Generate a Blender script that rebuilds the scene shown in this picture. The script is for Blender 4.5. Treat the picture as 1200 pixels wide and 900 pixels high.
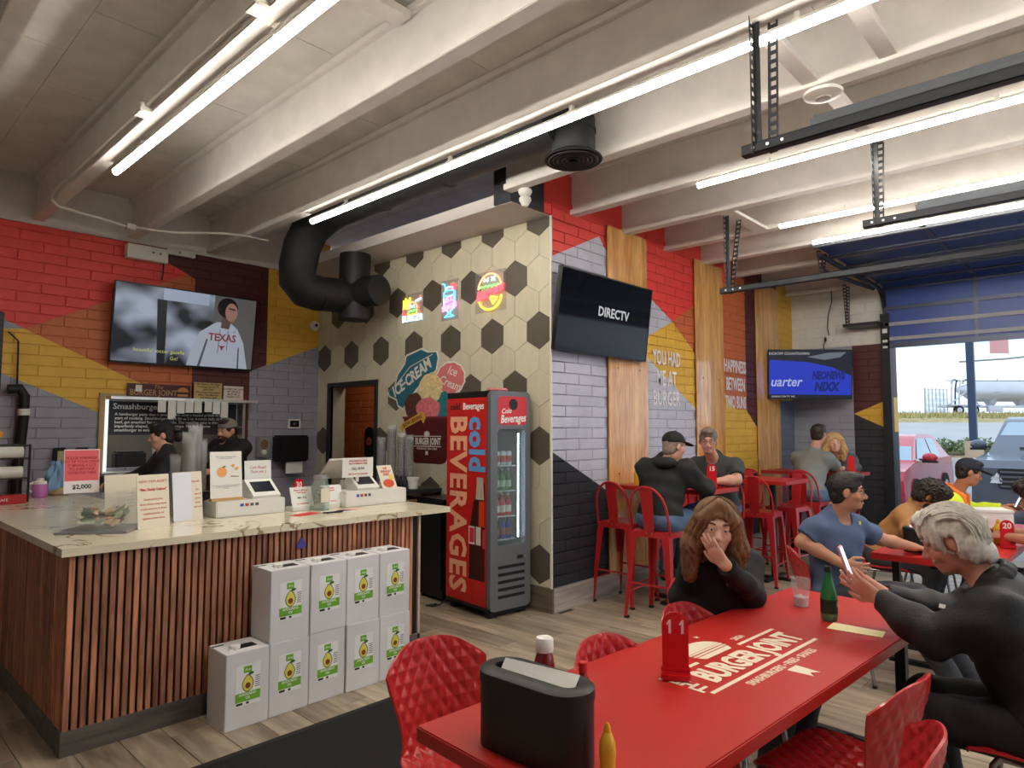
import bpy, bmesh, math, random
import numpy as np
from mathutils import Vector, Matrix, Euler

for o in list(bpy.data.objects): bpy.data.objects.remove(o, do_unlink=True)
SC = bpy.context.scene
COL = SC.collection
random.seed(7)
PI = math.pi
R = math.radians

# ------------------------------------------------------------------ camera
YAW, PITCH, ROLL, FPX = R(43.16), R(3.865), R(0.106), 781.3
CAMPOS = Vector((0, 0, 1.6))
fw = Vector((math.cos(YAW) * math.cos(PITCH), math.sin(YAW) * math.cos(PITCH), math.sin(PITCH)))
rt = Vector((math.sin(YAW), -math.cos(YAW), 0))
up = rt.cross(fw)
rt, up = rt * math.cos(ROLL) + up * math.sin(ROLL), -rt * math.sin(ROLL) + up * math.cos(ROLL)
cam_data = bpy.data.cameras.new('camera')
cam = bpy.data.objects.new('camera', cam_data)
COL.objects.link(cam)
cam.matrix_world = Matrix((
    (rt.x, up.x, -fw.x, CAMPOS.x), (rt.y, up.y, -fw.y, CAMPOS.y), (rt.z, up.z, -fw.z, CAMPOS.z), (0, 0, 0, 1)))
cam_data.sensor_width = 36.0
cam_data.sensor_fit = 'HORIZONTAL'
cam_data.lens = FPX / 1200 * 36.0
cam_data.clip_start = 0.05
cam_data.clip_end = 500
SC.camera = cam

# ------------------------------------------------------------------ exposure
SC.view_settings.view_transform = 'Standard'
SC.view_settings.look = 'None'
SC.view_settings.gamma = 1.0
SC.view_settings.use_curve_mapping = False
SC.view_settings.exposure = 0.80
LED_POWER = 27.0
SKY_POWER = 1.15

# ------------------------------------------------------------------ overcast sky
W = bpy.data.worlds.new('world')
SC.world = W
W.use_nodes = True
nt = W.node_tree
nt.nodes.clear()
o_ = nt.nodes.new('ShaderNodeOutputWorld')
b_ = nt.nodes.new('ShaderNodeBackground')
tc = nt.nodes.new('ShaderNodeTexCoord')
mp = nt.nodes.new('ShaderNodeMapping')
mp.inputs['Scale'].default_value = (1.2, 1.2, 5.0)
nz = nt.nodes.new('ShaderNodeTexNoise')
nz.inputs['Scale'].default_value = 2.2
nz.inputs['Detail'].default_value = 5
rp = nt.nodes.new('ShaderNodeValToRGB')
rp.color_ramp.elements[0].position = 0.38
rp.color_ramp.elements[0].color = (0.42, 0.57, 0.74, 1)
rp.color_ramp.elements[1].position = 0.58
rp.color_ramp.elements[1].color = (0.66, 0.76, 0.86, 1)
nt.links.new(tc.outputs['Generated'], mp.inputs['Vector'])
nt.links.new(mp.outputs['Vector'], nz.inputs['Vector'])
nt.links.new(nz.outputs['Fac'], rp.inputs['Fac'])
nt.links.new(rp.outputs['Color'], b_.inputs['Color'])
b_.inputs['Strength'].default_value = SKY_POWER
nt.links.new(b_.outputs['Background'], o_.inputs['Surface'])

def portal(name, loc, rot, sx, sy):
    l = bpy.data.lights.new(name, 'AREA')
    l.shape = 'RECTANGLE'; l.size = sx; l.size_y = sy
    l.cycles.is_portal = True
    o = bpy.data.objects.new(name, l)
    o.location = loc; o.rotation_euler = rot
    COL.objects.link(o)
# daylight comes in through the roll-up door openings (portals only guide sampling)
portal('daylight_portal_east', (10.25, 0.4, 1.35), (0, R(90), 0), 2.7, 4.1)
portal('daylight_portal_south', (5.9, -3.0, 1.45), (R(90), 0, 0), 6.6, 2.9)

# ------------------------------------------------------------------ materials
def lin(c):
    c = c / 255.0
    return c / 12.92 if c <= 0.04045 else ((c + 0.055) / 1.055) ** 2.4
def rgb(r, g, b): return (lin(r), lin(g), lin(b), 1.0)
MATS = {}
def mat(name, col, rough=0.5, metal=0.0, var=0.0, vscale=6.0, bump=0.0, bscale=60.0, emit=0.0, coat=0.0,
        trans=0.0, alpha=1.0, stretch=(1, 1, 1), spec=0.5, ior=1.45, emitcol=None, sheen=0.0, objvar=0.0):
    """plain procedural material: colour with optional noise variation and fine bump"""
    if name in MATS: return MATS[name]
    m = bpy.data.materials.new(name)
    m.use_nodes = True
    nt = m.node_tree
    p = nt.nodes['Principled BSDF']
    c = rgb(*col)
    p.inputs['Base Color'].default_value = c
    p.inputs['Roughness'].default_value = rough
    p.inputs['Metallic'].default_value = metal
    p.inputs['Specular IOR Level'].default_value = spec
    p.inputs['IOR'].default_value = ior
    p.inputs['Coat Weight'].default_value = coat
    p.inputs['Transmission Weight'].default_value = trans
    p.inputs['Alpha'].default_value = alpha
    if sheen: p.inputs['Sheen Weight'].default_value = sheen
    if emit:
        p.inputs['Emission Color'].default_value = rgb(*(emitcol or col))
        p.inputs['Emission Strength'].default_value = emit
    tcn = None
    if var or bump or objvar:
        tcn = nt.nodes.new('ShaderNodeTexCoord')
        mpn = nt.nodes.new('ShaderNodeMapping')
        mpn.inputs['Scale'].default_value = stretch
        nt.links.new(tcn.outputs['Object'], mpn.inputs['Vector'])
        if objvar:
            oi = nt.nodes.new('ShaderNodeObjectInfo')
            vm = nt.nodes.new('ShaderNodeVectorMath'); vm.operation = 'SCALE'
            vm.inputs[0].default_value = (17.3, 9.1, 5.7)
            nt.links.new(oi.outputs['Random'], vm.inputs['Scale'])
            nt.links.new(vm.outputs['Vector'], mpn.inputs['Location'])
    last = None
    if var:
        n = nt.nodes.new('ShaderNodeTexNoise')
        n.inputs['Scale'].default_value = vscale
        n.inputs['Detail'].default_value = 6
        nt.links.new(mpn.outputs['Vector'], n.inputs['Vector'])
        r = nt.nodes.new('ShaderNodeValToRGB')
        lo = tuple(max(0, x * (1 - var)) for x in c[:3]) + (1,)
        hi = tuple(min(1, x * (1 + var)) for x in c[:3]) + (1,)
        r.color_ramp.elements[0].position = 0.3; r.color_ramp.elements[0].color = lo
        r.color_ramp.elements[1].position = 0.7; r.color_ramp.elements[1].color = hi
        nt.links.new(n.outputs['Fac'], r.inputs['Fac'])
        last = r.outputs['Color']
    if objvar:
        h = nt.nodes.new('ShaderNodeHueSaturation')
        if last: nt.links.new(last, h.inputs['Color'])
        else: h.inputs['Color'].default_value = c
        mr = nt.nodes.new('ShaderNodeMapRange')
        mr.inputs['To Min'].default_value = 1 - objvar; mr.inputs['To Max'].default_value = 1 + objvar
        nt.links.new(oi.outputs['Random'], mr.inputs['Value'])
        nt.links.new(mr.outputs['Result'], h.inputs['Value'])
        last = h.outputs['Color']
    if last: nt.links.new(last, p.inputs['Base Color'])
    if bump:
        n = nt.nodes.new('ShaderNodeTexNoise')
        n.inputs['Scale'].default_value = bscale
        n.inputs['Detail'].default_value = 4
        nt.links.new(mpn.outputs['Vector'], n.inputs['Vector'])
        b = nt.nodes.new('ShaderNodeBump')
        b.inputs['Strength'].default_value = bump
        b.inputs['Distance'].default_value = 0.01
        nt.links.new(n.outputs['Fac'], b.inputs['Height'])
        nt.links.new(b.outputs['Normal'], p.inputs['Normal'])
    MATS[name] = m
    return m

def mural(name, sax, base, polys, rough=0.55, bump=0.25):
    """painted masonry: convex polygons of paint given in wall coordinates (s along the wall, z up)"""
    m = bpy.data.materials.new(name); m.use_nodes = True
    nt = m.node_tree; p = nt.nodes['Principled BSDF']
    p.inputs['Roughness'].default_value = rough
    g = nt.nodes.new('ShaderNodeNewGeometry')
    cur = None
    for col, pts in polys:
        cx = sum(q[0] for q in pts) / len(pts); cz = sum(q[1] for q in pts) / len(pts)
        mask = None
        for i in range(len(pts)):
            (x0, z0), (x1, z1) = pts[i], pts[(i + 1) % len(pts)]
            a, b = z1 - z0, -(x1 - x0)
            c = a * x0 + b * z0
            if a * cx + b * cz < c: a, b, c = -a, -b, -c
            d = nt.nodes.new('ShaderNodeVectorMath'); d.operation = 'DOT_PRODUCT'
            v = [0, 0, b]; v[sax] = a
            d.inputs[1].default_value = v
            nt.links.new(g.outputs['Position'], d.inputs[0])
            t = nt.nodes.new('ShaderNodeMath'); t.operation = 'GREATER_THAN'
            t.inputs[1].default_value = c
            nt.links.new(d.outputs['Value'], t.inputs[0])
            if mask is None: mask = t.outputs[0]
            else:
                q = nt.nodes.new('ShaderNodeMath'); q.operation = 'MULTIPLY'
                nt.links.new(mask, q.inputs[0]); nt.links.new(t.outputs[0], q.inputs[1])
                mask = q.outputs[0]
        mx = nt.nodes.new('ShaderNodeMix'); mx.data_type = 'RGBA'
        nt.links.new(mask, mx.inputs['Factor'])
        if cur is None: mx.inputs[6].default_value = rgb(*base)
        else: nt.links.new(cur, mx.inputs[6])
        mx.inputs[7].default_value = rgb(*col)
        cur = mx.outputs[2]
    n = nt.nodes.new('ShaderNodeTexNoise'); n.inputs['Scale'].default_value = 9; n.inputs['Detail'].default_value = 6
    nt.links.new(g.outputs['Position'], n.inputs['Vector'])
    mr = nt.nodes.new('ShaderNodeMapRange'); mr.inputs['To Min'].default_value = 0.86; mr.inputs['To Max'].default_value = 1.12
    nt.links.new(n.outputs['Fac'], mr.inputs['Value'])
    h = nt.nodes.new('ShaderNodeHueSaturation')
    nt.links.new(cur, h.inputs['Color']); nt.links.new(mr.outputs['Result'], h.inputs['Value'])
    nt.links.new(h.outputs['Color'], p.inputs['Base Color'])
    n2 = nt.nodes.new('ShaderNodeTexNoise'); n2.inputs['Scale'].default_value = 45; n2.inputs['Detail'].default_value = 5
    nt.links.new(g.outputs['Position'], n2.inputs['Vector'])
    b = nt.nodes.new('ShaderNodeBump'); b.inputs['Strength'].default_value = bump; b.inputs['Distance'].default_value = 0.008
    nt.links.new(n2.outputs['Fac'], b.inputs['Height']); nt.links.new(b.outputs['Normal'], p.inputs['Normal'])
    return m

def woodmat(name, dark, light, axis='z', scale=3.0, rough=0.45, ring=14.0, bump=0.15, objvar=0.12, coat=0.0):
    """wood grain running along one object axis, shifted and toned per object"""
    if name in MATS: return MATS[name]
    m = bpy.data.materials.new(name); m.use_nodes = True
    nt = m.node_tree; p = nt.nodes['Principled BSDF']
    p.inputs['Roughness'].default_value = rough
    p.inputs['Coat Weight'].default_value = coat
    t = nt.nodes.new('ShaderNodeTexCoord'); mp = nt.nodes.new('ShaderNodeMapping')
    s = {'x': (0.12, 1, 1), 'y': (1, 0.12, 1), 'z': (1, 1, 0.12)}[axis]
    mp.inputs['Scale'].default_value = s
    oi = nt.nodes.new('ShaderNodeObjectInfo')
    vm = nt.nodes.new('ShaderNodeVectorMath'); vm.operation = 'SCALE'; vm.inputs[0].default_value = (31, 17, 23)
    nt.links.new(oi.outputs['Random'], vm.inputs['Scale'])
    nt.links.new(vm.outputs['Vector'], mp.inputs['Location'])
    nt.links.new(t.outputs['Object'], mp.inputs['Vector'])
    n = nt.nodes.new('ShaderNodeTexNoise'); n.inputs['Scale'].default_value = scale * ring
    n.inputs['Detail'].default_value = 8; n.inputs['Distortion'].default_value = 0.6
    nt.links.new(mp.outputs['Vector'], n.inputs['Vector'])
    n2 = nt.nodes.new('ShaderNodeTexNoise'); n2.inputs['Scale'].default_value = scale * 2.2; n2.inputs['Detail'].default_value = 3
    nt.links.new(mp.outputs['Vector'], n2.inputs['Vector'])
    ad = nt.nodes.new('ShaderNodeMath'); ad.operation = 'MULTIPLY_ADD'; ad.inputs[1].default_value = 0.5
    nt.links.new(n2.outputs['Fac'], ad.inputs[0]); 
    ml = nt.nodes.new('ShaderNodeMath'); ml.operation = 'MULTIPLY'; ml.inputs[1].default_value = 0.5
    nt.links.new(n.outputs['Fac'], ml.inputs[0]); nt.links.new(ml.outputs[0], ad.inputs[2])
    r = nt.nodes.new('ShaderNodeValToRGB')
    r.color_ramp.elements[0].position = 0.36; r.color_ramp.elements[0].color = rgb(*dark)
    r.color_ramp.elements[1].position = 0.62; r.color_ramp.elements[1].color = rgb(*light)
    nt.links.new(ad.outputs[0], r.inputs['Fac'])
    h = nt.nodes.new('ShaderNodeHueSaturation'); mr = nt.nodes.new('ShaderNodeMapRange')
    mr.inputs['To Min'].default_value = 1 - objvar; mr.inputs['To Max'].default_value = 1 + objvar
    nt.links.new(oi.outputs['Random'], mr.inputs['Value']); nt.links.new(mr.outputs['Result'], h.inputs['Value'])
    nt.links.new(r.outputs['Color'], h.inputs['Color']); nt.links.new(h.outputs['Color'], p.inputs['Base Color'])
    b = nt.nodes.new('ShaderNodeBump'); b.inputs['Strength'].default_value = bump; b.inputs['Distance'].default_value = 0.004
    nt.links.new(n.outputs['Fac'], b.inputs['Height']); nt.links.new(b.outputs['Normal'], p.inputs['Normal'])
    MATS[name] = m
    return m

def glassmat(name, col=(235, 245, 245), alpha=0.12, rough=0.05):
    """thin glazing: mostly see-through with a glossy face"""
    if name in MATS: return MATS[name]
    m = bpy.data.materials.new(name); m.use_nodes = True
    nt = m.node_tree; nt.nodes.remove(nt.nodes['Principled BSDF'])
    out = nt.nodes['Material Output']
    t = nt.nodes.new('ShaderNodeBsdfTransparent'); g = nt.nodes.new('ShaderNodeBsdfPrincipled')
    t.inputs['Color'].default_value = rgb(*col)
    g.inputs['Base Color'].default_value = rgb(*col); g.inputs['Roughness'].default_value = rough
    mx = nt.nodes.new('ShaderNodeMixShader'); mx.inputs['Fac'].default_value = alpha
    nt.links.new(t.outputs[0], mx.inputs[1]); nt.links.new(g.outputs[0], mx.inputs[2])
    nt.links.new(mx.outputs[0], out.inputs['Surface'])
    MATS[name] = m
    return m

# ------------------------------------------------------------------ mesh building
class MB:
    def __init__(s): s.v = []; s.f = []; s.mi = []; s.M = Matrix.Identity(4); s.cur = 0
    def at(s, loc=(0, 0, 0), rot=(0, 0, 0), sc=(1, 1, 1)):
        s.M = Matrix.LocRotScale(Vector(loc), Euler(rot), Vector(sc)); return s
    def mat(s, i): s.cur = i; return s
    def add(s, vs, fs):
        n = len(s.v)
        s.v += [tuple(s.M @ Vector(v)) for v in vs]
        s.f += [tuple(i + n for i in f) for f in fs]
        s.mi += [s.cur] * len(fs)
        return s
    def box(s, x0, x1, y0, y1, z0, z1, b=0.0):
        if b <= 0:
            vs = [(x, y, z) for z in (z0, z1) for y in (y0, y1) for x in (x0, x1)]
            return s.add(vs, [(0, 2, 3, 1), (4, 5, 7, 6), (0, 1, 5, 4), (2, 6, 7, 3), (0, 4, 6, 2), (1, 3, 7, 5)])
        bm = bmesh.new(); bmesh.ops.create_cube(bm, size=1.0)
        for v in bm.verts:
            v.co = Vector(((x0 + x1) / 2 + v.co.x * (x1 - x0), (y0 + y1) / 2 + v.co.y * (y1 - y0), (z0 + z1) / 2 + v.co.z * (z1 - z0)))
        bmesh.ops.bevel(bm, geom=list(bm.edges), offset=b, segments=2, affect='EDGES')
        bm.verts.index_update()
        r = s.add([v.co[:] for v in bm.verts], [[v.index for v in f.verts] for f in bm.faces])
        bm.free(); return r
    def tube(s, pts, r, n=10, cap=True, closed=False):
        pts = [Vector(p) for p in pts]; k = len(pts)
        rs = r if isinstance(r, (list, tuple)) else [r] * k
        vs = []; fs = []; prev = None
        for i, p in enumerate(pts):
            a = pts[(i - 1) % k] if (i > 0 or closed) else p
            b = pts[(i + 1) % k] if (i < k - 1 or closed) else p
            d = (b - a).normalized()
            if prev is None:
                q = Vector((0, 0, 1)) if abs(d.z) < 0.9 else Vector((1, 0, 0))
                u = d.cross(q).normalized()
            else:
                u = (prev - d * prev.dot(d)).normalized()
            prev = u; w = d.cross(u)
            for j in range(n):
                t = 2 * PI * j / n
                vs.append(p + (u * math.cos(t) + w * math.sin(t)) * rs[i])
        m = k if closed else k - 1
        for i in range(m):
            for j in range(n):
                a = i * n + j; b = i * n + (j + 1) % n; i2 = (i + 1) % k
                fs.append((a, b, i2 * n + (j + 1) % n, i2 * n + j))
        if cap and not closed:
            fs.append(tuple(range(n - 1, -1, -1))); fs.append(tuple((k - 1) * n + j for j in range(n)))
        return s.add(vs, fs)
    def cyl(s, c, r, h, n=20, r2=None): return s.tube([c, (c[0], c[1], c[2] + h)], [r, r if r2 is None else r2], n)
    def lathe(s, prof, n=24, c=(0, 0, 0), cap=True):
        vs = []; fs = []
        for (r, z) in prof:
            for j in range(n):
                t = 2 * PI * j / n
                vs.append((c[0] + r * math.cos(t), c[1] + r * math.sin(t), c[2] + z))
        for i in range(len(prof) - 1):
            for j in range(n):
                fs.append((i * n + j, i * n + (j + 1) % n, (i + 1) * n + (j + 1) % n, (i + 1) * n + j))
        if cap:
            fs.append(tuple(range(n - 1, -1, -1))); k = (len(prof) - 1) * n
            fs.append(tuple(k + j for j in range(n)))
        return s.add(vs, fs)
    def prism(s, poly, d0, d1, axis='z'):
        """polygon in the plane across axis, extruded d0..d1 ; z:(x,y) y:(x,z) x:(y,z)"""
        def P(q, d):
            return (q[0], q[1], d) if axis == 'z' else ((q[0], d, q[1]) if axis == 'y' else (d, q[0], q[1]))
        n = len(poly)
        vs = [P(q, d0) for q in poly] + [P(q, d1) for q in poly]
        fs = [tuple(range(n)), tuple(range(2 * n - 1, n - 1, -1))]
        for i in range(n): fs.append((i, i + n, (i + 1) % n + n, (i + 1) % n))
        return s.add(vs, fs)
    def ell(s, c, r, nu=16, nv=10, bot=-1.0, top=1.0):
        if not isinstance(r, (tuple, list)): r = (r, r, r)
        prof = []
        a0, a1 = math.asin(bot), math.asin(top)
        vs = []; fs = []
        for i in range(nv + 1):
            a = a0 + (a1 - a0) * i / nv
            for j in range(nu):
                t = 2 * PI * j / nu
                vs.append((c[0] + r[0] * math.cos(a) * math.cos(t), c[1] + r[1] * math.cos(a) * math.sin(t), c[2] + r[2] * math.sin(a)))
        for i in range(nv):
            for j in range(nu):
                fs.append((i * nu + j, i * nu + (j + 1) % nu, (i + 1) * nu + (j + 1) % nu, (i + 1) * nu + j))
        fs.append(tuple(range(nu - 1, -1, -1))); fs.append(tuple(nv * nu + j for j in range(nu)))
        return s.add(vs, fs)
    def mesh(s, name, mats, smooth=False, angle=40):
        me = bpy.data.meshes.new(name)
        me.from_pydata(s.v, [], s.f)
        if not isinstance(mats, (list, tuple)): mats = [mats]
        for m in mats: me.materials.append(m)
        if len(mats) > 1: me.polygons.foreach_set('material_index', s.mi)
        me.validate()
        bm = bmesh.new(); bm.from_mesh(me); bmesh.ops.recalc_face_normals(bm, faces=bm.faces)
        bm.to_mesh(me); bm.free()
        if smooth:
            me.polygons.foreach_set('use_smooth', [True] * len(me.polygons))
            me.set_sharp_from_angle(angle=R(angle))
        me.update()
        return me
    def build(s, name, mats, parent=None, smooth=False, loc=(0, 0, 0), rot=(0, 0, 0), angle=40):
        return place(name, s.mesh(name, mats, smooth, angle), parent, loc, rot)

def place(name, me, parent=None, loc=(0, 0, 0), rot=(0, 0, 0)):
    o = bpy.data.objects.new(name, me)
    COL.objects.link(o)
    o.location = loc; o.rotation_euler = rot
    if parent: o.parent = parent
    return o
def tag(o, label, cat, group=None):
    o['label'] = label; o['category'] = cat
    if group: o['group'] = group
    return o
def thing(name, label, cat, loc=(0, 0, 0), rz=0.0, group=None):
    o = bpy.data.objects.new(name, None)
    COL.objects.link(o)
    o.location = loc; o.rotation_euler = (0, 0, rz)
    o.empty_display_size = 0.1
    return tag(o, label, cat, group)
def struct(o): o['kind'] = 'structure'; return o
def stuff(o): o['kind'] = 'stuff'; return o
def dup(root, loc=None, rz=None, label=None, group=None):
    r = root.copy(); COL.objects.link(r)
    if loc is not None: r.location = loc
    if rz is not None: r.rotation_euler = (0, 0, rz)
    if label: r['label'] = label
    if group: r['group'] = group
    for ch in [c for c in KIDS.get(root.name, root.children)]:
        c = ch.copy(); COL.objects.link(c); c.parent = r
        for g in list(ch.children):
            d = g.copy(); COL.objects.link(d); d.parent = c
    return r
KIDS = {}
def text(name, s, size, m, parent=None, M=None, ext=0.001, sx=1.0, bold=0.0, align='CENTER', shear=0.0, space=1.0, line=1.0):
    """flat lettering from the built-in font, as a mesh. M places it: local x = reading direction, y = up, z = towards the reader"""
    cu = bpy.data.curves.new('lettering', 'FONT')
    cu.body = s; cu.size = size; cu.extrude = ext; cu.offset = bold; cu.shear = shear
    cu.align_x = align; cu.align_y = 'CENTER'; cu.space_character = space; cu.space_line = line
    cu.resolution_u = 2
    t = bpy.data.objects.new('lettering', cu); COL.objects.link(t)
    bpy.context.view_layer.update()
    dg = bpy.context.evaluated_depsgraph_get()
    me = bpy.data.meshes.new_from_object(t.evaluated_get(dg))
    bpy.data.objects.remove(t, do_unlink=True); bpy.data.curves.remove(cu)
    me.name = name
    me.transform(Matrix.Diagonal((sx, 1, 1, 1)))
    if M is not None: me.transform(M)
    me.materials.clear(); me.materials.append(m)
    return place(name, me, parent)
def frame(o, x, y):
    """matrix from a flat local frame (x right, y up) to 3-D"""
    x = Vector(x).normalized(); y = Vector(y).normalized(); z = x.cross(y)
    return Matrix(((x.x, y.x, z.x, o[0]), (x.y, y.y, z.y, o[1]), (x.z, y.z, z.z, o[2]), (0, 0, 0, 1)))
def clip(poly, a, b, c):
    """keep the part of polygon with a*x+b*y<=c"""
    out = []
    for i in range(len(poly)):
        p, q = poly[i], poly[(i + 1) % len(poly)]
        dp, dq = a * p[0] + b * p[1] - c, a * q[0] + b * q[1] - c
        if dp <= 0: out.append(p)
        if dp * dq < 0:
            t = dp / (dp - dq); out.append((p[0] + (q[0] - p[0]) * t, p[1] + (q[1] - p[1]) * t))
    return out
# ================================================================== room shell
YB, YP, XH, XE = 7.71, 3.80, 4.563, 10.29
ZT = 4.02                                   # underside of the roof deck
cam_inv = cam.matrix_world.inverted()
def in_view(p, m=0.12):
    q = cam_inv @ Vector(p)
    if q.z > -0.2: return False
    u, v = q.x / -q.z * FPX / 600, q.y / -q.z * FPX / 450
    return abs(u) < 1 + m and abs(v) < 1 + m

# ---------------- floor: wood-look planks with grout joints
grout = mat('floor_grout', (78, 70, 62), 0.9)
floor = struct(MB().box(-3, 10.29, -3, 7.71, -0.12, -0.006).build('floor', grout))
plank_m = woodmat('floor_plank_wood', (112, 98, 82), (182, 166, 144), 'y', 2.0, 0.42, 9.0, 0.12, 0.16)
PW, PLn = 0.2, 1.2
planks = []
for i in range(int(13.3 / PW) + 1):
    x0 = -3 + i * PW
    off = (i * 0.437) % 1.0 * PLn
    j = -1
    while True:
        y0 = -3 + j * PLn + off
        j += 1
        if y0 > 7.7: break
        a, b = max(y0, -3), min(y0 + PLn, 7.70)
        x1 = min(x0 + PW, 10.28)
        if b - a < 0.05 or x1 - x0 < 0.05: continue
        if x0 > XH - 0.1 and a > YP - 0.1: continue
        if x0 > XH - 0.1: b = min(b, YP)
        planks.append((x0, x1, a, b))
vis = [p for p in planks if in_view(((p[0] + p[1]) / 2, (p[2] + p[3]) / 2, 0), 0.35)]
vis.sort(key=lambda p: math.hypot((p[0] + p[1]) / 2, (p[2] + p[3]) / 2))
vis = vis[:300]; vs_ = set(vis)
pm = {}
def plank_mesh(dx, dy):
    k = (round(dx, 3), round(dy, 3))
    if k not in pm:
        g, c = 0.0015, 0.0022
        m = MB(); a, b = dx / 2 - g, dy / 2 - g
        m.add([(-a, -b, -0.006), (a, -b, -0.006), (a, b, -0.006), (-a, b, -0.006), (-a, -b, -c), (a, -b, -c), (a, b, -c), (-a, b, -c),
               (-a + c, -b + c, 0), (a - c, -b + c, 0), (a - c, b - c, 0), (-a + c, b - c, 0)],
              [(0, 1, 5, 4), (1, 2, 6, 5), (2, 3, 7, 6), (3, 0, 4, 7), (4, 5, 9, 8), (5, 6, 10, 9), (6, 7, 11, 10), (7, 4, 8, 11), (8, 9, 10, 11)])
        pm[k] = m.mesh('plank', plank_m)
    return pm[k]
for p in vis:
    place('plank', plank_mesh(p[1] - p[0], p[3] - p[2]), floor, ((p[0] + p[1]) / 2, (p[2] + p[3]) / 2, 0))
rest = MB()
for p in planks:
    if p not in vs_: rest.box(p[0] + .002, p[1] - .002, p[2] + .002, p[3] - .002, -0.006, 0)
stuff(rest.build('plank_remainder', plank_m, floor))

# ---------------- bricks
def brick_wall(parent, ax, const, face, s0, s1, z0, z1, rh, ln, material, maxn=300, ok=None, seed=1, g=0.0032, d=0.010):
    """lay bricks on a wall plane; ax = axis the wall runs along (0 x, 1 y), face = +-1 outward side on the other axis"""
    rnd = random.Random(seed); L = []
    nr = int(math.ceil((z1 - z0) / rh))
    for r in range(nr):
        za, zb = z0 + r * rh, min(z0 + (r + 1) * rh, z1)
        if zb - za < 0.02: continue
        s = s0 - (ln / 2 if r % 2 else 0) - rnd.random() * 0.02
        while s < s1:
            a, b = max(s, s0), min(s + ln, s1)
            s += ln
            if b - a < 0.03: continue
            if ok and not ok((a + b) / 2, (za + zb) / 2): continue
            L.append((a, b, za, zb))
    def pos(q): return ((q[0] + q[1]) / 2, const, (q[2] + q[3]) / 2) if ax == 0 else (const, (q[0] + q[1]) / 2, (q[2] + q[3]) / 2)
    L.sort(key=lambda q: (not in_view(pos(q), 0.02), (Vector(pos(q)) - CAMPOS).length))
    cache = {}
    def geo(w, h):
        a, b, c = w / 2 - g, h / 2 - g, 0.004
        y0, y1 = 0, d * face
        f2 = (d - 0.0045) * face
        vs = [(-a, y0, -b), (a, y0, -b), (a, y0, b), (-a, y0, b), (-a, f2, -b), (a, f2, -b), (a, f2, b), (-a, f2, b),
              (-a + c, y1, -b + c), (a - c, y1, -b + c), (a - c, y1, b - c), (-a + c, y1, b - c)]
        fs = [(0, 1, 5, 4), (1, 2, 6, 5), (2, 3, 7, 6), (3, 0, 4, 7), (4, 5, 9, 8), (5, 6, 10, 9), (6, 7, 11, 10), (7, 4, 8, 11), (8, 9, 10, 11)]
        if ax == 1: vs = [(v[1], v[0], v[2]) for v in vs]
        return vs, fs
    far = MB()
    for i, q in enumerate(L):
        p = pos(q); dd = rnd.uniform(-0.0018, 0.0018)
        pp = list(p); pp[1 - ax] += dd
        if i < maxn:
            k = (round(q[1] - q[0], 2), round(q[3] - q[2], 2))
            if k not in cache: cache[k] = MB().add(*geo(*k)).mesh('brick', material)
            place('brick', cache[k], parent, pp)
        else:
            far.at(pp).add(*geo(q[1] - q[0], q[3] - q[2]))
    if far.v: stuff(far.build('brick_remainder', material, parent))

RED, ORG, YEL, GRY, MAR = (226, 66, 60), (196, 104, 56), (224, 178, 64), (152, 152, 166), (84, 34, 37)
# ---------------- kitchen (back) wall with the mural
m_back = mural('mural_kitchen_wall', 0, GRY, [
    (YEL, [(0.6, 2.92), (2.98, 1.838), (2.98, 1.375), (0.6, 2.392)]),
    (GRY, [(0.6, 2.95), (1.417, 2.548), (0.6, 2.45)]),
    (RED, [(-3, 4.51), (1.417, 2.548), (2.98, 3.37), (2.98, 4.6)]),
    (ORG, [(1.417, 2.548), (2.98, 3.37), (2.98, 1.838)]),
    (MAR, [(2.975, 2.37), (3.845, 2.37), (3.845, 4.2), (2.975, 4.2)]),
    (MAR, [(2.975, 0), (3.64, 0), (3.64, 2.4), (2.975, 2.4)]),
    (MAR, [(3.63, 2.278), (3.845, 2.37), (3.845, 2.4), (3.63, 2.4)]),
    (MAR, [(2.975, 3.285), (2.975, 4.2), (2.66, 4.2), (2.66, 3.43)]),
    (YEL, [(3.845, 2.365), (5, 2.85), (5, 4.2), (3.845, 4.2)]),
])
mortar_k = m_back
wall_back = struct(MB().box(-3, 2.12, YB, YB + 0.2, 0, ZT).box(3.58, 4.7, YB, YB + 0.2, 0, ZT).box(2.12, 3.58, YB, YB + 0.2, 0, 1.16)
                   .box(2.12, 3.58, YB, YB + 0.2, 1.92, ZT).build('wall_back', m_back))
brick_wall(wall_back, 0, YB, -1, 0.95, 4.563, 1.0, 3.56, 0.1, 0.4, m_back, 300,
           lambda s, z: not (2.12 < s < 3.58 and 1.16 < z < 1.92), seed=3)
kit = mat('kitchen_wall_grey', (92, 90, 88), 0.6)
struct(MB().box(0.5, 4.5, 10.2, 10.3, 0, 2.9).box(0.5, 0.6, YB + 0.2, 10.2, 0, 2.9).box(4.45, 4.55, YB + 0.2, 10.2, 0, 2.9).box(0.5, 4.55, YB + 0.2, 10.3, 2.9, 3.0)
       .box(0.5, 4.55, YB + 0.2, 10.3, -0.1, -0.001).build('wall_kitchen', kit))
white_paint = mat('white_painted_timber', (218, 214, 208), 0.55, var=0.08, vscale=5, bump=0.1, bscale=30)
deck_paint = mat('white_painted_deck', (220, 217, 211), 0.7, var=0.1, vscale=4, bump=0.15, bscale=50)
blk = MB().box(-3, 4.56, YB - 0.03, YB, 3.565, ZT)
struct(blk.build('trim_1', white_paint))

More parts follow.
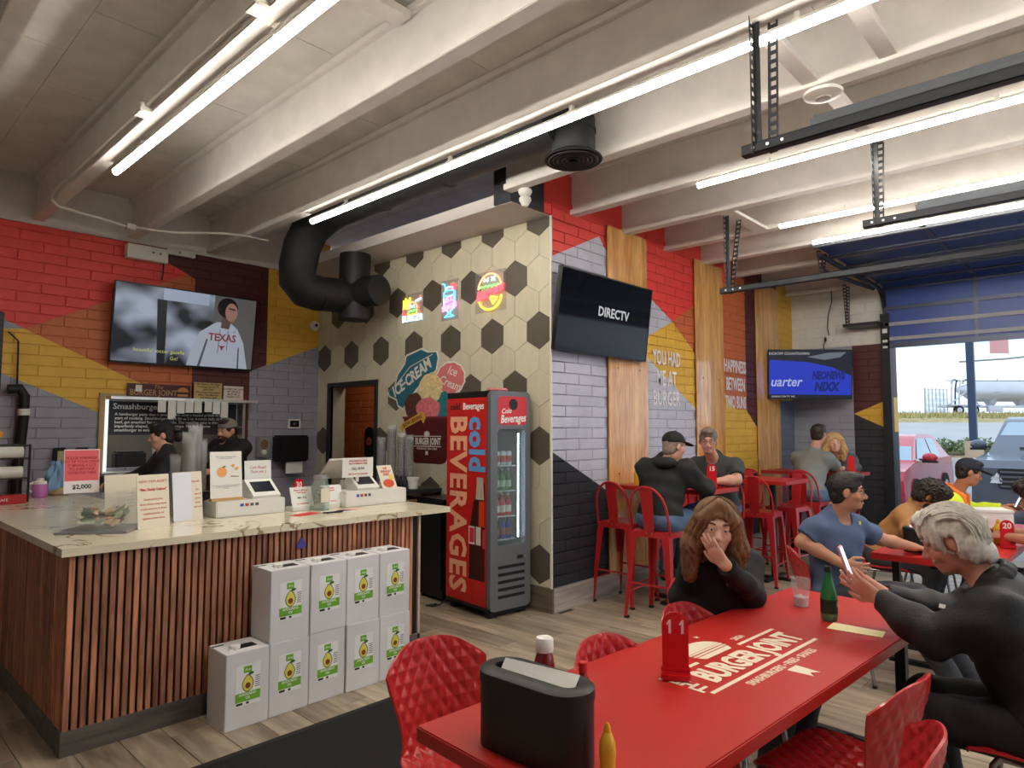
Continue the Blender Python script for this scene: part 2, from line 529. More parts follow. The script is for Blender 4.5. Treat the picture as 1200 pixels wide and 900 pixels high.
# ---------------- hexagon-tiled wall (runs along y at x = XH), with a doorway
tile_cream = mat('hex_tile_cream', (205, 198, 174), 0.4, var=0.05, vscale=14, stretch=(1, 1, 0.3), bump=0.05, bscale=40, objvar=0.04)
tile_dark = mat('hex_tile_brown', (92, 85, 74), 0.45, var=0.08, vscale=10, bump=0.05, bscale=40, objvar=0.05)
hex_grout = mat('hex_grout', (150, 140, 120), 0.9)
DY0, DY1, DZ = 6.44, 7.40, 2.12
wh = MB().box(XH, XH + 0.2, YP, DY0, 0, 3.53).box(XH, XH + 0.2, DY1, YB, 0, 3.53).box(XH, XH + 0.2, DY0, DY1, DZ, 3.53)
wall_hex = struct(wh.build('wall_hexagon', hex_grout))
HW, HH = 0.3025, 0.349
hex_cache = {}
for r in range(-3, 13):
    zc = 3.02 - 0.2617 * r
    for c in range(-3, 16):
        yc = 4.235 + c * HW - (HW / 2 if r % 2 else 0)
        poly = [(yc + HW / 2 * math.sin(k * PI / 3) / math.sin(PI / 3), zc + HH / 2 * math.cos(k * PI / 3)) for k in range(6)]
        g = 0.0022
        poly = [(yc + (p[0] - yc) * (1 - g / 0.15), zc + (p[1] - zc) * (1 - g / 0.15)) for p in poly]
        full = True
        P0 = poly
        for a, b, cc in ((-1, 0, -YP - 0.012), (1, 0, YB), (0, 1, 3.528), (0, -1, -0.215)):
            poly = clip(poly, a, b, cc)
        if len(poly) < 3: continue
        pieces = [poly]
        if zc - HH / 2 < DZ and yc + HW / 2 > DY0 - 0.05 and yc - HW / 2 < DY1 + 0.05:
            pieces = [clip(poly, 1, 0, DY0 - 0.05), clip(poly, -1, 0, -DY1 - 0.05), clip(clip(clip(poly, -1, 0, -DY0 + 0.05), 1, 0, DY1 + 0.05), 0, -1, -DZ - 0.05)]
        dark = (r % 4 == 0 and c % 2 == 0) or (r % 4 == 2 and c % 2 == 0)
        if r % 4 == 2: dark = (c % 2 == 1)
        for q in pieces:
            if len(q) < 3: continue
            ar = 0.5 * abs(sum(q[i][0] * q[(i + 1) % len(q)][1] - q[(i + 1) % len(q)][0] * q[i][1] for i in range(len(q))))
            if ar < 0.0004: continue
            if q is P0 or (len(q) == 6 and abs(ar - 0.0773) < 0.0012):
                if dark not in hex_cache:
                    hp = [(p[0] - yc, p[1] - zc) for p in P0]
                    hex_cache[dark] = MB().prism(hp, 0.0, -0.009, 'x').mesh('hex_tile', tile_dark if dark else tile_cream)
                place('hex_tile', hex_cache[dark], wall_hex, (XH, yc, zc))
            else:
                MB().prism([(p[0] - yc, p[1] - zc) for p in q], 0.0, -0.009, 'x').build('hex_tile', tile_dark if dark else tile_cream, wall_hex, loc=(XH, yc, zc))
# white metal corner strip
struct(MB().box(XH - 0.014, XH + 0.002, YP - 0.014, YP + 0.006, 0.21, 3.53).build('trim_2', mat('white_trim', (222, 218, 206), 0.4)))
# doorway: dark frame, painted masonry seen beyond it
dfm = mat('door_frame_dark', (42, 40, 40), 0.4)
df = MB().box(XH - 0.03, XH + 0.03, DY0 - 0.05, DY0, 0, DZ + 0.05).box(XH - 0.03, XH + 0.03, DY1, DY1 + 0.05, 0, DZ + 0.05).box(XH - 0.03, XH + 0.03, DY0, DY1, DZ, DZ + 0.05)
dfo = struct(df.build('door_1', dfm))
m_cor = mural('mural_corridor', 1, ORG, [(RED, [(5, 1.75), (9, 2.4), (9, 4), (5, 4)]), (MAR, [(5.0, 0), (7.15, 0), (7.15, 4), (5.0, 4)])])
wc = struct(MB().box(5.55, 5.65, 5.5, 9.5, 0, 3.4).build('wall_corridor', m_cor))
brick_wall(wc, 1, 5.55, -1, 6.6, 9.2, 0.9, 2.4, 0.1, 0.4, m_cor, 200, None, seed=8)
struct(MB().box(XH + 0.2, 5.55, 5.45, 5.5, 0, 3.4).box(XH, 5.55, 9.5, 9.6, 0, 3.4).box(XH, XH + 0.2, YB + 0.2, 9.5, 0, 3.0).box(XH + .2, 5.55, 5.5, 9.5, 2.9, 3.0).box(XH + .2, 5.55, 5.5, 9.5, -0.1, -0.001).build('wall_corridor_shell', mat('corridor_paint', (120, 112, 105), 0.8)))

# ---------------- mural wall with lettering (runs along x at y = YP)
BLK = (40, 42, 50); LAV = (190, 192, 208)
m_paint = mural('mural_dining_wall', 0, LAV, [
    (RED, [(4.4, 4.2), (4.4, 3.082), (5.29, 3.496), (5.29, 4.2)]),
    (RED, [(5.29, 4.2), (5.29, 3.496), (5.4, 3.38), (6.69, 2.815), (8.6, 3.78), (8.6, 4.2)]),
    (ORG, [(6.69, 2.815), (8.62, 3.79), (8.62, 1.66)]),
    (YEL, [(6.0, 2.44), (6.0, 2.52), (6.69, 2.815), (8.9, 1.489), (8.9, 1.0)]),
    (MAR, [(8.61, 1.84), (8.61, 4.2), (9.73, 4.2), (9.73, 1.1)]),
    (YEL, [(9.73, 2.02), (9.73, 4.2), (10.5, 4.2), (10.5, 2.05)]),
    ((110, 116, 138), [(9.73, 0), (9.73, 2.02), (10.5, 2.05), (10.5, 0)]),
    (YEL, [(7.9, 1.0), (7.9, 1.86), (8.6, 1.86), (8.95, 1.6), (8.95, 1.0)]),
    (BLK, [(4.5, 0), (4.5, 1.43), (5.9, 0.77), (5.9, 0)]),
    (BLK, [(3.9, 3.4), (4.465, 3.4), (4.465, 4.1), (3.9, 4.1)]),
    (RED, [(5.9, 0), (5.9, 0.95), (7.5, 0.95), (7.5, 0)]),
    (BLK, [(7.5, 0), (7.5, 0.95), (8.5, 1.0), (9.0, 1.4), (9.0, 0)]),
])
wall_paint = struct(MB().box(4.03, XE, YP, YP + 0.2, 3.535, ZT).box(XH + 0.2, XE + 0.2, YP, YP + 0.2, 0, 3.53).box(XH, XH + 0.2, YP, YP + 0.01, 0, 3.53).build('wall_mural', m_paint))
POSTS = [(5.404, 6.115), (7.189, 7.902), (8.91, 9.683)]
brick_wall(wall_paint, 0, YP, -1, XH + 0.002, XE, 0.21, 3.72, 0.1, 0.4, m_paint, 300,
           lambda s, z: not any(a + 0.1 < s < b - 0.1 for a, b in POSTS), seed=5)
brick_wall(wall_paint, 0, YP, -1, 4.465, XH, 3.535, 4.0, 0.1, 0.4, m_paint, 300, None, seed=6)
base_m = woodmat('baseboard_greywood', (120, 112, 108), (188, 178, 170), 'x', 2.4, 0.55, 7.0, 0.1, 0.08)
for i, (a, b) in enumerate(((XH, 5.72), (5.72, 6.93), (6.93, 8.13), (8.13, 9.33), (9.33, XE))):
    struct(MB().box(a + .001, b - .001, YP - 0.028, YP, 0, 0.21, 0.0).build('baseboard_mural', base_m))
base_d = woodmat('baseboard_brownwood', (70, 60, 52), (120, 106, 92), 'y', 2.4, 0.55, 7.0, 0.1, 0.08)
struct(MB().box(XH - 0.024, XH, YP - 0.028, DY0 - 0.05, 0, 0.21).build('baseboard_hexagon', base_d))

# ---------------- east wall with the roll-up door opening
JY, OY, OZ = 2.44, -1.7, 2.72
EB = (150, 152, 166)
m_east = mural('painted_block_east', 1, EB, [
    ((216, 214, 208), [(-4, 2.80), (4, 2.80), (4, 5), (-4, 5)]),
    ((44, 45, 54), [(-4, 0), (-4, 2.80), (2.951, 2.80), (2.951, 0)]),
    (MAR, [(2.951, 1.825), (2.951, 2.80), (2.2, 2.80), (2.2, 2.15)]),
    (YEL, [(2.951, 1.825), (2.2, 2.15), (2.2, 1.45)]),
])
wall_east = struct(MB().box(XE, XE + 0.2, JY, YP + 0.2, 0, ZT).box(XE, XE + 0.2, -3.2, OY, 0, ZT).box(XE, XE + 0.2, OY, JY, 3.5, ZT).build('wall_east', m_east))
brick_wall(wall_east, 1, XE, -1, JY + 0.11, YP, 0.0, 2.80, 0.1, 0.4, m_east, 150, None, seed=9)
brick_wall(wall_east, 1, XE, -1, JY + 0.11, YP, 2.80, 3.85, 0.15, 0.42, m_east, 150, None, seed=10, g=0.006)
# ---------------- walls out of view: west, and south with its two open roll-up doors
plain = mat('painted_wall_plain', (200, 195, 188), 0.7)
struct(MB().box(-3.2, -3, -3.2, YB + 0.2, 0, ZT).build('wall_west', plain))
struct(MB().box(-3, 2.6, -3.2, -3, 0, ZT).box(9.2, XE + 0.2, -3.2, -3, 0, ZT).box(2.6, 9.2, -3.2, -3, 2.9, ZT).box(5.75, 6.05, -3.2, -3, 0, 2.9).build('wall_south', plain))

# ---------------- roof deck panels and I-joists
ceil = struct(MB().box(-3.2, XE + 0.2, -3.2, YB + 0.2, ZT + 0.02, ZT + 0.1).build('ceiling', deck_paint))
for i in range(-3, 11):
    x0 = 1.476 + 0.853 * i - 0.4265
    a, b = max(x0, -3), min(x0 + 0.853, XE)
    if b - a < 0.1: continue
    y = -3.0; off = (i % 2) * 0.6
    while y < YB:
        e = min(y + 1.22 + (off if y == -3 else 0), YB)
        if not (a > XH and y > YP): MB().box(a + .002, b - .002, y + .003, (min(e, YP) if a > XH else e) - .003, ZT, ZT + 0.02).build('deck_panel', deck_paint, ceil)
        y = e
JX = [-2.79, -1.94, -1.08, -0.23, 0.625, 1.476, 2.31, 3.13, 3.99, 4.885, 5.725, 6.578, 7.43, 8.325, 9.228, 10.1]
JL = [None, None, None, None, 'white ceiling joist next before the one with the conduit', 'white ceiling joist carrying the conduit and LED tube over counter', 'bare white ceiling joist between the two long LED tube rows', 'white ceiling joist with LED tube beside the black duct', 'white ceiling joist meeting the soffit above the tiled wall', 'white ceiling joist with LED tube meeting the red wall by the soffit', 'white ceiling joist ending above the first wood panel', 'white ceiling joist with LED tube crossed by perforated hangers', 'white ceiling joist with LED tube next to the raised glass door', 'white ceiling joist ending between second and third wood panels', 'white ceiling joist ending above the third wood panel', 'white ceiling joist against the white block wall']
for k, x in enumerate(JX):
    y1 = YB - 0.03 if x < 3.95 else YP
    ZB = 3.60
    t = thing('ceiling_joist', JL[k] if JL[k] else 'white ceiling joist over the open side of the room', 'beam', (x, 0, ZB), 0, 'white ceiling joists')
    MB().box(-0.016, 0.016, -3, y1, 0.05, 0.37).build('web', white_paint, t)
    MB().box(-0.052, 0.052, -3, y1, 0.0, 0.05, 0.004).build('bottom_flange', white_paint, t)
    MB().box(-0.052, 0.052, -3, y1, 0.37, 0.418, 0.004).build('top_flange', white_paint, t)
# dropped soffit above the tiled wall
struct(MB().box(4.05, XH + 0.15, YP + 0.2, YB - 0.031, 3.53, 3.64).box(4.05, XH, YP + 0.012, YP + 0.2, 3.53, 3.64).build('trim_3', mat('soffit_white', (206, 200, 196), 0.6)))
# flat blocking between the joists
for n, (xa, xb, y) in enumerate(((1.53, 2.26, 2.45), (1.53, 2.26, 2.98), (1.53, 2.26, 1.9), (3.18, 3.94, 1.31), (4.05, 4.83, 1.27), (3.18, 3.94, 0.9))):
    z = 3.93 if n < 3 else 3.62
    w = 0.07 if n < 3 else 0.045
    tag(MB().box(xa, xb, y - w, y + w, z, z + 0.045, 0.003).build('blocking_board', white_paint),
        'white flat blocking board fixed high between two ceiling joists' if n < 3 else 'white brace board between joists above the perforated hangers', 'board', 'blocking boards between joists' if n < 3 else 'brace boards by the hangers')
# ================================================================== things overhead
lens = mat('led_lens', (255, 246, 226), 0.4, emit=LED_POWER, emitcol=(255, 247, 235))
led_body = mat('led_housing_white', (225, 223, 216), 0.4)
clip_m = mat('clear_clip', (240, 236, 225), 0.3)
def led_tube(name, label, x, y0, y1, z, group):
    t = thing(name, label, 'light', (x, (y0 + y1) / 2, z), 0, group)
    h = (y1 - y0) / 2 - 0.004
    MB().box(-0.026, 0.026, -h, h, 0.010, 0.026).build('housing', led_body, t)
    prof = [(0.026 * math.cos(a), 0.010 - 0.034 * math.sin(a)) for a in [PI * k / 8 for k in range(9)]]
    MB().prism(prof, -h, h, 'y').build('diffuser', lens, t, smooth=True, angle=50)
    for s in (-0.55, 0.55):
        MB().box(-0.031, 0.031, s * h - 0.02, s * h + 0.02, 0.006, 0.030, 0.004).build('clip', clip_m, t)
        MB().box(-0.012, 0.012, s * h - 0.012, s * h + 0.012, 0.026, 0.072).build('bracket', led_body, t)
    return t
ZL = 3.528
for x, ys, where in ((1.590, [(3.04, 5.54), (0.54, 3.04), (-1.96, 0.54)], 'above the slatted counter'),
                     (3.230, [(3.04, 5.54), (0.54, 3.04), (-1.96, 0.54)], 'beside the round black duct'),
                     (4.87, [(-0.04, 2.46), (-2.54, -0.04)], 'behind the black door track'),
                     (6.42, [(-0.1, 2.40), (-2.6, -0.1)], 'crossed by the perforated hangers'),
                     (7.23, [(-0.14, 2.366), (-2.64, -0.14)], 'next to the raised glass door')):
    x = {1.590: 1.535, 3.230: 3.175, 4.87: 4.77, 6.42: 6.275, 7.23: 7.055}[x]
    for i, (a, b) in enumerate(ys):
        led_tube('led_tube_light', 'white glowing LED tube light under a joist ' + where, x, a, b, ZL, 'LED tube lights ' + where)

# ---------------- white conduit with junction boxes along the first joist
cond = mat('conduit_white', (212, 208, 198), 0.45)
t = thing('electrical_conduit', 'white painted conduit with boxes along joist beside LED tube', 'conduit', (1.40, 4.5, 3.62))
def L(p): return (p[0] - 1.40, p[1] - 4.5, p[2] - 3.62)
MB().tube([L((1.40, -1.0, 3.64)), L((1.40, 6.75, 3.64)), L((1.41, 6.86, 3.60)), L((1.47, 6.92, 3.57)), L((2.07, 7.12, 3.57)), L((2.12, 7.12, 3.57))], 0.013, 8).build('pipe', cond, t, smooth=True)
for y in (2.98, 4.53): MB().box(-0.045, 0.045, y - 4.5 - 0.06, y - 4.5 + 0.06, -0.03, 0.04, 0.006).build('junction_box', cond, t)
MB().box(0.68, 0.76, 2.58, 2.66, -0.08, -0.025, 0.005).build('junction_box', cond, t)
pts = []
for k in range(17):
    u = k / 16
    pts.append(L((2.15 + 1.12 * u, 7.1 - 0.52 * u, 3.57 + 0.012 * math.sin(u * PI) - 0.02 * math.sin(2 * PI * u))))
MB().tube(pts, 0.012, 8).build('flexible_pipe', cond, t, smooth=True)

# ---------------- white cover box on the kitchen wall with a hanging cable
t = thing('wall_cover_box', 'white metal cover box above the big screen on red wall', 'box', (2.44, YB - 0.03, 3.40))
MB().box(-0.2, 0.2, -0.1, 0.0, -0.02, 0.13, 0.005).build('cover', cond, t)
MB().box(0.2, 0.5, -0.06, 0.0, 0.1, 0.17, 0.004).build('side_plate', cond, t)
for x in (0.05, 0.12, 0.33): MB().at((x, -0.1 if x < .2 else -0.06, 0.07 if x < .2 else 0.13), (R(90), 0, 0)).cyl((0, 0, 0), 0.012, 0.006, 10).build('screw', mat('screw_grey', (120, 118, 112), 0.4, 0.6), t)
MB().tube([(0.17, -0.06, 0.0), (0.17, -0.05, -0.12), (0.16, -0.04, -0.2)], 0.008, 6).build('cable', mat('cable_black', (22, 22, 24), 0.5), t)

# ---------------- black round duct: long run, elbow, cross run and diffuser drop
duct_m = mat('duct_black', (26, 27, 29), 0.55, var=0.2, vscale=8)
t = thing('air_duct', 'black round air duct run between joists with elbow and cross piece', 'duct', (3.58, 5.0, 3.2))
def arc(pts): return [(p[0] - 3.58, p[1] - 5.0, p[2] - 3.2) for p in pts]
MB().tube(arc([(3.56, 2.9, 3.80), (3.56, 4.5, 3.80), (3.56, 5.75, 3.80)]), 0.19, 24).build('long_run', duct_m, t, smooth=True)
MB().tube(arc([(3.56, 5.75, 3.80), (3.55, 5.95, 3.76), (3.50, 6.12, 3.66), (3.46, 6.22, 3.48), (3.45, 6.28, 3.28), (3.47, 6.32, 3.14), (3.56, 6.33, 3.06), (3.72, 6.33, 3.04)]), 0.19, 24).build('elbow', duct_m, t, smooth=True)
MB().tube(arc([(3.72, 6.33, 3.04), (4.18, 6.31, 3.07)]), 0.185, 24).build('cross_run', duct_m, t, smooth=True)
MB().tube(arc([(4.14, 6.28, 2.80), (4.14, 6.28, 3.53)]), 0.17, 24).build('riser', duct_m, t, smooth=True)
MB().tube(arc([(4.14, 6.28, 3.08), (4.20, 6.08, 3.10), (4.22, 5.92, 3.10)]), [0.17, 0.17, 0.165], 24).build('stub', duct_m, t, smooth=True)
for p in ((3.56, 4.1, 3.80), (3.56, 5.0, 3.80)):
    MB().tube(arc([(p[0], p[1] - .012, p[2]), (p[0], p[1] + .012, p[2])]), 0.197, 24).build('joint_band', duct_m, t, smooth=True)
t = thing('ceiling_diffuser', 'round black ceiling diffuser with ring grille at end of duct', 'vent', (3.66, 2.84, 3.50))
MB().lathe([(0.155, 0.035), (0.155, 0.20), (0.162, 0.20), (0.162, 0.225), (0.155, 0.225), (0.155, 0.30)], 28).build('neck', duct_m, t, smooth=True)
MB().lathe([(0.10, 0.03), (0.20, 0.0), (0.208, 0.006), (0.20, 0.02), (0.16, 0.045)], 32).build('flange', duct_m, t, smooth=True)
for k in range(5):
    r = 0.035 + 0.031 * k
    MB().lathe([(r, 0.0), (r + 0.012, -0.006), (r + 0.022, 0.0), (r + 0.014, 0.012)], 28, cap=False).build('ring', mat('duct_ring', (48, 49, 52), 0.5), t, smooth=True)

# ---------------- spot lamp and smoke detector
t = thing('spot_lamp', 'small white spot lamp at the corner of the soffit', 'lamp', (4.06, 3.66, 3.60))
MB().lathe([(0.055, 0.0), (0.06, -0.015), (0.05, -0.04), (0.04, -0.05)], 18).build('base', led_body, t, smooth=True)
MB().lathe([(0.03, -0.05), (0.05, -0.07), (0.052, -0.09), (0.025, -0.14), (0.012, -0.145)], 18).build('head', led_body, t, smooth=True)
t = thing('smoke_detector', 'round white smoke detector under the ceiling joist', 'detector', (4.03, 1.27, 3.60))
MB().lathe([(0.085, 0.0), (0.11, -0.02), (0.105, -0.035), (0.05, -0.05), (0.045, -0.05)], 28).build('body', led_body, t, smooth=True)
MB().lathe([(0.045, -0.05), (0.042, -0.056), (0.02, -0.058)], 24).build('centre_cap', mat('detector_cap', (200, 198, 192), 0.5), t, smooth=True)

# ---------------- roll-up door tracks along y with perforated hangers
track_m = mat('track_dark_steel', (52, 54, 58), 0.45, 0.6)
perf_m = mat('perforated_angle_grey', (70, 72, 75), 0.4, 0.7)
hole_m = mat('hole_pale', (200, 198, 190), 0.6)
def hanger(parent, top, bot, name='hanger'):
    a, b = Vector(top), Vector(bot)
    n = max(4, int((a - b).length / 0.045)); m = MB()
    d = (b - a)
    ang = Matrix.Translation(a) @ d.to_track_quat('-Z', 'Y').to_matrix().to_4x4()
    ln = d.length
    m.M = ang
    # slotted angle: strip rungs leave real holes
    w = 0.019
    for s in (-w, w): m.box(s - 0.005, s + 0.005, -0.002, 0.002, -ln, 0)
    for k in range(n + 1):
        z = -ln * k / n
        m.box(-w, w, -0.002, 0.002, z - 0.010, z + 0.010)
    m.box(w + 0.003, w + 0.007, -0.03, 0.002, -ln, 0)
    return m.build(name, perf_m, parent)
def track(label, x, z, yn, ys, hang, wide=True):
    t = thing('door_track', label, 'track', (x, yn, z), 0)
    h = 0.05
    MB().box(-0.03, -0.026, ys - yn, 0, -h / 2, h / 2).box(-0.03, 0.02, ys - yn, 0, h / 2 - 0.004, h / 2).box(-0.03, 0.02, ys - yn, 0, -h / 2, -h / 2 + 0.004).build('channel', track_m, t)
    if wide: MB().box(-0.005, 0.045, ys - yn, -0.32, h / 2, h / 2 + 0.045).box(0.04, 0.045, ys - yn, -0.32, h / 2, h / 2 + 0.075).build('angle_bar', mat('track_angle', (84, 88, 94), 0.4, 0.6), t)
    for (dx, dy, ztop) in hang: hanger(t, (dx[0], dy, ztop - z), (dx[1], dy, -0.02))
    for k in range(3): MB().at((-0.03, -0.06 - 0.07 * k, 0), (0, R(90), 0)).cyl((0, 0, -0.005), 0.008, 0.007, 8).build('bolt', mat('bolt_zinc', (190, 190, 190), 0.3, 0.9), t)
    return t
track('long black overhead door track below the smoke detector', 3.12, 2.96, 1.36, -2.9, [((-0.02, -0.02), -0.06, 3.62), ((0.05, 0.02), -0.14, 3.62)])
track('black overhead door track crossing in front of three LED tubes', 5.03, 3.03, 1.34, -2.9, [((-0.01, -0.01), -0.07, 3.62), ((0.09, 0.02), -0.10, 3.62)])
track('lowest overhead door track hung on a V of perforated angles', 5.83, 2.885, 2.79, -2.9, [((0.0, 0.0), -0.05, 3.62), ((0.22, 0.03), -0.09, 3.60)], False)
tag(MB().box(5.77, 6.53, 2.62, 2.76, 3.60, 3.63, 0.003).build('hanger_plate', white_paint), 'white plate between joists above the V-shaped perforated hanger', 'board')

# ---------------- raised glass roll-up door of the east opening
al = mat('door_aluminium_dark', (66, 72, 86), 0.35, 0.7)
strip = mat('door_seal_grey', (150, 152, 160), 0.5)
blue = mat('door_pane_blue', (58, 84, 150), 0.25, alpha=1.0, emit=0.0)
def bluepane(name):
    m = bpy.data.materials.new(name); m.use_nodes = True
    nt = m.node_tree; p = nt.nodes['Principled BSDF']; out = nt.nodes['Material Output']
    p.inputs['Base Color'].default_value = rgb(70, 96, 160); p.inputs['Roughness'].default_value = 0.3
    tl = nt.nodes.new('ShaderNodeBsdfTranslucent'); tl.inputs['Color'].default_value = rgb(96, 124, 190)
    mx = nt.nodes.new('ShaderNodeMixShader'); mx.inputs['Fac'].default_value = 0.45
    nt.links.new(p.outputs[0], mx.inputs[1]); nt.links.new(tl.outputs[0], mx.inputs[2]); nt.links.new(mx.outputs[0], out.inputs['Surface'])
    return m
blue = bluepane('blue_translucent_pane')
t = thing('roll_up_door', 'raised roll-up door with blue translucent panes above the opening', 'door', (10.2, 0.4, OZ))
ya, yb = OY - 0.4, JY - 0.4 + 0.05
zr = [0.0, 0.10, 0.30, 0.52, 0.80]
for k, z in enumerate(zr):
    hgt = 0.05 if k else 0.07
    MB().box(-0.02, 0.03, ya, yb, z, z + hgt, 0.003).build('rail', strip if k in (1, 2) else al, t)
for k in range(4):
    for j in range(4):
        y0 = ya + (yb - ya) * j / 4; y1 = ya + (yb - ya) * (j + 1) / 4
        MB().box(0.0, 0.008, y0 + 0.02, y1 - 0.02, zr[k] + 0.05, zr[k + 1]).build('pane', blue, t)
for j in range(5):
    y0 = ya + (yb - ya) * j / 4
    MB().box(-0.012, 0.02, y0 - 0.022, y0 + 0.022, 0.0, 0.85).build('stile', al, t)
# curved section then the sections lying flat under the joists
HZ = 0.86
for s in range(4):
    x1 = -0.35 - 0.62 * s; x0 = x1 - 0.60
    MB().box(x0, x0 + 0.06, ya, yb, HZ - 0.02, HZ + 0.03, 0.003).build('rail', mat('rail_grey', (120, 124, 132), 0.4, 0.5), t)
    MB().box(x1 - 0.06, x1, ya, yb, HZ - 0.02, HZ + 0.03, 0.003).build('rail', al, t)
    for j in range(4):
        y0 = ya + (yb - ya) * j / 4; y1 = ya + (yb - ya) * (j + 1) / 4
        MB().box(x0 + 0.06, x1 - 0.06, y0 + 0.02, y1 - 0.02, HZ, HZ + 0.008).build('pane', blue, t)
        MB().box(x0, x1, y0 - 0.022, y0 + 0.022, HZ - 0.012, HZ + 0.02).build('stile', al, t)
cv = MB()
for j in range(4):
    y0 = ya + (yb - ya) * j / 4 + .02; y1 = ya + (yb - ya) * (j + 1) / 4 - .02
    pr = [(-0.35, HZ), (-0.35, HZ + 0.008), (-0.02, HZ - .0), (0.008, HZ - 0.03), (0.0, HZ - 0.04)]
    MB().prism(pr, y0, y1, 'y').build('pane', blue, t)
# vertical and curved side track of this door
t = thing('door_side_track', 'dark steel side track of the opening curving up to the joists', 'track', (10.24, JY + 0.055, 0))
MB().box(-0.06, 0.04, -0.055, 0.055, 0, 3.2).build('jamb_track', mat('jamb_dark', (34, 35, 42), 0.5, 0.3), t)
cu = [(-0.01 - 0.38 * (1 - math.cos(a)), 0, 3.15 + 0.38 * math.sin(a)) for a in [PI / 2 * k / 8 for k in range(9)]] + [(-1.6, 0, 3.53), (-2.6, 0, 3.53)]
MB().tube(cu, 0.028, 6).build('curved_track', track_m, t, smooth=True)
for z, c in ((2.93, 0.06), (2.80, 0.035), (2.72, 0.03)):
    MB().box(-0.064, -0.06, -0.03, 0.03, z, z + c).build('sticker', mat('sticker_white', (215, 215, 215), 0.5), t)
hanger(t, (-0.4, 0.4, 3.6), (-0.32, 0.40, 3.05)); hanger(t, (-0.25, 0.4, 3.6), (-0.30, 0.40, 3.05))
MB().box(-0.33, 0.03, 0.02, 0.46, 3.03, 3.07).build('support_arm', track_m, t)
t = thing('track_tie_bar', 'dark steel tie bar hung from joists near the white block wall', 'track', (8.2, 2.55, 3.38))
MB().tube([(-0.35, 0, 0.02), (1.72, 0, 0.14)], 0.03, 4).build('bar', track_m, t)
hanger(t, (-0.42, 0, 0.23), (-0.32, 0, 0.02)); hanger(t, (-0.22, 0, 0.23), (-0.30, 0, 0.02))
# ================================================================== counter
slat_m = woodmat('slat_wood', (112, 68, 50), (200, 136, 102), 'z', 5.0, 0.5, 8.0, 0.12, 0.28)
black_m = mat('matte_black', (18, 18, 19), 0.6)
kick_m = woodmat('counter_kick_greywood', (62, 58, 56), (104, 98, 94), 'x', 3.0, 0.55, 7.0, 0.12, 0.05)
CX0, CX1, CY0 = 0.945, 3.165, 3.89
t = thing('slat_counter', 'long service counter clad in red-brown vertical wood slats', 'counter', (CX0, CY0, 0))
def CL(x, y): return x - CX0, y - CY0
body = MB().box(0.012, CX1 - CX0 - 0.02, 0.014, 0.85, 0.0, 0.97).box(0.012, 0.78, 0.85, 3.3, 0.0, 0.97)
body.build('carcass', black_m, t)
MB().box(-0.004, CX1 - CX0, -0.004, 0.014, 0, 0.12).build('kick_board', kick_m, t)
MB().box(-0.004, 0.012, 0.014, 3.3, 0, 0.12).build('kick_board', kick_m, t)
MB().box(CX1 - CX0 - 0.02, CX1 - CX0, -0.004, 0.85, 0.0, 0.97).build('end_panel', mat('end_panel_pale', (196, 170, 150), 0.5, var=0.1, vscale=3, stretch=(1, 1, .2)), t)
sm = MB().box(-0.0125, 0.0125, -0.002, 0.013, 0.12, 0.969, 0.0015).mesh('slat', slat_m)
n = int((CX1 - CX0 - 0.03) / 0.0372)
for k in range(n): place('slat', sm, t, (0.016 + k * 0.0372, 0.0, 0))
sm2 = MB().box(-0.002, 0.013, -0.0125, 0.0125, 0.12, 0.969, 0.0015).mesh('slat', slat_m)
for k in range(86): place('slat', sm2, t, (0.0, 0.034 + k * 0.0372, 0))
# worktop: pale stone with brown veins
def stone():
    m = bpy.data.materials.new('veined_stone'); m.use_nodes = True
    nt = m.node_tree; p = nt.nodes['Principled BSDF']; p.inputs['Roughness'].default_value = 0.16
    g = nt.nodes.new('ShaderNodeNewGeometry')
    n = nt.nodes.new('ShaderNodeTexNoise'); n.inputs['Scale'].default_value = 1.6; n.inputs['Detail'].default_value = 5; n.inputs['Distortion'].default_value = 1.2
    nt.links.new(g.outputs['Position'], n.inputs['Vector'])
    s = nt.nodes.new('ShaderNodeMath'); s.operation = 'SUBTRACT'; s.inputs[1].default_value = 0.5
    a = nt.nodes.new('ShaderNodeMath'); a.operation = 'ABSOLUTE'
    nt.links.new(n.outputs['Fac'], s.inputs[0]); nt.links.new(s.outputs[0], a.inputs[0])
    n2 = nt.nodes.new('ShaderNodeTexNoise'); n2.inputs['Scale'].default_value = 2.6
    nt.links.new(g.outputs['Position'], n2.inputs['Vector'])
    mr = nt.nodes.new('ShaderNodeMapRange'); mr.inputs['From Min'].default_value = 0.48; mr.inputs['From Max'].default_value = 0.62; mr.inputs['To Min'].default_value = 0.0; mr.inputs['To Max'].default_value = 0.018
    nt.links.new(n2.outputs['Fac'], mr.inputs['Value'])
    lt = nt.nodes.new('ShaderNodeMath'); lt.operation = 'DIVIDE'
    ad = nt.nodes.new('ShaderNodeMath'); ad.operation = 'ADD'; ad.inputs[1].default_value = 0.0008
    nt.links.new(mr.outputs[0], ad.inputs[0])
    nt.links.new(a.outputs[0], lt.inputs[0]); nt.links.new(ad.outputs[0], lt.inputs[1])
    r = nt.nodes.new('ShaderNodeValToRGB')
    r.color_ramp.elements[0].position = 0.3; r.color_ramp.elements[0].color = rgb(160, 140, 106)
    r.color_ramp.elements[1].position = 1.0; r.color_ramp.elements[1].color = rgb(218, 210, 186)
    nt.links.new(lt.outputs[0], r.inputs['Fac'])
    nt.links.new(r.outputs['Color'], p.inputs['Base Color'])
    return m
stone_m = stone()
poly = [(0.905, 3.85), (3.42, 3.85), (3.42, 4.74), (1.76, 4.74), (1.76, 7.2), (0.905, 7.2)]
bmx = MB()
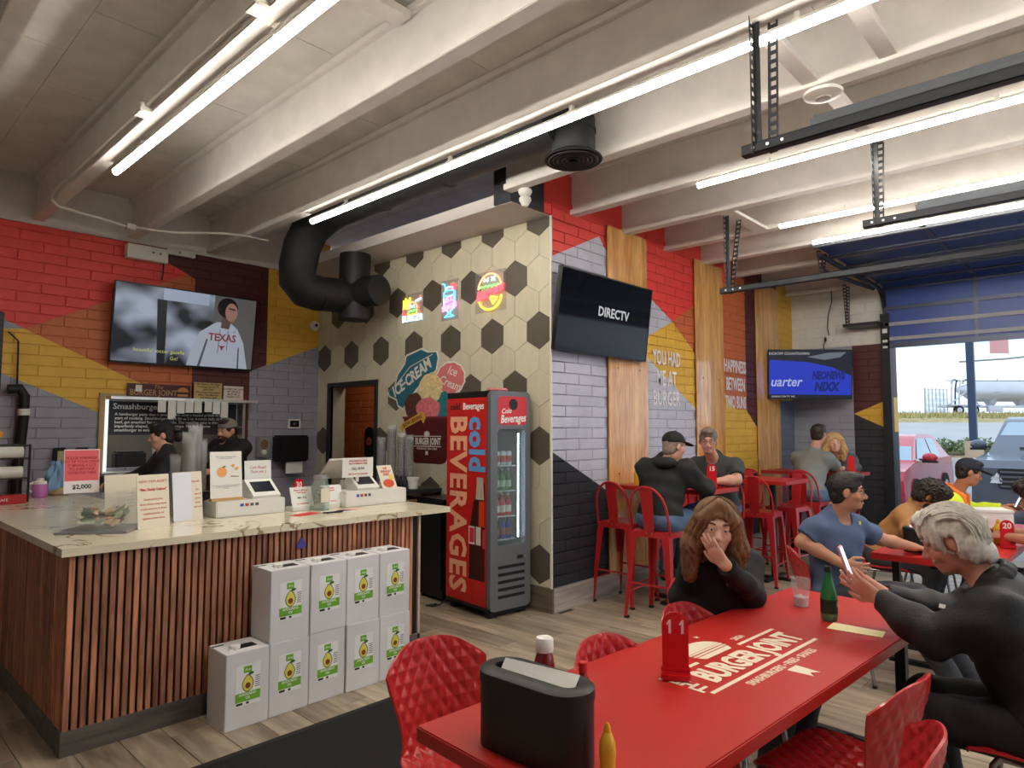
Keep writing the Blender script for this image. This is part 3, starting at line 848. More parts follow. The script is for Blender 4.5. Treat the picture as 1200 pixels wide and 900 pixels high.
bmx.prism(poly[:2] + [(3.42, 4.74), (0.905, 4.74)], 0.9705, 1.01)
bmx.prism([(0.905, 4.7401), (1.76, 4.7401), (1.76, 7.2), (0.905, 7.2)], 0.9705, 1.01)
tag(bmx.build('worktop', stone_m), 'pale cream stone worktop with brown veins on the slatted counter', 'worktop')

# ================================================================== white cartons with avocado labels
carton = mat('white_cardboard', (214, 214, 218), 0.6, var=0.04, vscale=3, bump=0.06, bscale=25, objvar=0.03)
lab_w = mat('label_paper', (232, 234, 236), 0.5)
lab_g = mat('label_green', (112, 176, 48), 0.5)
av_o = mat('avocado_skin', (70, 98, 38), 0.5); av_y = mat('avocado_flesh', (226, 214, 96), 0.5); av_p = mat('avocado_pit', (134, 66, 26), 0.45)
ink = mat('print_black', (36, 36, 38), 0.6); ink_w = mat('print_white', (238, 238, 236), 0.6); ink_g = mat('print_grey', (128, 128, 130), 0.6)
leaf_m = mat('leaf_green', (44, 96, 34), 0.5)
cap_w = mat('cap_white', (228, 228, 224), 0.4)
def disc(cx, cz, pts): return [(cx + x, cz + z) for x, z in pts]
def pear(w, h):
    out = []
    for k in range(28):
        a = 2 * PI * k / 28
        s = math.sin(a); r = w * (0.5 + 0.0 * s) * (1 - 0.38 * max(0, s))
        out.append((r * math.cos(a), h * 0.5 * s))
    return out
BW, BD, BH = 0.243, 0.232, 0.4
def make_carton():
    t = thing('oil_carton', 'x', 'box', (0, 0, 0))
    MB().box(0.0015, BW - 0.0015, 0, BD, 0, BH - 0.001, 0.003).build('carton', carton, t)
    MB().box(0.07, 0.20, 0.06, 0.13, BH - 0.001, BH + 0.0004).build('top_opening', black_m, t)
    MB().box(0.004, 0.066, BD - .05, BD - 0.035, BH - .001, BH + .0004).build('tape_mark', ink, t)
    MB().lathe([(0.026, 0), (0.027, 0.006), (0.027, 0.016), (0.024, 0.019)], 20, (0.085, 0.085, BH)).build('cap', cap_w, t, smooth=True)
    lb = MB().box(0.055, 0.193, -0.0012, 0.0, 0.115, 0.325).build('label', lab_w, t)
    def flat(name, poly, m, d): return MB().prism(poly, -d, -0.0011, 'y').build(name, m, lb)
    flat('green_logo', [(0.098, 0.283), (0.143, 0.283), (0.143, 0.318), (0.098, 0.318)], lab_g, 0.0018)
    flat('green_band', [(0.055, 0.135), (0.193, 0.135), (0.193, 0.182), (0.055, 0.182)], lab_g, 0.0018)
    flat('avocado_skin', disc(0.122, 0.228, pear(0.066, 0.092)), av_o, 0.0017)
    flat('avocado_flesh', disc(0.122, 0.2275, pear(0.056, 0.082)), av_y, 0.0021)
    flat('avocado_pit', disc(0.122, 0.215, [(0.015 * math.cos(a), 0.016 * math.sin(a)) for a in [2 * PI * k / 16 for k in range(16)]]), av_p, 0.0026)
    flat('leaf', [(0.124, 0.273), (0.13, 0.283), (0.148, 0.284), (0.157, 0.277), (0.145, 0.27), (0.132, 0.268)], leaf_m, 0.0022)
    flat('barcode', [(0.06, 0.119), (0.095, 0.119), (0.095, 0.131), (0.06, 0.131)], ink, 0.0015)
    flat('stamp', [(0.115, 0.119), (0.13, 0.119), (0.13, 0.131), (0.115, 0.131)], ink, 0.0015)
    m = MB()
    for k in range(6): m.box(0.163, 0.190, -0.0015, -0.0011, 0.198 + k * 0.011, 0.203 + k * 0.011)
    m.build('fine_print', ink_g, lb)
    text('lettering', 'AVOCADO\nOil', 0.019, ink_w, lb, frame((0.122, -0.0022, 0.161), (1, 0, 0), (0, 0, 1)), 0.0003, 1.0, 0.0004)
    text('lettering', 'Avo', 0.02, ink_w, lb, frame((0.12, -0.0022, 0.30), (1, 0, 0), (0, 0, 1)), 0.0003, shear=0.3)
    return t
c0 = make_carton(); KIDS[c0.name] = list(c0.children)
lbls = ['bottom carton standing alone at the left end, cap open to view', 'second bottom carton of the stack by the slats', 'third bottom carton of the stack by the slats', 'fourth bottom carton of the stack by the slats', 'last bottom carton partly behind the red quilted chair']
ordl = ['low white avocado oil carton with bare top and round white cap showing',
        'white avocado oil carton under the first carton of the upper row',
        'white avocado oil carton under the second carton of the upper row',
        'white avocado oil carton under the third carton of the upper row',
        'white avocado oil carton on the floor partly behind the red chair back',
        'white avocado oil carton on the upper row, first above the lone low carton',
        'white avocado oil carton second in the upper row on the stack',
        'white avocado oil carton third in the upper row on the stack',
        'white avocado oil carton at the end of the upper row by the walkway']
for i in range(9):
    x = 1.607 + (i if i < 5 else i - 4) * 0.2465; z = 0 if i < 5 else BH
    y = 3.578 + (0.004 * (i % 3)) + (0.0 if i < 5 else 0.006)
    o = c0 if i == 0 else dup(c0)
    if 0 < i < 5:
        for ch in list(o.children):
            if ch.name.startswith('cap'): bpy.data.objects.remove(ch, do_unlink=True)
    o.location = (x, y, z); o.rotation_euler = (0, 0, R((i * 37 % 5 - 2) * 0.25)); o['label'] = ordl[i]; o['group'] = 'avocado oil cartons'

# small blue sticker hook on the slats
tag(MB().prism([(2.165, 0.86), (2.2, 0.845), (2.235, 0.86), (2.215, 0.90), (2.2, 0.915), (2.185, 0.89)], 3.878, 3.887, 'y').build('bag_clip', mat('clip_purple', (70, 60, 150), 0.4)), 'small purple clip fixed on the counter slats above cartons', 'clip')

# black floor mat
t = thing('floor_mat', 'black rubber floor mat lying in front of the cartons', 'mat', (2.0, 2.8, 0))
mm = mat('mat_black', (15, 15, 16), 0.9, var=0.15, vscale=40, bump=0.4, bscale=200)
MB().box(-1.6, 1.32, -0.42, 0.49, 0.0, 0.008, 0.003).build('pile', mm, t)
MB().box(-1.64, 1.36, -0.46, 0.53, 0.0, 0.004, 0.0).build('border', mat('mat_rubber', (20, 20, 20), 0.7), t)

# ================================================================== red quilted shell chairs
red_pl = mat('red_shell_plastic', (182, 38, 40), 0.30, coat=0.15, var=0.05, vscale=5)
chrome = mat('leg_steel', (150, 150, 152), 0.25, 0.9)
def chair_mesh():
    NU, NV = 80, 150
    prof = [(0.215, 0.425), (0.20, 0.445), (0.12, 0.448), (0.0, 0.438), (-0.09, 0.436), (-0.15, 0.45), (-0.19, 0.50), (-0.215, 0.58), (-0.24, 0.67), (-0.262, 0.75), (-0.275, 0.815)]
    wid = [0.34, 0.40, 0.43, 0.43, 0.40, 0.36, 0.335, 0.355, 0.41, 0.43, 0.385]
    crv = [0.0, 0.004, 0.014, 0.022, 0.03, 0.04, 0.05, 0.06, 0.07, 0.075, 0.075]
    P = [Vector((0, a, b)) for a, b in prof]
    cum = [0]
    for i in range(1, len(P)): cum.append(cum[-1] + (P[i] - P[i - 1]).length)
    T = cum[-1]
    def cr(arr, s):
        i = 0
        while i < len(cum) - 2 and cum[i + 1] < s: i += 1
        u = (s - cum[i]) / (cum[i + 1] - cum[i])
        g = lambda k: arr[max(0, min(len(arr) - 1, k))]
        p0, p1, p2, p3 = g(i - 1), g(i), g(i + 1), g(i + 2)
        return 0.5 * ((2 * p1) + (p2 - p0) * u + (2 * p0 - 5 * p1 + 4 * p2 - p3) * u * u + (3 * p1 - p0 - 3 * p2 + p3) * u ** 3)
    def tri(q): q = q % 1.0; return 1 - abs(2 * q - 1)
    F = []; 
    base = []; nor = []
    for j in range(NV + 1):
        row = []
        for i in range(NU + 1):
            u = -1 + 2 * i / NU
            s = T * j / NV
            # round off the upper corners
            tt = s / T
            s2 = s - (0.14 * T * max(0, (tt - 0.66) / 0.34) * abs(u) ** 2.6)
            c = cr(P, s2); w = cr(wid, s2); k = cr(crv, s2)
            d = (cr(P, min(T, s2 + 0.004)) - cr(P, max(0, s2 - 0.004))).normalized()
            nn = Vector((1, 0, 0)).cross(d); nn = -nn if nn.dot(Vector((0, 1, 1))) < 0 else nn
            p = c + Vector((u * w / 2, 0, 0)) + nn * (k * u * u)
            row.append((p, nn, s2, u * w / 2))
        base.append(row)
    vs = []; fs = []
    def nrm(j, i):
        a = base[min(j + 1, NV)][i][0] - base[max(j - 1, 0)][i][0]
        b = base[j][min(i + 1, NU)][0] - base[j][max(i - 1, 0)][0]
        n = b.cross(a)
        if n.length < 1e-9: return base[j][i][1]
        n.normalize()
        return n if n.dot(base[j][i][1]) > 0 else -n
    for side in (1, -1):
        for j in range(NV + 1):
            for i in range(NU + 1):
                p, nn, s, x = base[j][i]
                n = nrm(j, i)
                e = min(1, min(i, NU - i) / 5.0, min(j, NV - j) / 5.0)
                q = min(tri(s / 0.084 + x / 0.052), tri(s / 0.084 - x / 0.052))
                h = 0.010 * q * e if side > 0 else (0.006 * q * e)
                vs.append(p + n * side * (0.004 + h))
    W = NU + 1; K = (NU + 1) * (NV + 1)
    for j in range(NV):
        for i in range(NU):
            a = j * W + i
            fs.append((a, a + 1, a + W + 1, a + W)); fs.append((K + a, K + a + W, K + a + W + 1, K + a + 1))
    rim = [(0, i) for i in range(NU)] + [(j, NU) for j in range(NV)] + [(NV, i) for i in range(NU, 0, -1)] + [(j, 0) for j in range(NV, 0, -1)]
    for a, b in zip(rim, rim[1:] + rim[:1]):
        A, B = a[0] * W + a[1], b[0] * W + b[1]
        fs.append((A, B, K + B, K + A))
    m = MB(); m.add(vs, fs)
    return m.mesh('shell', red_pl, True, 28)
def make_chair():
    t = thing('quilted_chair', 'x', 'chair')
    place('shell', chair_mesh(), t)
    for s in (-1, 1):
        MB().tube([(s * 0.19, 0.19, 0.0), (s * 0.165, 0.14, 0.40), (s * 0.15, 0.12, 0.425)], [0.010, 0.012, 0.012], 10).build('leg', chrome, t, smooth=True)
        MB().tube([(s * 0.19, -0.22, 0.0), (s * 0.165, -0.13, 0.40), (s * 0.15, -0.10, 0.425)], [0.010, 0.012, 0.012], 10).build('leg', chrome, t, smooth=True)
        MB().tube([(s * 0.15, 0.12, 0.422), (s * 0.15, -0.10, 0.42)], 0.011, 8).build('seat_bracket', chrome, t, smooth=True)
        for y in (0.19, -0.22): MB().cyl((s * 0.19, y, 0), 0.014, 0.018, 10).build('foot_cap', black_m, t)
    MB().tube([(-0.18, -0.19, 0.16), (0.18, -0.19, 0.16)], 0.007, 8).build('stretcher', chrome, t, smooth=True)
    return t
q0 = make_chair(); KIDS[q0.name] = list(q0.children)
# (x, y, direction the sitter faces in degrees, label)
chairs = [(1.62, 1.73, -99, 'red quilted shell chair pulled out beside the end of the table, whole back showing'),
          (2.10, 1.28, -94, 'red quilted shell chair pushed in behind the squeeze bottles, only top rim showing'),
          (2.73, 1.30, -94, 'red quilted shell chair pushed in behind the table number 11 stand'),
          (3.22, 1.55, -100, 'red quilted shell chair in which the woman in black sits'),
          (2.50, 0.80, 84, 'red quilted shell chair with dark seat showing beside the table edge'),
          (2.02, 0.67, 102, 'red quilted shell chair beside the printed table flag, only its curved back showing'),
          (3.16, 0.30, 92, 'red quilted shell chair under the white-haired man in black jacket'),
          (4.72, 1.52, -62, 'red quilted shell chair under the man in blue T-shirt'),
          (6.42, 1.62, -90, 'red quilted shell chair under the bearded man in tan shirt'),
          (7.5, 1.52, -88, 'red quilted shell chair under the man in yellow safety vest'),
          (6.15, 0.26, 90, 'red quilted shell chair at the side of the table with napkin box')]
for i, (x, y, a, lab) in enumerate(chairs):
    o = q0 if i == 0 else dup(q0)
    o.location = (x, y, 0); o.rotation_euler = (0, 0, R(a - 90)); o['label'] = lab; o['group'] = 'red quilted chairs'

# ================================================================== tables
red_top = mat('red_table_laminate', (178, 38, 32), 0.38, var=0.04, vscale=3, bump=0.02, bscale=80)
leg_bl = mat('table_leg_black', (20, 20, 21), 0.5)
def table(label, cx, cy, lx, ly, z, rz, th=0.045, pedestal=False, top_mat=None):
    t = thing('red_table', label, 'table', (cx, cy, 0), rz)
    MB().box(-lx / 2, lx / 2, -ly / 2, ly / 2, z - th, z, 0.004).build('tabletop', top_mat or red_top, t)
    ov = 0.10 if not pedestal else 0
    if pedestal:
        for y in ((-ly / 4, ly / 4) if ly > 1 else (0,)):
            MB().cyl((0, y, 0.02), 0.035, z - th - 0.02, 16).build('column', leg_bl, t, smooth=True)
            MB().box(-0.26, 0.26, y - 0.03, y + 0.03, 0.0, 0.03, 0.004).build('base_foot', leg_bl, t)
            MB().box(-0.03, 0.03, y - 0.26, y + 0.26, 0.0, 0.03, 0.004).build('base_foot', leg_bl, t)
    else:
        for sx in (-1, 1):
            for sy in (-1, 1):
                x, y = sx * (lx / 2 - 0.16), sy * (ly / 2 - 0.12)
                MB().box(x - 0.022, x + 0.022, y - 0.022, y + 0.022, 0, z - th).build('leg', leg_bl, t)
            x = sx * (lx / 2 - 0.16)
            MB().box(x - 0.02, x + 0.02, -ly / 2 + 0.10, ly / 2 - 0.10, 0.10, 0.14).build('cross_bar', leg_bl, t)
            MB().box(x - 0.03, x + 0.03, -ly / 2 + 0.06, ly / 2 - 0.06, 0.0, 0.025).build('foot', leg_bl, t)
        MB().box(-lx / 2 + 0.16, lx / 2 - 0.16, -0.02, 0.02, 0.10, 0.14).build('stretcher', leg_bl, t)
        MB().box(-lx / 2 + 0.14, lx / 2 - 0.14, -0.03, 0.03, z - th - 0.04, z - th).build('rail', leg_bl, t)
    return t
RT = math.atan2(-0.138, 2.44)
main_t = table('long red table with white printed burger logo, number 11 stand on it', 2.462, 1.132, 2.46, 0.70, 0.75, RT)
far_t = table('long red table with number 20 stand and napkin box', 6.36, 1.01, 2.46, 0.72, 0.75, R(-1.5))
table('high red bar table with number 15 stand against the mural wall', 5.73, 3.235, 0.62, 0.97, 1.065, 0, 0.04, True)
table('high red bar table with empty red stools around it', 7.25, 3.185, 0.64, 1.06, 1.065, 0, 0.04, True)
table('high red bar table between the couple near the corner screen', 9.0, 3.08, 0.62, 1.15, 1.065, 0, 0.04, True)
# printed logo on the main table
prt = mat('table_print_cream', (226, 214, 190), 0.45)
ZP = 0.7502
def tl(x, y): # table-local from world
    c, s = math.cos(-RT), math.sin(-RT); dx, dy = x - 2.462, y - 1.132
    return (c * dx - s * dy, s * dx + c * dy)
def tframe(x, y): return frame((x, y, ZP), (1, 0, 0), (0, 1, 0))
def strip_(m, x0, x1, y0, y1): m.box(x0, x1, y0, y1, ZP - 0.0004, ZP + 0.0004)
m = MB()
o0 = tl(2.46, 1.08)
OX, OY2 = o0[0], o0[1] + 0.02
m2 = MB(); strip_(m2, OX - 0.40, OX + 0.42, OY2 - 0.088, OY2 - 0.072); strip_(m2, OX - 0.42, OX - 0.18, OY2 + 0.094, OY2 + 0.110); strip_(m2, OX + 0.12, OX + 0.42, OY2 + 0.094, OY2 + 0.110)
m2.build('logo_rule', prt, main_t)
text('logo_text', 'BURGER JOINT', 0.15, prt, main_t, tframe(OX + 0.045, OY2 + 0.006), 0.0004, 0.715, 0.006, space=0.98)
text('logo_text', 'THE', 0.075, prt, main_t, frame((OX - 0.385, OY2 + 0.006, ZP), (0, 1, 0), (-1, 0, 0)), 0.0004, 0.95, 0.003)
text('logo_text', 'SMASHBURGERS • FRIES • SHAKES', 0.045, prt, main_t, tframe(OX + 0.02, OY2 - 0.128), 0.0004, 0.78, 0.001)
text('logo_text', '2024', 0.04, prt, main_t, tframe(OX + 0.20, OY2 + 0.145), 0.0004, 1, 0.001)
text('logo_text', 'EST.', 0.04, prt, main_t, tframe(OX - 0.26, OY2 + 0.145), 0.0004, 1, 0.001)
m3 = MB()
bx, by = OX - 0.03, OY2 + 0.115
def half(y0, h, w): return [(bx + w * math.cos(a), y0 + h * math.sin(a)) for a in [PI * k / 12 for k in range(13)]]
m3.prism(half(by + 0.05, 0.075, 0.115), ZP - .0004, ZP + .0004)
for k in range(2):
    y = by + 0.018 + 0.018 * k
    m3.prism([(bx - 0.115, y), (bx + 0.115, y), (bx + 0.115, y + 0.011), (bx - 0.115, y + 0.011)], ZP - .0004, ZP + .0004)
m3.prism([(bx - 0.11, by + 0.012), (bx + 0.11, by + 0.012), (bx + 0.09, by - 0.016), (bx - 0.09, by - 0.016)], ZP - .0004, ZP + .0004)
m3.build('logo_burger', prt, main_t)
m4 = MB()
for dx, dy in ((-0.11, 0.15), (-0.045, 0.17), (0.045, 0.17), (0.11, 0.15)):
    st = [(bx + dx + (0.015 if k % 2 == 0 else 0.006) * math.sin(k * PI / 5), by + dy + (0.015 if k % 2 == 0 else 0.006) * math.cos(k * PI / 5)) for k in range(10)]
    m4.prism(st, ZP - .0004, ZP + .0004)
m4.build('logo_star', prt, main_t)
fx, fy = OX + 0.02, OY2 - 0.20
MB().prism([(fx - 0.035, fy + 0.045), (fx + 0.035, fy + 0.045), (fx + 0.028, fy - 0.045), (fx, fy - 0.02), (fx - 0.028, fy - 0.045)], ZP - .0004, ZP + .0004).build('logo_flag', prt, main_t)

# ================================================================== red metal bar stools
red_mt = mat('red_painted_metal', (176, 34, 38), 0.32, 0.1, coat=0.3, var=0.06, vscale=5)
foot_r = mat('rubber_foot', (24, 22, 22), 0.7)
def make_stool():
    t = thing('bar_stool', 'x', 'stool')
    S = 0.745
    # seat pan with rounded corners and turned-down lip
    def rr(w, r):
        o = []
        for cx, cy, a0 in ((w - r, w - r, 0), (-w + r, w - r, 90), (-w + r, -w + r, 180), (w - r, -w + r, 270)):
            for k in range(6): o.append((cx + r * math.cos(R(a0 + 18 * k)), cy + r * math.sin(R(a0 + 18 * k))))
        return o
    A, B, C_ = rr(0.165, 0.05), rr(0.178, 0.055), rr(0.15, 0.045)
    n = len(A); m = MB()
    vs = [(x, y, S - 0.004) for x, y in C_] + [(x, y, S) for x, y in A] + [(x, y, S - 0.008) for x, y in B] + [(x * 1.02, y * 1.02, S - 0.055) for x, y in B]
    fs = [tuple(range(n))]
    for k in range(3):
        for i in range(n): fs.append((k * n + i, k * n + (i + 1) % n, (k + 1) * n + (i + 1) % n, (k + 1) * n + i))
    m.add(vs, fs); m.build('seat', red_mt, t, smooth=True, angle=45)
    for sx in (-1, 1):
        for sy in (-1, 1):
            # tapered folded-sheet leg, splayed
            def ring(z, c, w):
                d = 0.018
                return [(sx * (c - w), sy * c, z), (sx * c, sy * c, z), (sx * c, sy * (c - w), z), (sx * (c - 0.006), sy * (c - w), z), (sx * (c - 0.006), sy * (c - 0.006), z), (sx * (c - w), sy * (c - 0.006), z)]
            rg = [ring(S - 0.01, 0.176, 0.07), ring(S - 0.12, 0.188, 0.062), ring(0.3, 0.208, 0.042), ring(0.02, 0.225, 0.028)]
            mm = MB(); vv = [p for r_ in rg for p in r_]; ff = []
            for k in range(3):
                for i in range(6): ff.append((k * 6 + i, k * 6 + (i + 1) % 6, (k + 1) * 6 + (i + 1) % 6, (k + 1) * 6 + i))
            ff += [tuple(range(6)), tuple(range(18, 24))]
            mm.add(vv, ff)
            lg = mm.build('leg', red_mt, t)
            MB().box(sx * 0.226 - 0.0, sx * 0.226 - sx * 0.034, sy * 0.226, sy * 0.226 - sy * 0.034, 0.0, 0.02).build('rubber_foot', foot_r, lg)
    for z, c in ((0.30, 0.203), (0.22, 0.207)):
        for k in range(4):
            if (z > 0.25) == (k % 2 == 0):
                p = [(-c, -c, z), (c, -c, z)] if k == 0 else [(c, -c, z), (c, c, z)] if k == 1 else [(c, c, z), (-c, c, z)] if k == 2 else [(-c, c, z), (-c, -c, z)]
                MB().tube(p, 0.008, 8).build('foot_rail', red_mt, t, smooth=True)
    # back: bent hoop and central splat (sitter faces +y, back at -y)
    hoop = []
    for k in range(25):
        a = PI * k / 24
        x = 0.185 * math.cos(a); zz = math.sin(a) ** 0.55
        hoop.append((x * (1.0 if zz < .6 else 1.0), -0.165 - 0.075 * zz, S - 0.03 + 0.40 * zz))
    MB().tube(hoop, 0.011, 8).build('back_hoop', red_mt, t, smooth=True)
    MB().add([(-0.045, -0.172, S - 0.03), (0.045, -0.172, S - 0.03), (0.06, -0.235, S + 0.37), (-0.06, -0.235, S + 0.37),
              (-0.045, -0.178, S - 0.03), (0.045, -0.178, S - 0.03), (0.06, -0.241, S + 0.37), (-0.06, -0.241, S + 0.37)],
             [(0, 1, 2, 3), (7, 6, 5, 4), (0, 4, 5, 1), (1, 5, 6, 2), (2, 6, 7, 3), (3, 7, 4, 0)]).build('splat', red_mt, t)
    for x in (-0.025, 0.025): MB().at((x, -0.18, S - 0.02), (R(90), 0, 0)).cyl((0, 0, -0.004), 0.006, 0.008, 8).build('rivet', mat('rivet_steel', (170, 165, 160), 0.3, 0.8), t)
    return t
s0 = make_stool(); KIDS[s0.name] = list(s0.children)
stools = [(5.36, 3.565, -90, 'red metal bar stool standing empty against the grey baseboard under the screen'),
          (5.12, 3.05, -88, 'red metal bar stool under the man in black hoodie and cap'),
          (6.28, 3.08, 92, 'red metal bar stool under the man in grey polo shirt'),
          (7.00, 2.96, -84, 'empty red metal bar stool with splat back pushed under the high table'),
          (7.72, 2.94, 84, 'empty red metal bar stool facing its twin across the high table'),
          (6.98, 3.50, -90, 'empty red metal bar stool nearer the wall beside the man in polo shirt'),
          (7.74, 3.50, 90, 'empty red metal bar stool nearer the wall behind the middle bar table'),
          (8.40, 2.96, -88, 'red metal bar stool under the man in grey T-shirt'),
          (9.62, 2.98, 90, 'red metal bar stool under the blonde woman')]
for i, (x, y, a, lab) in enumerate(stools):
    o = s0 if i == 0 else dup(s0)
    o.location = (x, y, 0); o.rotation_euler = (0, 0, R(a)); o['label'] = lab; o['group'] = 'red metal bar stools'
# ================================================================== wall-mounted things
# ---------------- wooden wall panels made of upright boards
panel_w = woodmat('honey_board_wood', (190, 128, 62), (234, 182, 112), 'z', 3.5, 0.22, 9.0, 0.05, 0.1, coat=0.6)
panel_edge = mat('panel_edge_dark', (96, 58, 30), 0.5)
for i, (a, b) in enumerate(POSTS):
    lab = ['tall honey wood board panel partly behind the black screen', 'tall honey wood board panel between the two wall sayings', 'tall honey wood board panel near the corner with the blue screen'][i]
    t = thing('wood_wall_panel', lab, 'wall panel', ((a + b) / 2, YP - 0.013, 0.21), 0, 'wood wall panels')
    w = b - a; n = 8
    MB().box(-w / 2, w / 2, -0.010, 0.0, 0.0, 3.42).build('backing', panel_edge, t)
    bm_ = MB().box(-w / n / 2 + 0.0006, w / n / 2 - 0.0006, -0.026, -0.010, 0.0, 3.42, 0.001).mesh('board', panel_w)
    for k in range(n): place('board', bm_, t, (-w / 2 + w / n * (k + 0.5), 0, 0))
    for x in (-w * 0.28, w * 0.28):
        for z in (0.95, 2.0): MB().at((x, -0.026, z), (R(90), 0, 0)).cyl((0, 0, -0.001), 0.009, 0.004, 10).build('screw', mat('screw_dark', (70, 48, 30), 0.5), t)
# ---------------- sayings painted on the wall
say = mat('lettering_white', (232, 230, 232), 0.5)
def wall_text(label, lines, x, z, h, w, sp):
    t = thing('wall_lettering', label, 'lettering', (x, YP - 0.0165, z))
    for k, s in enumerate(lines):
        o = text('line_of_letters', s, h, say, t, None, 0.0012, 1.0, 0.004)
        me = o.data; xs = [v.co.x for v in me.vertices]; zs = [v.co.y for v in me.vertices]
        sc = w[k] / (max(xs) - min(xs)); sh = h * 0.9 / (max(zs) - min(zs))
        cx, cz = (max(xs) + min(xs)) / 2, (max(zs) + min(zs)) / 2
        me.transform(frame((0, 0, -k * sp), (1, 0, 0), (0, 0, 1)) @ Matrix.Diagonal((sc, sh, 1, 1)) @ Matrix.Translation((-cx, -cz, 0)))
    return t
wall_text('white painted saying YOU HAD ME AT BURGER on the mural wall', ['YOU HAD', 'ME AT', 'BURGER'], 6.545, 2.385, 0.185, [0.60, 0.42, 0.58], 0.222)
wall_text('white painted saying HAPPINESS BETWEEN TWO BUNS on the mural wall', ['HAPPINESS', 'BETWEEN', 'TWO BUNS'], 8.275, 2.415, 0.185, [0.64, 0.54, 0.60], 0.232)

# ---------------- screens
bez = mat('screen_bezel_black', (14, 14, 15), 0.35)
def scr(name, col, s=1.0, rough=0.25):
    return mat(name, (4, 4, 4), rough, emit=s * 0.62, emitcol=col)
def tv(label, c, right, upv, w, h, screen_mat, arm=None):
    """c = centre of the screen face; right/up = screen axes as seen by the viewer"""
    x = Vector(right).normalized(); y = Vector(upv).normalized(); n = x.cross(y)
    t = bpy.data.objects.new('television', None); COL.objects.link(t)
    t.matrix_world = frame(c, x, y)
    tag(t, label, 'television')
    MB().box(-w / 2, w / 2, -h / 2, h / 2, -0.045, -0.004, 0.006).build('casing', bez, t)
    b = 0.012
    MB().box(-w / 2, w / 2, -h / 2, -h / 2 + b + .006, -0.004, 0.0).box(-w / 2, w / 2, h / 2 - b, h / 2, -0.004, 0.0).box(-w / 2, -w / 2 + b, -h / 2, h / 2, -0.004, 0.0).box(w / 2 - b, w / 2, -h / 2, h / 2, -0.004, 0.0).build('bezel', bez, t)
    s = MB().box(-w / 2 + b, w / 2 - b, -h / 2 + b, h / 2 - b, -0.0035, -0.0025).build('screen', screen_mat, t)
    if arm: MB().box(-0.15, 0.15, -0.12, 0.12, -0.045 - arm, -0.045).build('mount', black_m, t)
    return t, s
def noise_screen(name, c0, c1, scale, s=1.0, st=(1, 1, 1), p0=0.4, p1=0.65):
    m = bpy.data.materials.new(name); m.use_nodes = True
    nt = m.node_tree; p = nt.nodes['Principled BSDF']
    p.inputs['Base Color'].default_value = (0.002, 0.002, 0.002, 1); p.inputs['Roughness'].default_value = 0.2
    tcn = nt.nodes.new('ShaderNodeTexCoord'); mp = nt.nodes.new('ShaderNodeMapping'); mp.inputs['Scale'].default_value = st
    nz = nt.nodes.new('ShaderNodeTexNoise'); nz.inputs['Scale'].default_value = scale; nz.inputs['Detail'].default_value = 1.5
    r = nt.nodes.new('ShaderNodeValToRGB')
    r.color_ramp.elements[0].position = p0; r.color_ramp.elements[0].color = rgb(*c0)
    r.color_ramp.elements[1].position = p1; r.color_ramp.elements[1].color = rgb(*c1)
    nt.links.new(tcn.outputs['Object'], mp.inputs['Vector']); nt.links.new(mp.outputs['Vector'], nz.inputs['Vector'])
    nt.links.new(nz.outputs['Fac'], r.inputs['Fac']); nt.links.new(r.outputs['Color'], p.inputs['Emission Color'])
    p.inputs['Emission Strength'].default_value = s
    return m
def flatp(parent, name, pts, m, d=0.0): return MB().prism(pts, -0.0024 + d, -0.002 + d).build(name, m, parent)
def ellp(cx, cy, rx, ry, n=24, a0=0, a1=360): return [(cx + rx * math.cos(R(a0 + (a1 - a0) * k / (n - (0 if a1 - a0 == 360 else 1)))), cy + ry * math.sin(R(a0 + (a1 - a0) * k / (n - (0 if a1 - a0 == 360 else 1))))) for k in range(n)]
# big screen over the service window: grey film still
tiltv = Vector((0, -math.sin(R(7)), math.cos(R(7))))
t, s = tv('large wall television showing a man in grey TEXAS hoodie', (2.866, YB - 0.16, 2.69), (1, 0, 0), tiltv, 1.50, 0.835, noise_screen('screen_film_still', (14, 15, 18), (150, 158, 175), 2.0, 0.55, (1, 1.5, 1)), 0.09)
flatp(s, 'shown_wall', [(0.26, -0.41), (0.745, -0.41), (0.745, 0.41), (0.26, 0.41)], scr('px_grey', (84, 82, 80), 0.8))
flatp(s, 'shown_window', [(-0.28, 0.28), (0.2, 0.28), (0.2, 0.405), (-0.28, 0.405)], scr('px_sky', (150, 160, 180), 0.8))
flatp(s, 'shown_pillar', [(-0.30, -0.41), (-0.22, -0.41), (-0.24, 0.28), (-0.34, 0.28)], scr('px_dark', (20, 21, 24), 0.8), .0004)
hood = [(0.00, -0.41), (0.04, -0.22), (0.12, -0.02), (0.24, 0.07), (0.30, 0.11), (0.46, 0.11), (0.54, 0.05), (0.62, -0.10), (0.69, -0.41)]
flatp(s, 'shown_hoodie', hood, scr('px_hoodie', (150, 156, 168), 0.85), .0006)
flatp(s, 'shown_sleeve_fold', [(0.115, -0.41), (0.145, -0.41), (0.215, -0.1), (0.20, -0.08)], scr('px_fold', (74, 78, 88), 0.8), .001)
flatp(s, 'shown_sleeve_fold', [(0.565, -0.41), (0.585, -0.41), (0.575, -0.15), (0.56, -0.17)], scr('px_fold', (74, 78, 88), 0.8), .001)
flatp(s, 'shown_neck', [(0.345, 0.05), (0.44, 0.04), (0.47, 0.16), (0.36, 0.17)], scr('px_skin_dark', (84, 62, 56), 0.8), .001)
flatp(s, 'shown_hair', ellp(0.41, 0.28, 0.115, 0.115), scr('px_hair', (24, 20, 20), 0.8), .0012)
flatp(s, 'shown_face', ellp(0.455, 0.235, 0.07, 0.105), scr('px_skin', (142, 104, 92), 0.8), .0016)
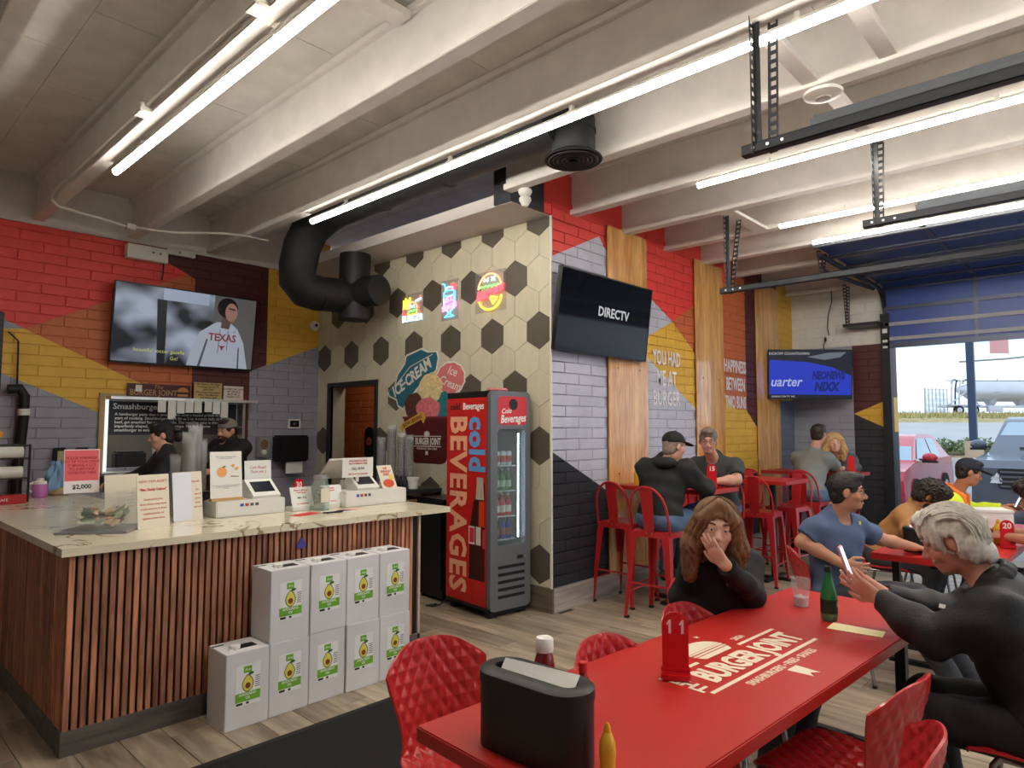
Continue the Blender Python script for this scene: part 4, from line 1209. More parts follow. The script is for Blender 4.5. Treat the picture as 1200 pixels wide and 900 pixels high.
flatp(s, 'shown_brow', [(0.42, 0.27), (0.5, 0.26), (0.5, 0.275), (0.42, 0.285)], scr('px_hair', (24, 20, 20), 0.8), .002)
flatp(s, 'shown_string', [(0.34, 0.03), (0.347, 0.03), (0.335, -0.24), (0.328, -0.24)], scr('px_fold', (74, 78, 88), 0.8), .001)
flatp(s, 'shown_string', [(0.43, 0.03), (0.437, 0.03), (0.437, -0.2), (0.43, -0.2)], scr('px_fold', (74, 78, 88), 0.8), .001)
text('shown_word', 'TEXAS', 0.115, scr('px_maroon', (120, 40, 44), 0.8), s, Matrix.Translation((0.375, -0.065, 0.0004)), 0.0003, 0.92, 0.003)
flatp(s, 'shown_emblem', [(0.33, -0.145), (0.36, -0.155), (0.39, -0.155), (0.42, -0.145), (0.39, -0.175), (0.38, -0.205), (0.37, -0.205), (0.36, -0.175)], scr('px_maroon', (120, 40, 44), 0.8), .002)
flatp(s, 'shown_tick', [(0.49, 0.02), (0.50, 0.01), (0.53, 0.03), (0.505, 0.02)], scr('px_dark', (20, 21, 24), 0.8), .002)
text('shown_subtitle', 'beautiful soccer gazelle', 0.055, scr('px_yellow', (190, 190, 110), 0.8), s, Matrix.Translation((-0.28, -0.27, 0.0004)), 0.0003)
text('shown_subtitle', 'Go!', 0.055, scr('px_yellow', (190, 190, 110), 0.8), s, Matrix.Translation((-0.13, -0.34, 0.0004)), 0.0003)
# black screen next to the tiled corner
tl2 = Vector((0, -math.sin(R(7)), math.cos(R(7))))
t, s = tv('black wall television showing DIRECTV in front of wood panel', (5.225, YP - 0.15, 2.665), (1, 0, 0), tl2, 1.49, 0.745, mat('screen_black_gloss', (8, 8, 10), 0.06, emit=0.008, emitcol=(120, 130, 150), spec=0.22), 0.10)
text('shown_word', 'DIRECTV', 0.125, scr('px_white', (205, 205, 208), 0.75), s, Matrix.Translation((0.10, 0.04, 0)), 0.0003, 1.02, 0.003)
# blue screen in the corner
c3 = (9.60, 3.30, 2.37); r3 = Vector((0.685, -0.728, 0)); u3 = Vector((0, 0, 1)) + Vector((-0.728, -0.685, 0)) * 0.08
t, s = tv('corner television tilted down showing a bright blue sports graphic', c3, r3, u3, 1.17, 0.69, scr('screen_blue', (30, 52, 190), 0.8), 0.14)
flatp(s, 'shown_band', [(-0.573, 0.2), (-0.573, 0.333), (0.573, 0.333), (0.573, -0.02), (0.45, 0.03), (0.3, 0.10), (-0.05, 0.17)], scr('px_navy', (18, 20, 36), 0.6))
flatp(s, 'shown_sheen', [(-0.05, 0.24), (0.25, 0.30), (0.5, 0.31), (0.42, 0.24), (0.2, 0.2)], scr('px_sheen', (110, 118, 130), 0.7), .0005)
flatp(s, 'shown_footer', [(-0.573, -0.333), (0.573, -0.333), (0.573, -0.29), (-0.573, -0.28)], scr('px_navy', (18, 20, 36), 0.6), .0005)
text('shown_word', 'uarter', 0.19, scr('px_pale_blue', (170, 180, 225), 0.8), s, Matrix.Translation((-0.345, -0.11, 0.0004)), 0.0003, 0.9, 0.003, shear=0.25)
text('shown_word', 'NEONEWS', 0.15, scr('px_deep_blue', (12, 22, 110), 0.7), s, Matrix.Translation((0.25, -0.02, 0.0004)), 0.0003, 0.62, 0.008, shear=0.2)
text('shown_word', 'NIXX', 0.17, scr('px_deep_blue', (12, 22, 110), 0.7), s, Matrix.Translation((0.22, -0.18, 0.0004)), 0.0003, 0.8, 0.008, shear=0.2)
text('shown_caption', 'KICKOFF COUNTDOWN', 0.05, scr('px_white', (205, 205, 208), 0.75), s, Matrix.Translation((-0.30, 0.285, 0.0004)), 0.0003)
text('shown_caption', 'SUNDAY ON TV  HD', 0.035, scr('px_white', (205, 205, 208), 0.75), s, Matrix.Translation((-0.38, -0.312, 0.001)), 0.0003)
# power point and cable above it
t = thing('power_outlet', 'white outlet box with black plug and cable on white block wall', 'outlet', (XE - 0.013, 3.25, 2.92))
MB().box(-0.03, 0, -0.035, 0.035, -0.055, 0.055, 0.004).build('box', led_body, t)
MB().box(-0.045, -0.005, 0.03, 0.06, -0.03, 0.03, 0.005).build('plug', black_m, t)
MB().tube([(-0.012, 0.0, 0.055), (-0.012, 0.02, 0.16), (-0.012, 0.005, 0.35), (-0.012, -0.05, 0.55), (-0.012, -0.05, 0.74)], 0.008, 6).build('cable', mat('cable_grey', (70, 70, 72), 0.5), t, smooth=True)
MB().tube([(-0.03, 0.05, -0.02), (-0.04, 0.07, -0.08), (-0.06, 0.06, -0.16)], 0.006, 6).build('power_cord', black_m, t, smooth=True)
t = thing('motion_sensor', 'small black sensor high on the white block wall', 'sensor', (XE - 0.013, 3.49, 3.70))
MB().box(-0.04, 0, -0.05, 0.05, -0.04, 0.04, 0.008).build('body', black_m, t)
MB().ell((-0.045, 0, 0), 0.02).build('lens', mat('lens_grey', (80, 80, 84), 0.2), t, smooth=True)

# ---------------- ice cream decal on the tiled wall (flat vinyl pieces); y runs away to the right
DX = XH - 0.0095
t = thing('ice_cream_decal', 'large vinyl wall decal of ice cream scoops in a maroon cup', 'decal', (DX, 5.55, 1.24))
def dec(name, pts, m, d, parent=None): return MB().prism([(y - 5.55, z - 1.24) for y, z in pts], -d, -d + 0.0008, 'x').build(name, m, parent or t)
def grow(pts, g):
    cx = sum(p[0] for p in pts) / len(pts); cz = sum(p[1] for p in pts) / len(pts); o = []
    for y, z in pts:
        d = math.hypot(y - cx, z - cz); o.append((y + (y - cx) / d * g, z + (z - cz) / d * g))
    return o
vin_w = mat('vinyl_white', (226, 224, 214), 0.5)
badge = [(6.189, 2.015), (6.064, 2.087), (6.011, 2.204), (5.89, 2.315), (5.865, 2.398), (5.719, 2.429), (5.616, 2.454), (5.5, 2.412), (5.364, 2.409), (5.338, 2.343), (5.373, 2.217), (5.534, 2.145), (5.686, 2.038), (5.802, 1.943), (5.921, 1.829), (6.004, 1.864), (6.033, 1.933), (6.16, 1.971)]
dec('badge_outline', grow(badge, 0.022), vin_w, 0.001); dec('teal_badge', badge, mat('vinyl_teal', (42, 104, 124), 0.5), 0.002)
pk = [(5.14 + (0.205 + 0.012 * (k % 2)) * math.cos(2 * PI * k / 24), 2.12 + (0.155 + 0.01 * (k % 2)) * math.sin(2 * PI * k / 24)) for k in range(24)]
dec('pink_outline', grow(pk, 0.02), vin_w, 0.0008); dec('pink_badge', pk, mat('vinyl_pink', (214, 120, 120), 0.5), 0.0017)
ang = math.atan2(2.299 - 1.952, 6.117 - 5.399)
dirx = Vector((0, -math.cos(ang), math.sin(ang))); dirz = Vector((0, math.sin(ang), math.cos(ang)))
text('badge_word', 'ICE·CREAM', 0.175, vin_w, t, frame((-0.0032, 5.775 - 5.55, 2.155 - 1.24), dirx, dirz), 0.0004, 0.82, 0.006)
MB().tube([(-0.003, 6.05 - 5.55, 2.09 - 1.24), (-0.003, 5.80 - 5.55, 2.28 - 1.24), (-0.003, 5.42 - 5.55, 2.39 - 1.24)], 0.006, 4).build('badge_line', vin_w, t)
text('badge_word', 'Ice\nCream', 0.13, vin_w, t, frame((-0.003, 5.13 - 5.55, 2.13 - 1.24), (0, -0.93, -0.3), (0, -0.3, 0.93)), 0.0004, 0.95, 0.001, shear=0.3)
cupp = [(5.905, 1.72), (5.139, 1.712), (5.168, 1.30), (5.20, 1.255), (5.27, 1.237), (5.671, 1.238), (5.75, 1.25), (5.80, 1.30)]
dec('cup_outline', grow(cupp, 0.022), vin_w, 0.001)
def blob(cy, cz, ry, rz, n=30, w=0.05): return [(cy + ry * (1 + w * math.sin(5 * a)) * math.cos(a), cz + rz * (1 + w * math.cos(7 * a)) * math.sin(a)) for a in [2 * PI * k / n for k in range(n)]]
for nm, cy, cz, ry, rz, col, d in (('teal_scoop', 5.24, 1.845, 0.13, 0.145, (40, 120, 132), 0.003), ('chocolate_scoop', 5.72, 1.85, 0.17, 0.14, (88, 52, 42), 0.0034),
                                   ('vanilla_scoop', 5.45, 2.03, 0.19, 0.165, (226, 204, 150), 0.0038), ('strawberry_scoop', 5.49, 1.81, 0.2, 0.125, (216, 118, 124), 0.0042)):
    dec(nm, blob(cy, cz, ry, rz), mat('vinyl_' + nm, col, 0.55, var=0.25, vscale=26), d)
dec('maroon_cup', cupp, mat('vinyl_maroon', (84, 24, 28), 0.5), 0.0048)
dec('cup_rim', [(5.92, 1.735), (5.13, 1.728), (5.13, 1.705), (5.92, 1.712)], mat('vinyl_rim', (120, 40, 44), 0.5), 0.0052)
rib = [(5.957, 1.62), (5.93, 1.565), (5.885, 1.60), (5.60, 1.70), (5.56, 1.655), (5.52, 1.72), (5.535, 1.75), (5.60, 1.79), (5.64, 1.765), (5.92, 1.665)]
dec('yellow_ribbon', rib, mat('vinyl_yellow', (214, 166, 66), 0.5), 0.0056)
ra = math.atan2(1.74 - 1.62, 5.92 - 5.58)
text('ribbon_word', 'NOW SERVING', 0.058, ink, t, frame((-0.007, 5.745 - 5.55, 1.683 - 1.24), (0, -math.cos(ra), math.sin(ra)), (0, math.sin(ra), math.cos(ra))), 0.0003, 0.85, 0.001)
text('cup_word', 'BURGER JOINT', 0.10, vin_w, t, frame((-0.006, 5.485 - 5.55, 1.465 - 1.24), (0, -1, 0), (0, 0, 1)), 0.0003, 0.62, 0.003)
text('cup_word', 'THE', 0.05, vin_w, t, frame((-0.006, 5.735 - 5.55, 1.465 - 1.24), (0, 0, 1), (0, 1, 0)), 0.0003, 0.9, 0.001)
text('cup_word', 'SMASHBURGERS • FRIES • SHAKES', 0.028, vin_w, t, frame((-0.006, 5.50 - 5.55, 1.39 - 1.24), (0, -1, 0), (0, 0, 1)), 0.0003, 0.8)
mm = MB()
for z in (1.412, 1.518): mm.box(-0.006, -0.0055, 5.27 - 5.55, 5.72 - 5.55, z - 1.24, z - 1.24 + 0.008)
mm.build('cup_rule', vin_w, t)
dec('cup_emblem', ellp(5.50, 1.545, 0.045, 0.032), vin_w, 0.006)
dec('cup_flag', [(5.52, 1.365), (5.48, 1.365), (5.48, 1.32), (5.50, 1.335), (5.52, 1.32)], vin_w, 0.006)

# ---------------- neon signs
def neon(name, col, s=1.5): return mat('neon_' + name, col, 0.4, emit=s)
NW, NC, NP, NR, NY, NG, NO = neon('white', (205, 240, 255)), neon('cyan', (90, 190, 235), 1.8), neon('pink', (245, 120, 205), 2.0), neon('red', (240, 70, 80), 1.8), neon('yellow', (250, 200, 60), 2.0), neon('green', (110, 220, 110), 1.6), neon('orange', (240, 150, 110), 1.6)
acry = glassmat('acrylic_clear', (240, 240, 240), 0.10)
def neon_sign(label, y, z, w, h):
    t = thing('neon_sign', label, 'neon sign', (XH - 0.012, y, z))
    MB().box(-0.006, -0.002, -w / 2, w / 2, -h / 2, h / 2).build('backing', acry, t)
    for sy in (-1, 1): MB().box(-0.004, 0.0, sy * w * 0.3 - 0.01, sy * w * 0.3 + 0.01, -0.01, 0.01).build('standoff', led_body, t)
    return t
def nt_(t, name, pts, m, r=0.007, closed=False):   # pts as (right, up)
    MB().tube([(-0.014, -a, b) for a, b in pts], r, 6, True, closed).build(name, m, t, smooth=True)
def arcp(cx, cy, rx, ry, a0, a1, n=14): return [(cx + rx * math.cos(R(a0 + (a1 - a0) * k / n)), cy + ry * math.sin(R(a0 + (a1 - a0) * k / n))) for k in range(n + 1)]
t = neon_sign('neon sign of fries and burger over white BURGER letters', 5.76, 2.925, 0.36, 0.32)
for k in range(4): nt_(t, 'fry_tube', [(-0.15 + 0.03 * k, 0.0), (-0.15 + 0.03 * k + 0.006 * k, 0.10 + 0.02 * (k % 2))], NY, 0.009)
nt_(t, 'box_tube', [(-0.165, 0.02), (-0.15, -0.07), (-0.09, -0.07)], NR); nt_(t, 'burger_top_tube', arcp(0.0, -0.01, 0.085, 0.075, 0, 180), NO)
nt_(t, 'burger_letter_tube', [(-0.04, 0.0), (-0.03, 0.035), (0.0, 0.005), (0.03, 0.035), (0.04, 0.0)], NW, 0.005); nt_(t, 'lettuce_tube', [(-0.07, -0.035), (0.08, -0.03)], NG, 0.01)
nt_(t, 'burger_bottom_tube', [(-0.08, -0.055), (-0.07, -0.075), (0.08, -0.07), (0.085, -0.05)], NY); nt_(t, 'cup_tube', [(0.10, 0.03), (0.12, -0.06), (0.09, -0.07)], NR)
nt_(t, 'cup_lid_tube', [(0.06, 0.07), (0.15, 0.09)], NW, 0.009); nt_(t, 'straw_tube', [(0.11, 0.09), (0.14, 0.12)], NR)
text('letter_tubes', 'BURGER', 0.105, NW, t, frame((-0.014, 0.0, -0.115), (0, -1, 0), (0, 0, 1)), 0.002, 0.92, 0.0)
t = neon_sign('neon sign of a tall milkshake glass with pink lettering', 5.15, 2.935, 0.26, 0.42)
nt_(t, 'glass_tube', [(-0.085, 0.06), (-0.075, -0.09), (-0.02, -0.12), (-0.015, -0.15), (-0.07, -0.175), (0.07, -0.175), (0.015, -0.15), (0.02, -0.12), (0.075, -0.09), (0.085, 0.06)], NC)
nt_(t, 'cream_tube', arcp(0, 0.07, 0.085, 0.03, 0, 360, 20), NC); nt_(t, 'cream_tube', arcp(0, 0.105, 0.06, 0.03, -20, 200), NW); nt_(t, 'straw_tube', [(-0.05, 0.10), (-0.075, 0.17), (-0.105, 0.18)], NC)
nt_(t, 'cherry_tube', arcp(0.06, 0.135, 0.028, 0.028, 0, 360, 14), NR, 0.009)
text('letter_tubes', 'MILK\nSHAKES', 0.075, NP, t, frame((-0.02, 0.0, -0.04), (0, -0.98, 0.18), (0, 0.18, 0.98)), 0.004, 0.85, 0.003)
t = neon_sign('round neon burger sign with red script across it', 4.555, 2.94, 0.42, 0.40)
nt_(t, 'bun_tube', arcp(0, 0.02, 0.16, 0.155, 5, 175), NO, 0.009); nt_(t, 'bun_letter_tube', [(-0.08, 0.10), (-0.07, 0.13), (-0.03, 0.10), (-0.02, 0.135)], NW, 0.006); nt_(t, 'bun_letter_tube', [(0.02, 0.10), (0.07, 0.14)], NW, 0.006); nt_(t, 'bun_letter_tube', [(0.02, 0.14), (0.07, 0.10)], NW, 0.006)
nt_(t, 'lettuce_tube', [(-0.14 + 0.028 * k, 0.045 + 0.014 * (k % 2)) for k in range(11)], NG, 0.008); nt_(t, 'bun_base_tube', arcp(0, -0.05, 0.155, 0.13, 180, 360), NY, 0.009)
nt_(t, 'cheese_tube', [(0.01, -0.06), (0.04, -0.12), (0.10, -0.07), (0.02, -0.055)], NY, 0.012)
text('letter_tubes', 'Burgers', 0.125, NR, t, frame((-0.02, 0.0, -0.01), (0, -0.97, 0.22), (0, 0.22, 0.97)), 0.005, 0.95, 0.006, shear=0.35)

# ---------------- service window in the kitchen wall
steel = mat('brushed_steel', (188, 188, 186), 0.3, 0.85)
t = thing('service_window', 'kitchen pass-through window with steel frame, left edge with painted glow', 'window', (2.85, YB, 1.16))
wood_f = mat('window_wood_trim', (176, 148, 104), 0.5, var=0.1, vscale=4)
MB().box(-0.78, -0.73, -0.04, 0.0, -0.10, 0.80).box(-0.78, 0.0, -0.038, 0.0, 0.76, 0.80).build('wood_trim', wood_f, t)
MB().box(-0.73, -0.70, -0.05, 0.2, 0.0, 0.76).build('left_jamb', mat('steel_painted_glow', (235, 238, 240), 0.3, emit=0.5), t)  # bright reflection on the steel jamb put in as emission, no lamp here
MB().box(0.70, 0.73, -0.05, 0.2, 0.0, 0.76).build('right_jamb', steel, t)
MB().box(-0.73, 0.80, -0.22, 0.2, 0.735, 0.765).build('top_shelf', steel, t)
MB().box(-0.80, 0.80, -0.30, 0.2, -0.03, 0.0).build('sill', steel, t)
# order slips hanging from the shelf
slipm = mat('paper_slip', (226, 226, 222), 0.6)
for k, x in enumerate((2.60, 2.70, 2.79, 2.88, 2.97, 3.08, 3.17, 3.26)):
    hgt = (0.12, 0.19, 0.13, 0.12, 0.12, 0.11, 0.13, 0.17)[k]
    tag(MB().box(x - 0.04, x + 0.04, YB - 0.222, YB - 0.2205, 1.925 - 0.035 - hgt, 1.9).build('order_slip', slipm, None), 'white paper order slip clipped to the steel shelf edge', 'paper', 'order slips on the service window')
# board seen in the window
t = thing('menu_board', 'black board with white smashburger text hung in service window', 'sign', (2.85, YB + 0.10, 1.53))
MB().box(-0.69, 0.69, 0.0, 0.012, 0.0, 0.355).build('panel', mat('board_slate', (34, 36, 42), 0.5), t)
text('board_title', 'Smashburger', 0.085, ink_w, t, frame((-0.62, -0.002, 0.30), (1, 0, 0), (0, 0, 1)), 0.0004, 1.05, 0.0015, 'LEFT')
text('board_lines', 'A hamburger patty that is pressed thin onto a heated griddle at the\nstart of cooking. Smashburgers start life as 2 to 4-ounce balls of ground\nbeef, get smashed flat onto a griddle. The resulting patty is thin and\nimperfectly shaped, with crust and crisps. The only known\nsmashburger to exist in San Diego, CA.', 0.042, ink_w, t, frame((-0.60, -0.002, 0.135), (1, 0, 0), (0, 0, 1)), 0.0004, 1.0, 0.0006, 'LEFT')
# signs standing above the window
t = thing('brand_sign', 'long maroon sign THE BURGER JOINT with burger picture above window', 'sign', (2.63, YB - 0.06, 1.927))
MB().box(-0.315, 0.315, 0.0, 0.02, 0.0, 0.145).build('board', mat('sign_maroon', (70, 26, 26), 0.5), t)
text('sign_word', 'BURGER JOINT', 0.09, mat('sign_gold', (176, 128, 82), 0.5), t, frame((-0.06, -0.002, 0.05), (1, 0, 0), (0, 0, 1)), 0.0004, 0.78, 0.001)
text('sign_word', 'The', 0.06, mat('sign_gold', (176, 128, 82), 0.5), t, frame((-0.02, -0.002, 0.112), (1, 0, 0), (0, 0, 1)), 0.0004, 1.0, shear=0.3)
MB().prism(ellp(0.235, 0.07, 0.06, 0.05, 14, 0, 180), -0.004, 0.0, 'y').build('burger_bun', mat('bun_tan', (190, 128, 70), 0.5), t)
MB().box(0.17, 0.30, -0.004, 0, 0.048, 0.066).build('burger_patty', mat('patty', (60, 34, 24), 0.6), t)
MB().box(0.18, 0.29, -0.004, 0, 0.02, 0.046).build('burger_heel', mat('bun_tan', (190, 128, 70), 0.5), t)
MB().box(-0.24, -0.18, -0.004, 0, 0.06, 0.13).build('note', slipm, t)
def little_sign(label, x0, x1, z1, lines, col):
    t = thing('small_sign', label, 'sign', ((x0 + x1) / 2, YB - 0.06, 1.927))
    w = (x1 - x0) / 2
    MB().box(-w, w, 0, 0.012, 0, z1 - 1.927).build('board', mat('sign_board_' + label[:6], col, 0.5), t)
    o = text('sign_word', lines, 0.03, mat('sign_ink', (50, 34, 26), 0.6), t, frame((0, -0.002, (z1 - 1.927) / 2), (1, 0, 0), (0, 0, 1)), 0.0004, 0.95, 0.0004)
little_sign('tan sign about ANYONE with dark lettering above window', 2.985, 3.295, 2.115, 'We Reserve The Right\nTo Refuse Service To\nANYONE\nWho Shows Disrespect\nWho They Mistreat\nAnd Abuse Staff', (190, 164, 112))
little_sign('white framed sign with red lettering at end of shelf', 3.315, 3.545, 2.09, 'NO SHIRT NO SHOES\nNO SERVICE\nMUST BE 21\nTHANK YOU', (220, 206, 196))
# things inside the window
tag(MB().box(2.25, 2.55, YB + 0.02, YB + 0.16, 1.161, 1.36, 0.02).at().build('order_printer', black_m), 'black printer standing on the service window sill', 'printer')
tag(MB().box(2.62, 2.74, YB + 0.03, YB + 0.09, 1.161, 1.40, 0.006).build('heat_lamp_box', mat('appliance_white', (205, 205, 200), 0.4)), 'white upright box on the service window sill', 'box')
# ---------------- small things on the grey end of the kitchen wall
t = thing('thermostat', 'white square thermostat with dark display on grey brick', 'thermostat', (4.22, YB - 0.013, 1.66))
MB().box(-0.085, 0.085, -0.025, 0, -0.06, 0.06, 0.006).build('frame', led_body, t)
MB().box(-0.06, 0.06, -0.027, -0.02, -0.04, 0.04).build('display', mat('display_dark', (26, 28, 34), 0.2), t)
text('reading', '68°', 0.035, mat('display_text', (150, 160, 170), 0.3), t, frame((0, -0.028, 0), (1, 0, 0), (0, 0, 1)), 0.0003)
t = thing('security_camera', 'white dome security camera on yellow brick near the ceiling', 'camera', (4.47, YB - 0.013, 2.92))
MB().at((0, 0, 0), (R(90), 0, 0)).lathe([(0.06, 0), (0.065, 0.02), (0.055, 0.045)], 20).build('base', led_body, t, smooth=True)
MB().ell((0, -0.05, 0), (0.048, 0.045, 0.048)).build('dome', led_body, t, smooth=True)
MB().ell((-0.012, -0.085, 0.0), (0.02, 0.018, 0.02)).build('lens', black_m, t, smooth=True)
t = thing('towel_dispenser', 'black paper towel dispenser with sheet hanging on grey brick', 'dispenser', (4.16, YB - 0.013, 1.20))
MB().box(-0.22, 0.16, -0.22, 0, 0.0, 0.32, 0.02).build('housing', mat('dispenser_black', (26, 26, 28), 0.3), t)
MB().box(-0.12, 0.10, -0.17, -0.165, -0.14, 0.0).build('paper_sheet', slipm, t)
t = thing('soap_dispenser', 'steel and white soap dispenser beside the towel dispenser', 'dispenser', (3.80, YB - 0.013, 1.26))
MB().box(-0.07, 0.07, -0.09, 0, 0, 0.24, 0.012).build('housing', steel, t)
MB().ell((0, -0.085, 0.06), (0.035, 0.02, 0.035)).build('knob', led_body, t, smooth=True)
MB().prism(ellp(0.0, 0.15, 0.045, 0.06), -0.095, -0.088, 'y').build('front_panel', mat('panel_amber', (120, 100, 66), 0.4), t)
# black wall menu frame hanging in corridor seen through the doorway
t = thing('corridor_plaque', 'tall rounded dark plaque on the orange corridor wall', 'plaque', (5.535, 7.95, 1.40))
MB().prism([(0.11 * math.cos(R(a)), (0.12 if a < 180 else -0.12) + 0.18 * math.sin(R(a)) * 0.6) for a in range(0, 360, 20)], -0.014, 0.0, 'x').at().build('board', black_m, t)
MB().prism([(0.07 * math.cos(R(a)), 0.02 + 0.06 * math.sin(R(a))) for a in range(0, 360, 20)], -0.017, -0.014, 'x').build('picture', mat('plaque_red', (150, 80, 60), 0.5), t)
# unseen fill lamps added to brighten the kitchen behind the window and the corridor
for nm, loc, pw, where in (('kitchen_fill_lamp', (2.6, 9.0, 2.86), 30, 'added unseen fill lamp inside the kitchen beyond the window'), ('corridor_fill_lamp', (5.1, 7.0, 2.86), 9, 'added unseen fill lamp inside the corridor beyond the doorway')):
    t = thing(nm, where, 'lamp', loc)
    MB().lathe([(0.16, 0.03), (0.16, 0.0), (0.13, -0.02)], 20).build('shade', lens if nm == 'kitchen_fill_lamp' else led_body, t, smooth=True)
    l = bpy.data.lights.new(nm + '_light', 'POINT'); l.energy = pw; l.color = (1, 0.93, 0.82); l.shadow_soft_size = 0.12
    lo = bpy.data.objects.new(nm + '_light', l); COL.objects.link(lo); lo.parent = t; lo.location = (0, 0, -0.18)
# ================================================================== drinks fridge
fr = R(-6.0)
FWd, FDp, FHt = 0.455, 0.64, 1.93
FX, FY = 4.035, 4.03
t = thing('drinks_fridge', 'tall glass-door drinks fridge with red COLD BEVERAGES side panel', 'fridge', (FX, FY, 0), fr)
blk_gloss = mat('fridge_black', (20, 20, 22), 0.35)
gry = mat('fridge_grey', (112, 116, 122), 0.35, 0.3)
inn = mat('fridge_liner', (196, 200, 204), 0.4)
z0 = 0.06
# carcass walls so that the inside is a real cavity
MB().box(0.0, 0.03, 0.05, FDp, z0, FHt).box(FWd - 0.03, FWd, 0.05, FDp, z0, FHt).box(0.03, FWd - 0.03, FDp - 0.03, FDp, z0, FHt).box(0.03, FWd - 0.03, 0.05, FDp - 0.03, FHt - 0.05, FHt).box(0.03, FWd - 0.03, 0.05, FDp - 0.03, z0, 0.52).build('cabinet', blk_gloss, t)
MB().box(0.032, FWd - 0.032, FDp - 0.036, FDp - 0.031, 0.52, 1.63).box(0.031, 0.035, 0.06, FDp - .036, 0.52, 1.63).box(FWd - 0.035, FWd - 0.031, 0.06, FDp - .036, 0.52, 1.63).build('liner', inn, t)
MB().box(0.04, FWd - 0.04, 0.06, FDp - 0.04, 1.63, 1.66).build('inner_top', inn, t)
for xa in (0.02, FWd - 0.1):
    for ya_ in (0.04, FDp - 0.1): MB().box(xa, xa + 0.08, ya_, ya_ + 0.06, 0.0, z0).build('foot', black_m, t)
MB().box(0.03, FWd - 0.03, 0.03, 0.04, 0.02, z0).build('kick_plate', black_m, t)
# grey door frame with rounded corners
def rring(x0, x1, a, b, r, n=5):
    o = []
    for cx, cz, s in ((x1 - r, b - r, 0), (x0 + r, b - r, 90), (x0 + r, a + r, 180), (x1 - r, a + r, 270)):
        for k in range(n + 1): o.append((cx + r * math.cos(R(s + 90 * k / n)), cz + r * math.sin(R(s + 90 * k / n))))
    return o
outer = rring(0.0, FWd, 0.06, FHt, 0.05); inner = rring(0.075, FWd - 0.06, 0.60, 1.60, 0.04)
n = len(outer); m = MB()
vs = [(x, 0.0, z) for x, z in outer] + [(x, 0.0, z) for x, z in inner] + [(x, 0.05, z) for x, z in outer] + [(x, 0.05, z) for x, z in inner]
fs = []
for i in range(n):
    j = (i + 1) % n
    fs += [(i, j, n + j, n + i), (2 * n + i, 3 * n + i, 3 * n + j, 2 * n + j), (i, 2 * n + i, 2 * n + j, j), (n + i, n + j, 3 * n + j, 3 * n + i)]
m.add(vs, fs); dr = m.build('door', gry, t)
MB().prism(inner, 0.02, 0.026, 'y').build('glass', glassmat('fridge_glass', (236, 244, 246), 0.07, 0.03), dr)
for k in range(5): MB().box(0.085, FWd - 0.07, -0.003, 0.004, 0.16 + 0.062 * k, 0.185 + 0.062 * k).at().build('grille_slot', black_m, dr)
MB().box(0.30, 0.36, -0.004, 0.0, 0.475, 0.505).build('name_plate', black_m, dr)
MB().at((0.38, -0.004, 0.49), (R(90), 0, 0)).cyl((0, 0, 0), 0.012, 0.008, 12).build('lock', steel, dr)
sg = mat('fridge_sign_red', (206, 54, 66), 0.35)
MB().prism(rring(0.08, FWd - 0.045, 1.635, 1.885, 0.04), -0.003, 0.0, 'y').build('header_sign', sg, dr)
MB().prism(ellp(0.25, 1.815, 0.05, 0.05), -0.005, -0.003, 'y').build('header_emblem', ink, dr)
text('header_word', 'Beverages', 0.10, ink_w, dr, frame((0.25, -0.004, 1.69), (1, 0, 0.06), (0, 0, 1)), 0.0005, 0.72, 0.002, shear=0.2)
text('header_word', 'Cold', 0.06, ink_w, dr, frame((0.17, -0.004, 1.755), (1, 0, 0.06), (0, 0, 1)), 0.0005, 0.95, 0.001, shear=0.2)
# inside light strip and shelves
MB().box(FWd - 0.105, FWd - 0.085, 0.06, 0.075, 0.64, 1.58).build('strip_base', blk_gloss, t)
ms = MB()
for k in range(46): ms.box(FWd - 0.102, FWd - 0.088, 0.055, 0.0601, 0.65 + k * 0.02, 0.663 + k * 0.02)
ms.build('strip_lamp', mat('fridge_led', (240, 248, 255), 0.3, emit=6.0), t)
shelf_z = [0.64, 0.84, 1.06, 1.28]
wire = mat('shelf_wire', (210, 214, 216), 0.35, 0.4)
for z in shelf_z: MB().box(0.04, FWd - 0.11, 0.07, FDp - 0.045, z - 0.008, z).build('shelf', wire, t)
# side vinyl
sx = -0.0012
sv = MB().box(sx, 0.0, 0.055, FDp, 0.09, FHt - 0.055).build('side_panel', mat('fridge_side_red', (198, 34, 30), 0.35, var=0.1, vscale=22), t)
peach = mat('fridge_letter_peach', (240, 176, 140), 0.45); skyb = mat('fridge_letter_blue', (96, 164, 224), 0.45)
def vtext(s, size, m, y, ztop, zbot, bold, sxx=None):
    o = text('side_word', s, size, m, sv, None, 0.0004, 1.0, bold, space=1.08)
    me = o.data; xs = [v.co.x for v in me.vertices]; ys = [v.co.y for v in me.vertices]
    k = (ztop - zbot) / (max(xs) - min(xs))
    me.transform(frame((sx - 0.001, y, (ztop + zbot) / 2), (0, 0, -1), (0, -1, 0)) @ Matrix.Diagonal((k, 1, 1, 1)) @ Matrix.Translation((-(max(xs) + min(xs)) / 2, -(max(ys) + min(ys)) / 2, 0)))
vtext('BEVERAGES', 0.34, peach, 0.46, 1.71, 0.16, 0.011)
vtext('cold', 0.30, skyb, 0.19, 1.71, 1.23, 0.012)
text('side_word', 'cold', 0.085, ink, sv, frame((sx - 0.001, 0.515, 1.80), (0, -1, 0), (0, 0, 1)), 0.0004, 1.05, 0.002)
text('side_word', 'Beverages', 0.085, ink_w, sv, frame((sx - 0.001, 0.245, 1.80), (0, -1, 0), (0, 0, 1)), 0.0004, 0.88, 0.002)
def sp(name, pts, m, d): MB().prism([(y * 1.22 - 0.01, z) for y, z in pts], sx - d, sx - d + 0.0008, 'x').build(name, m, sv)
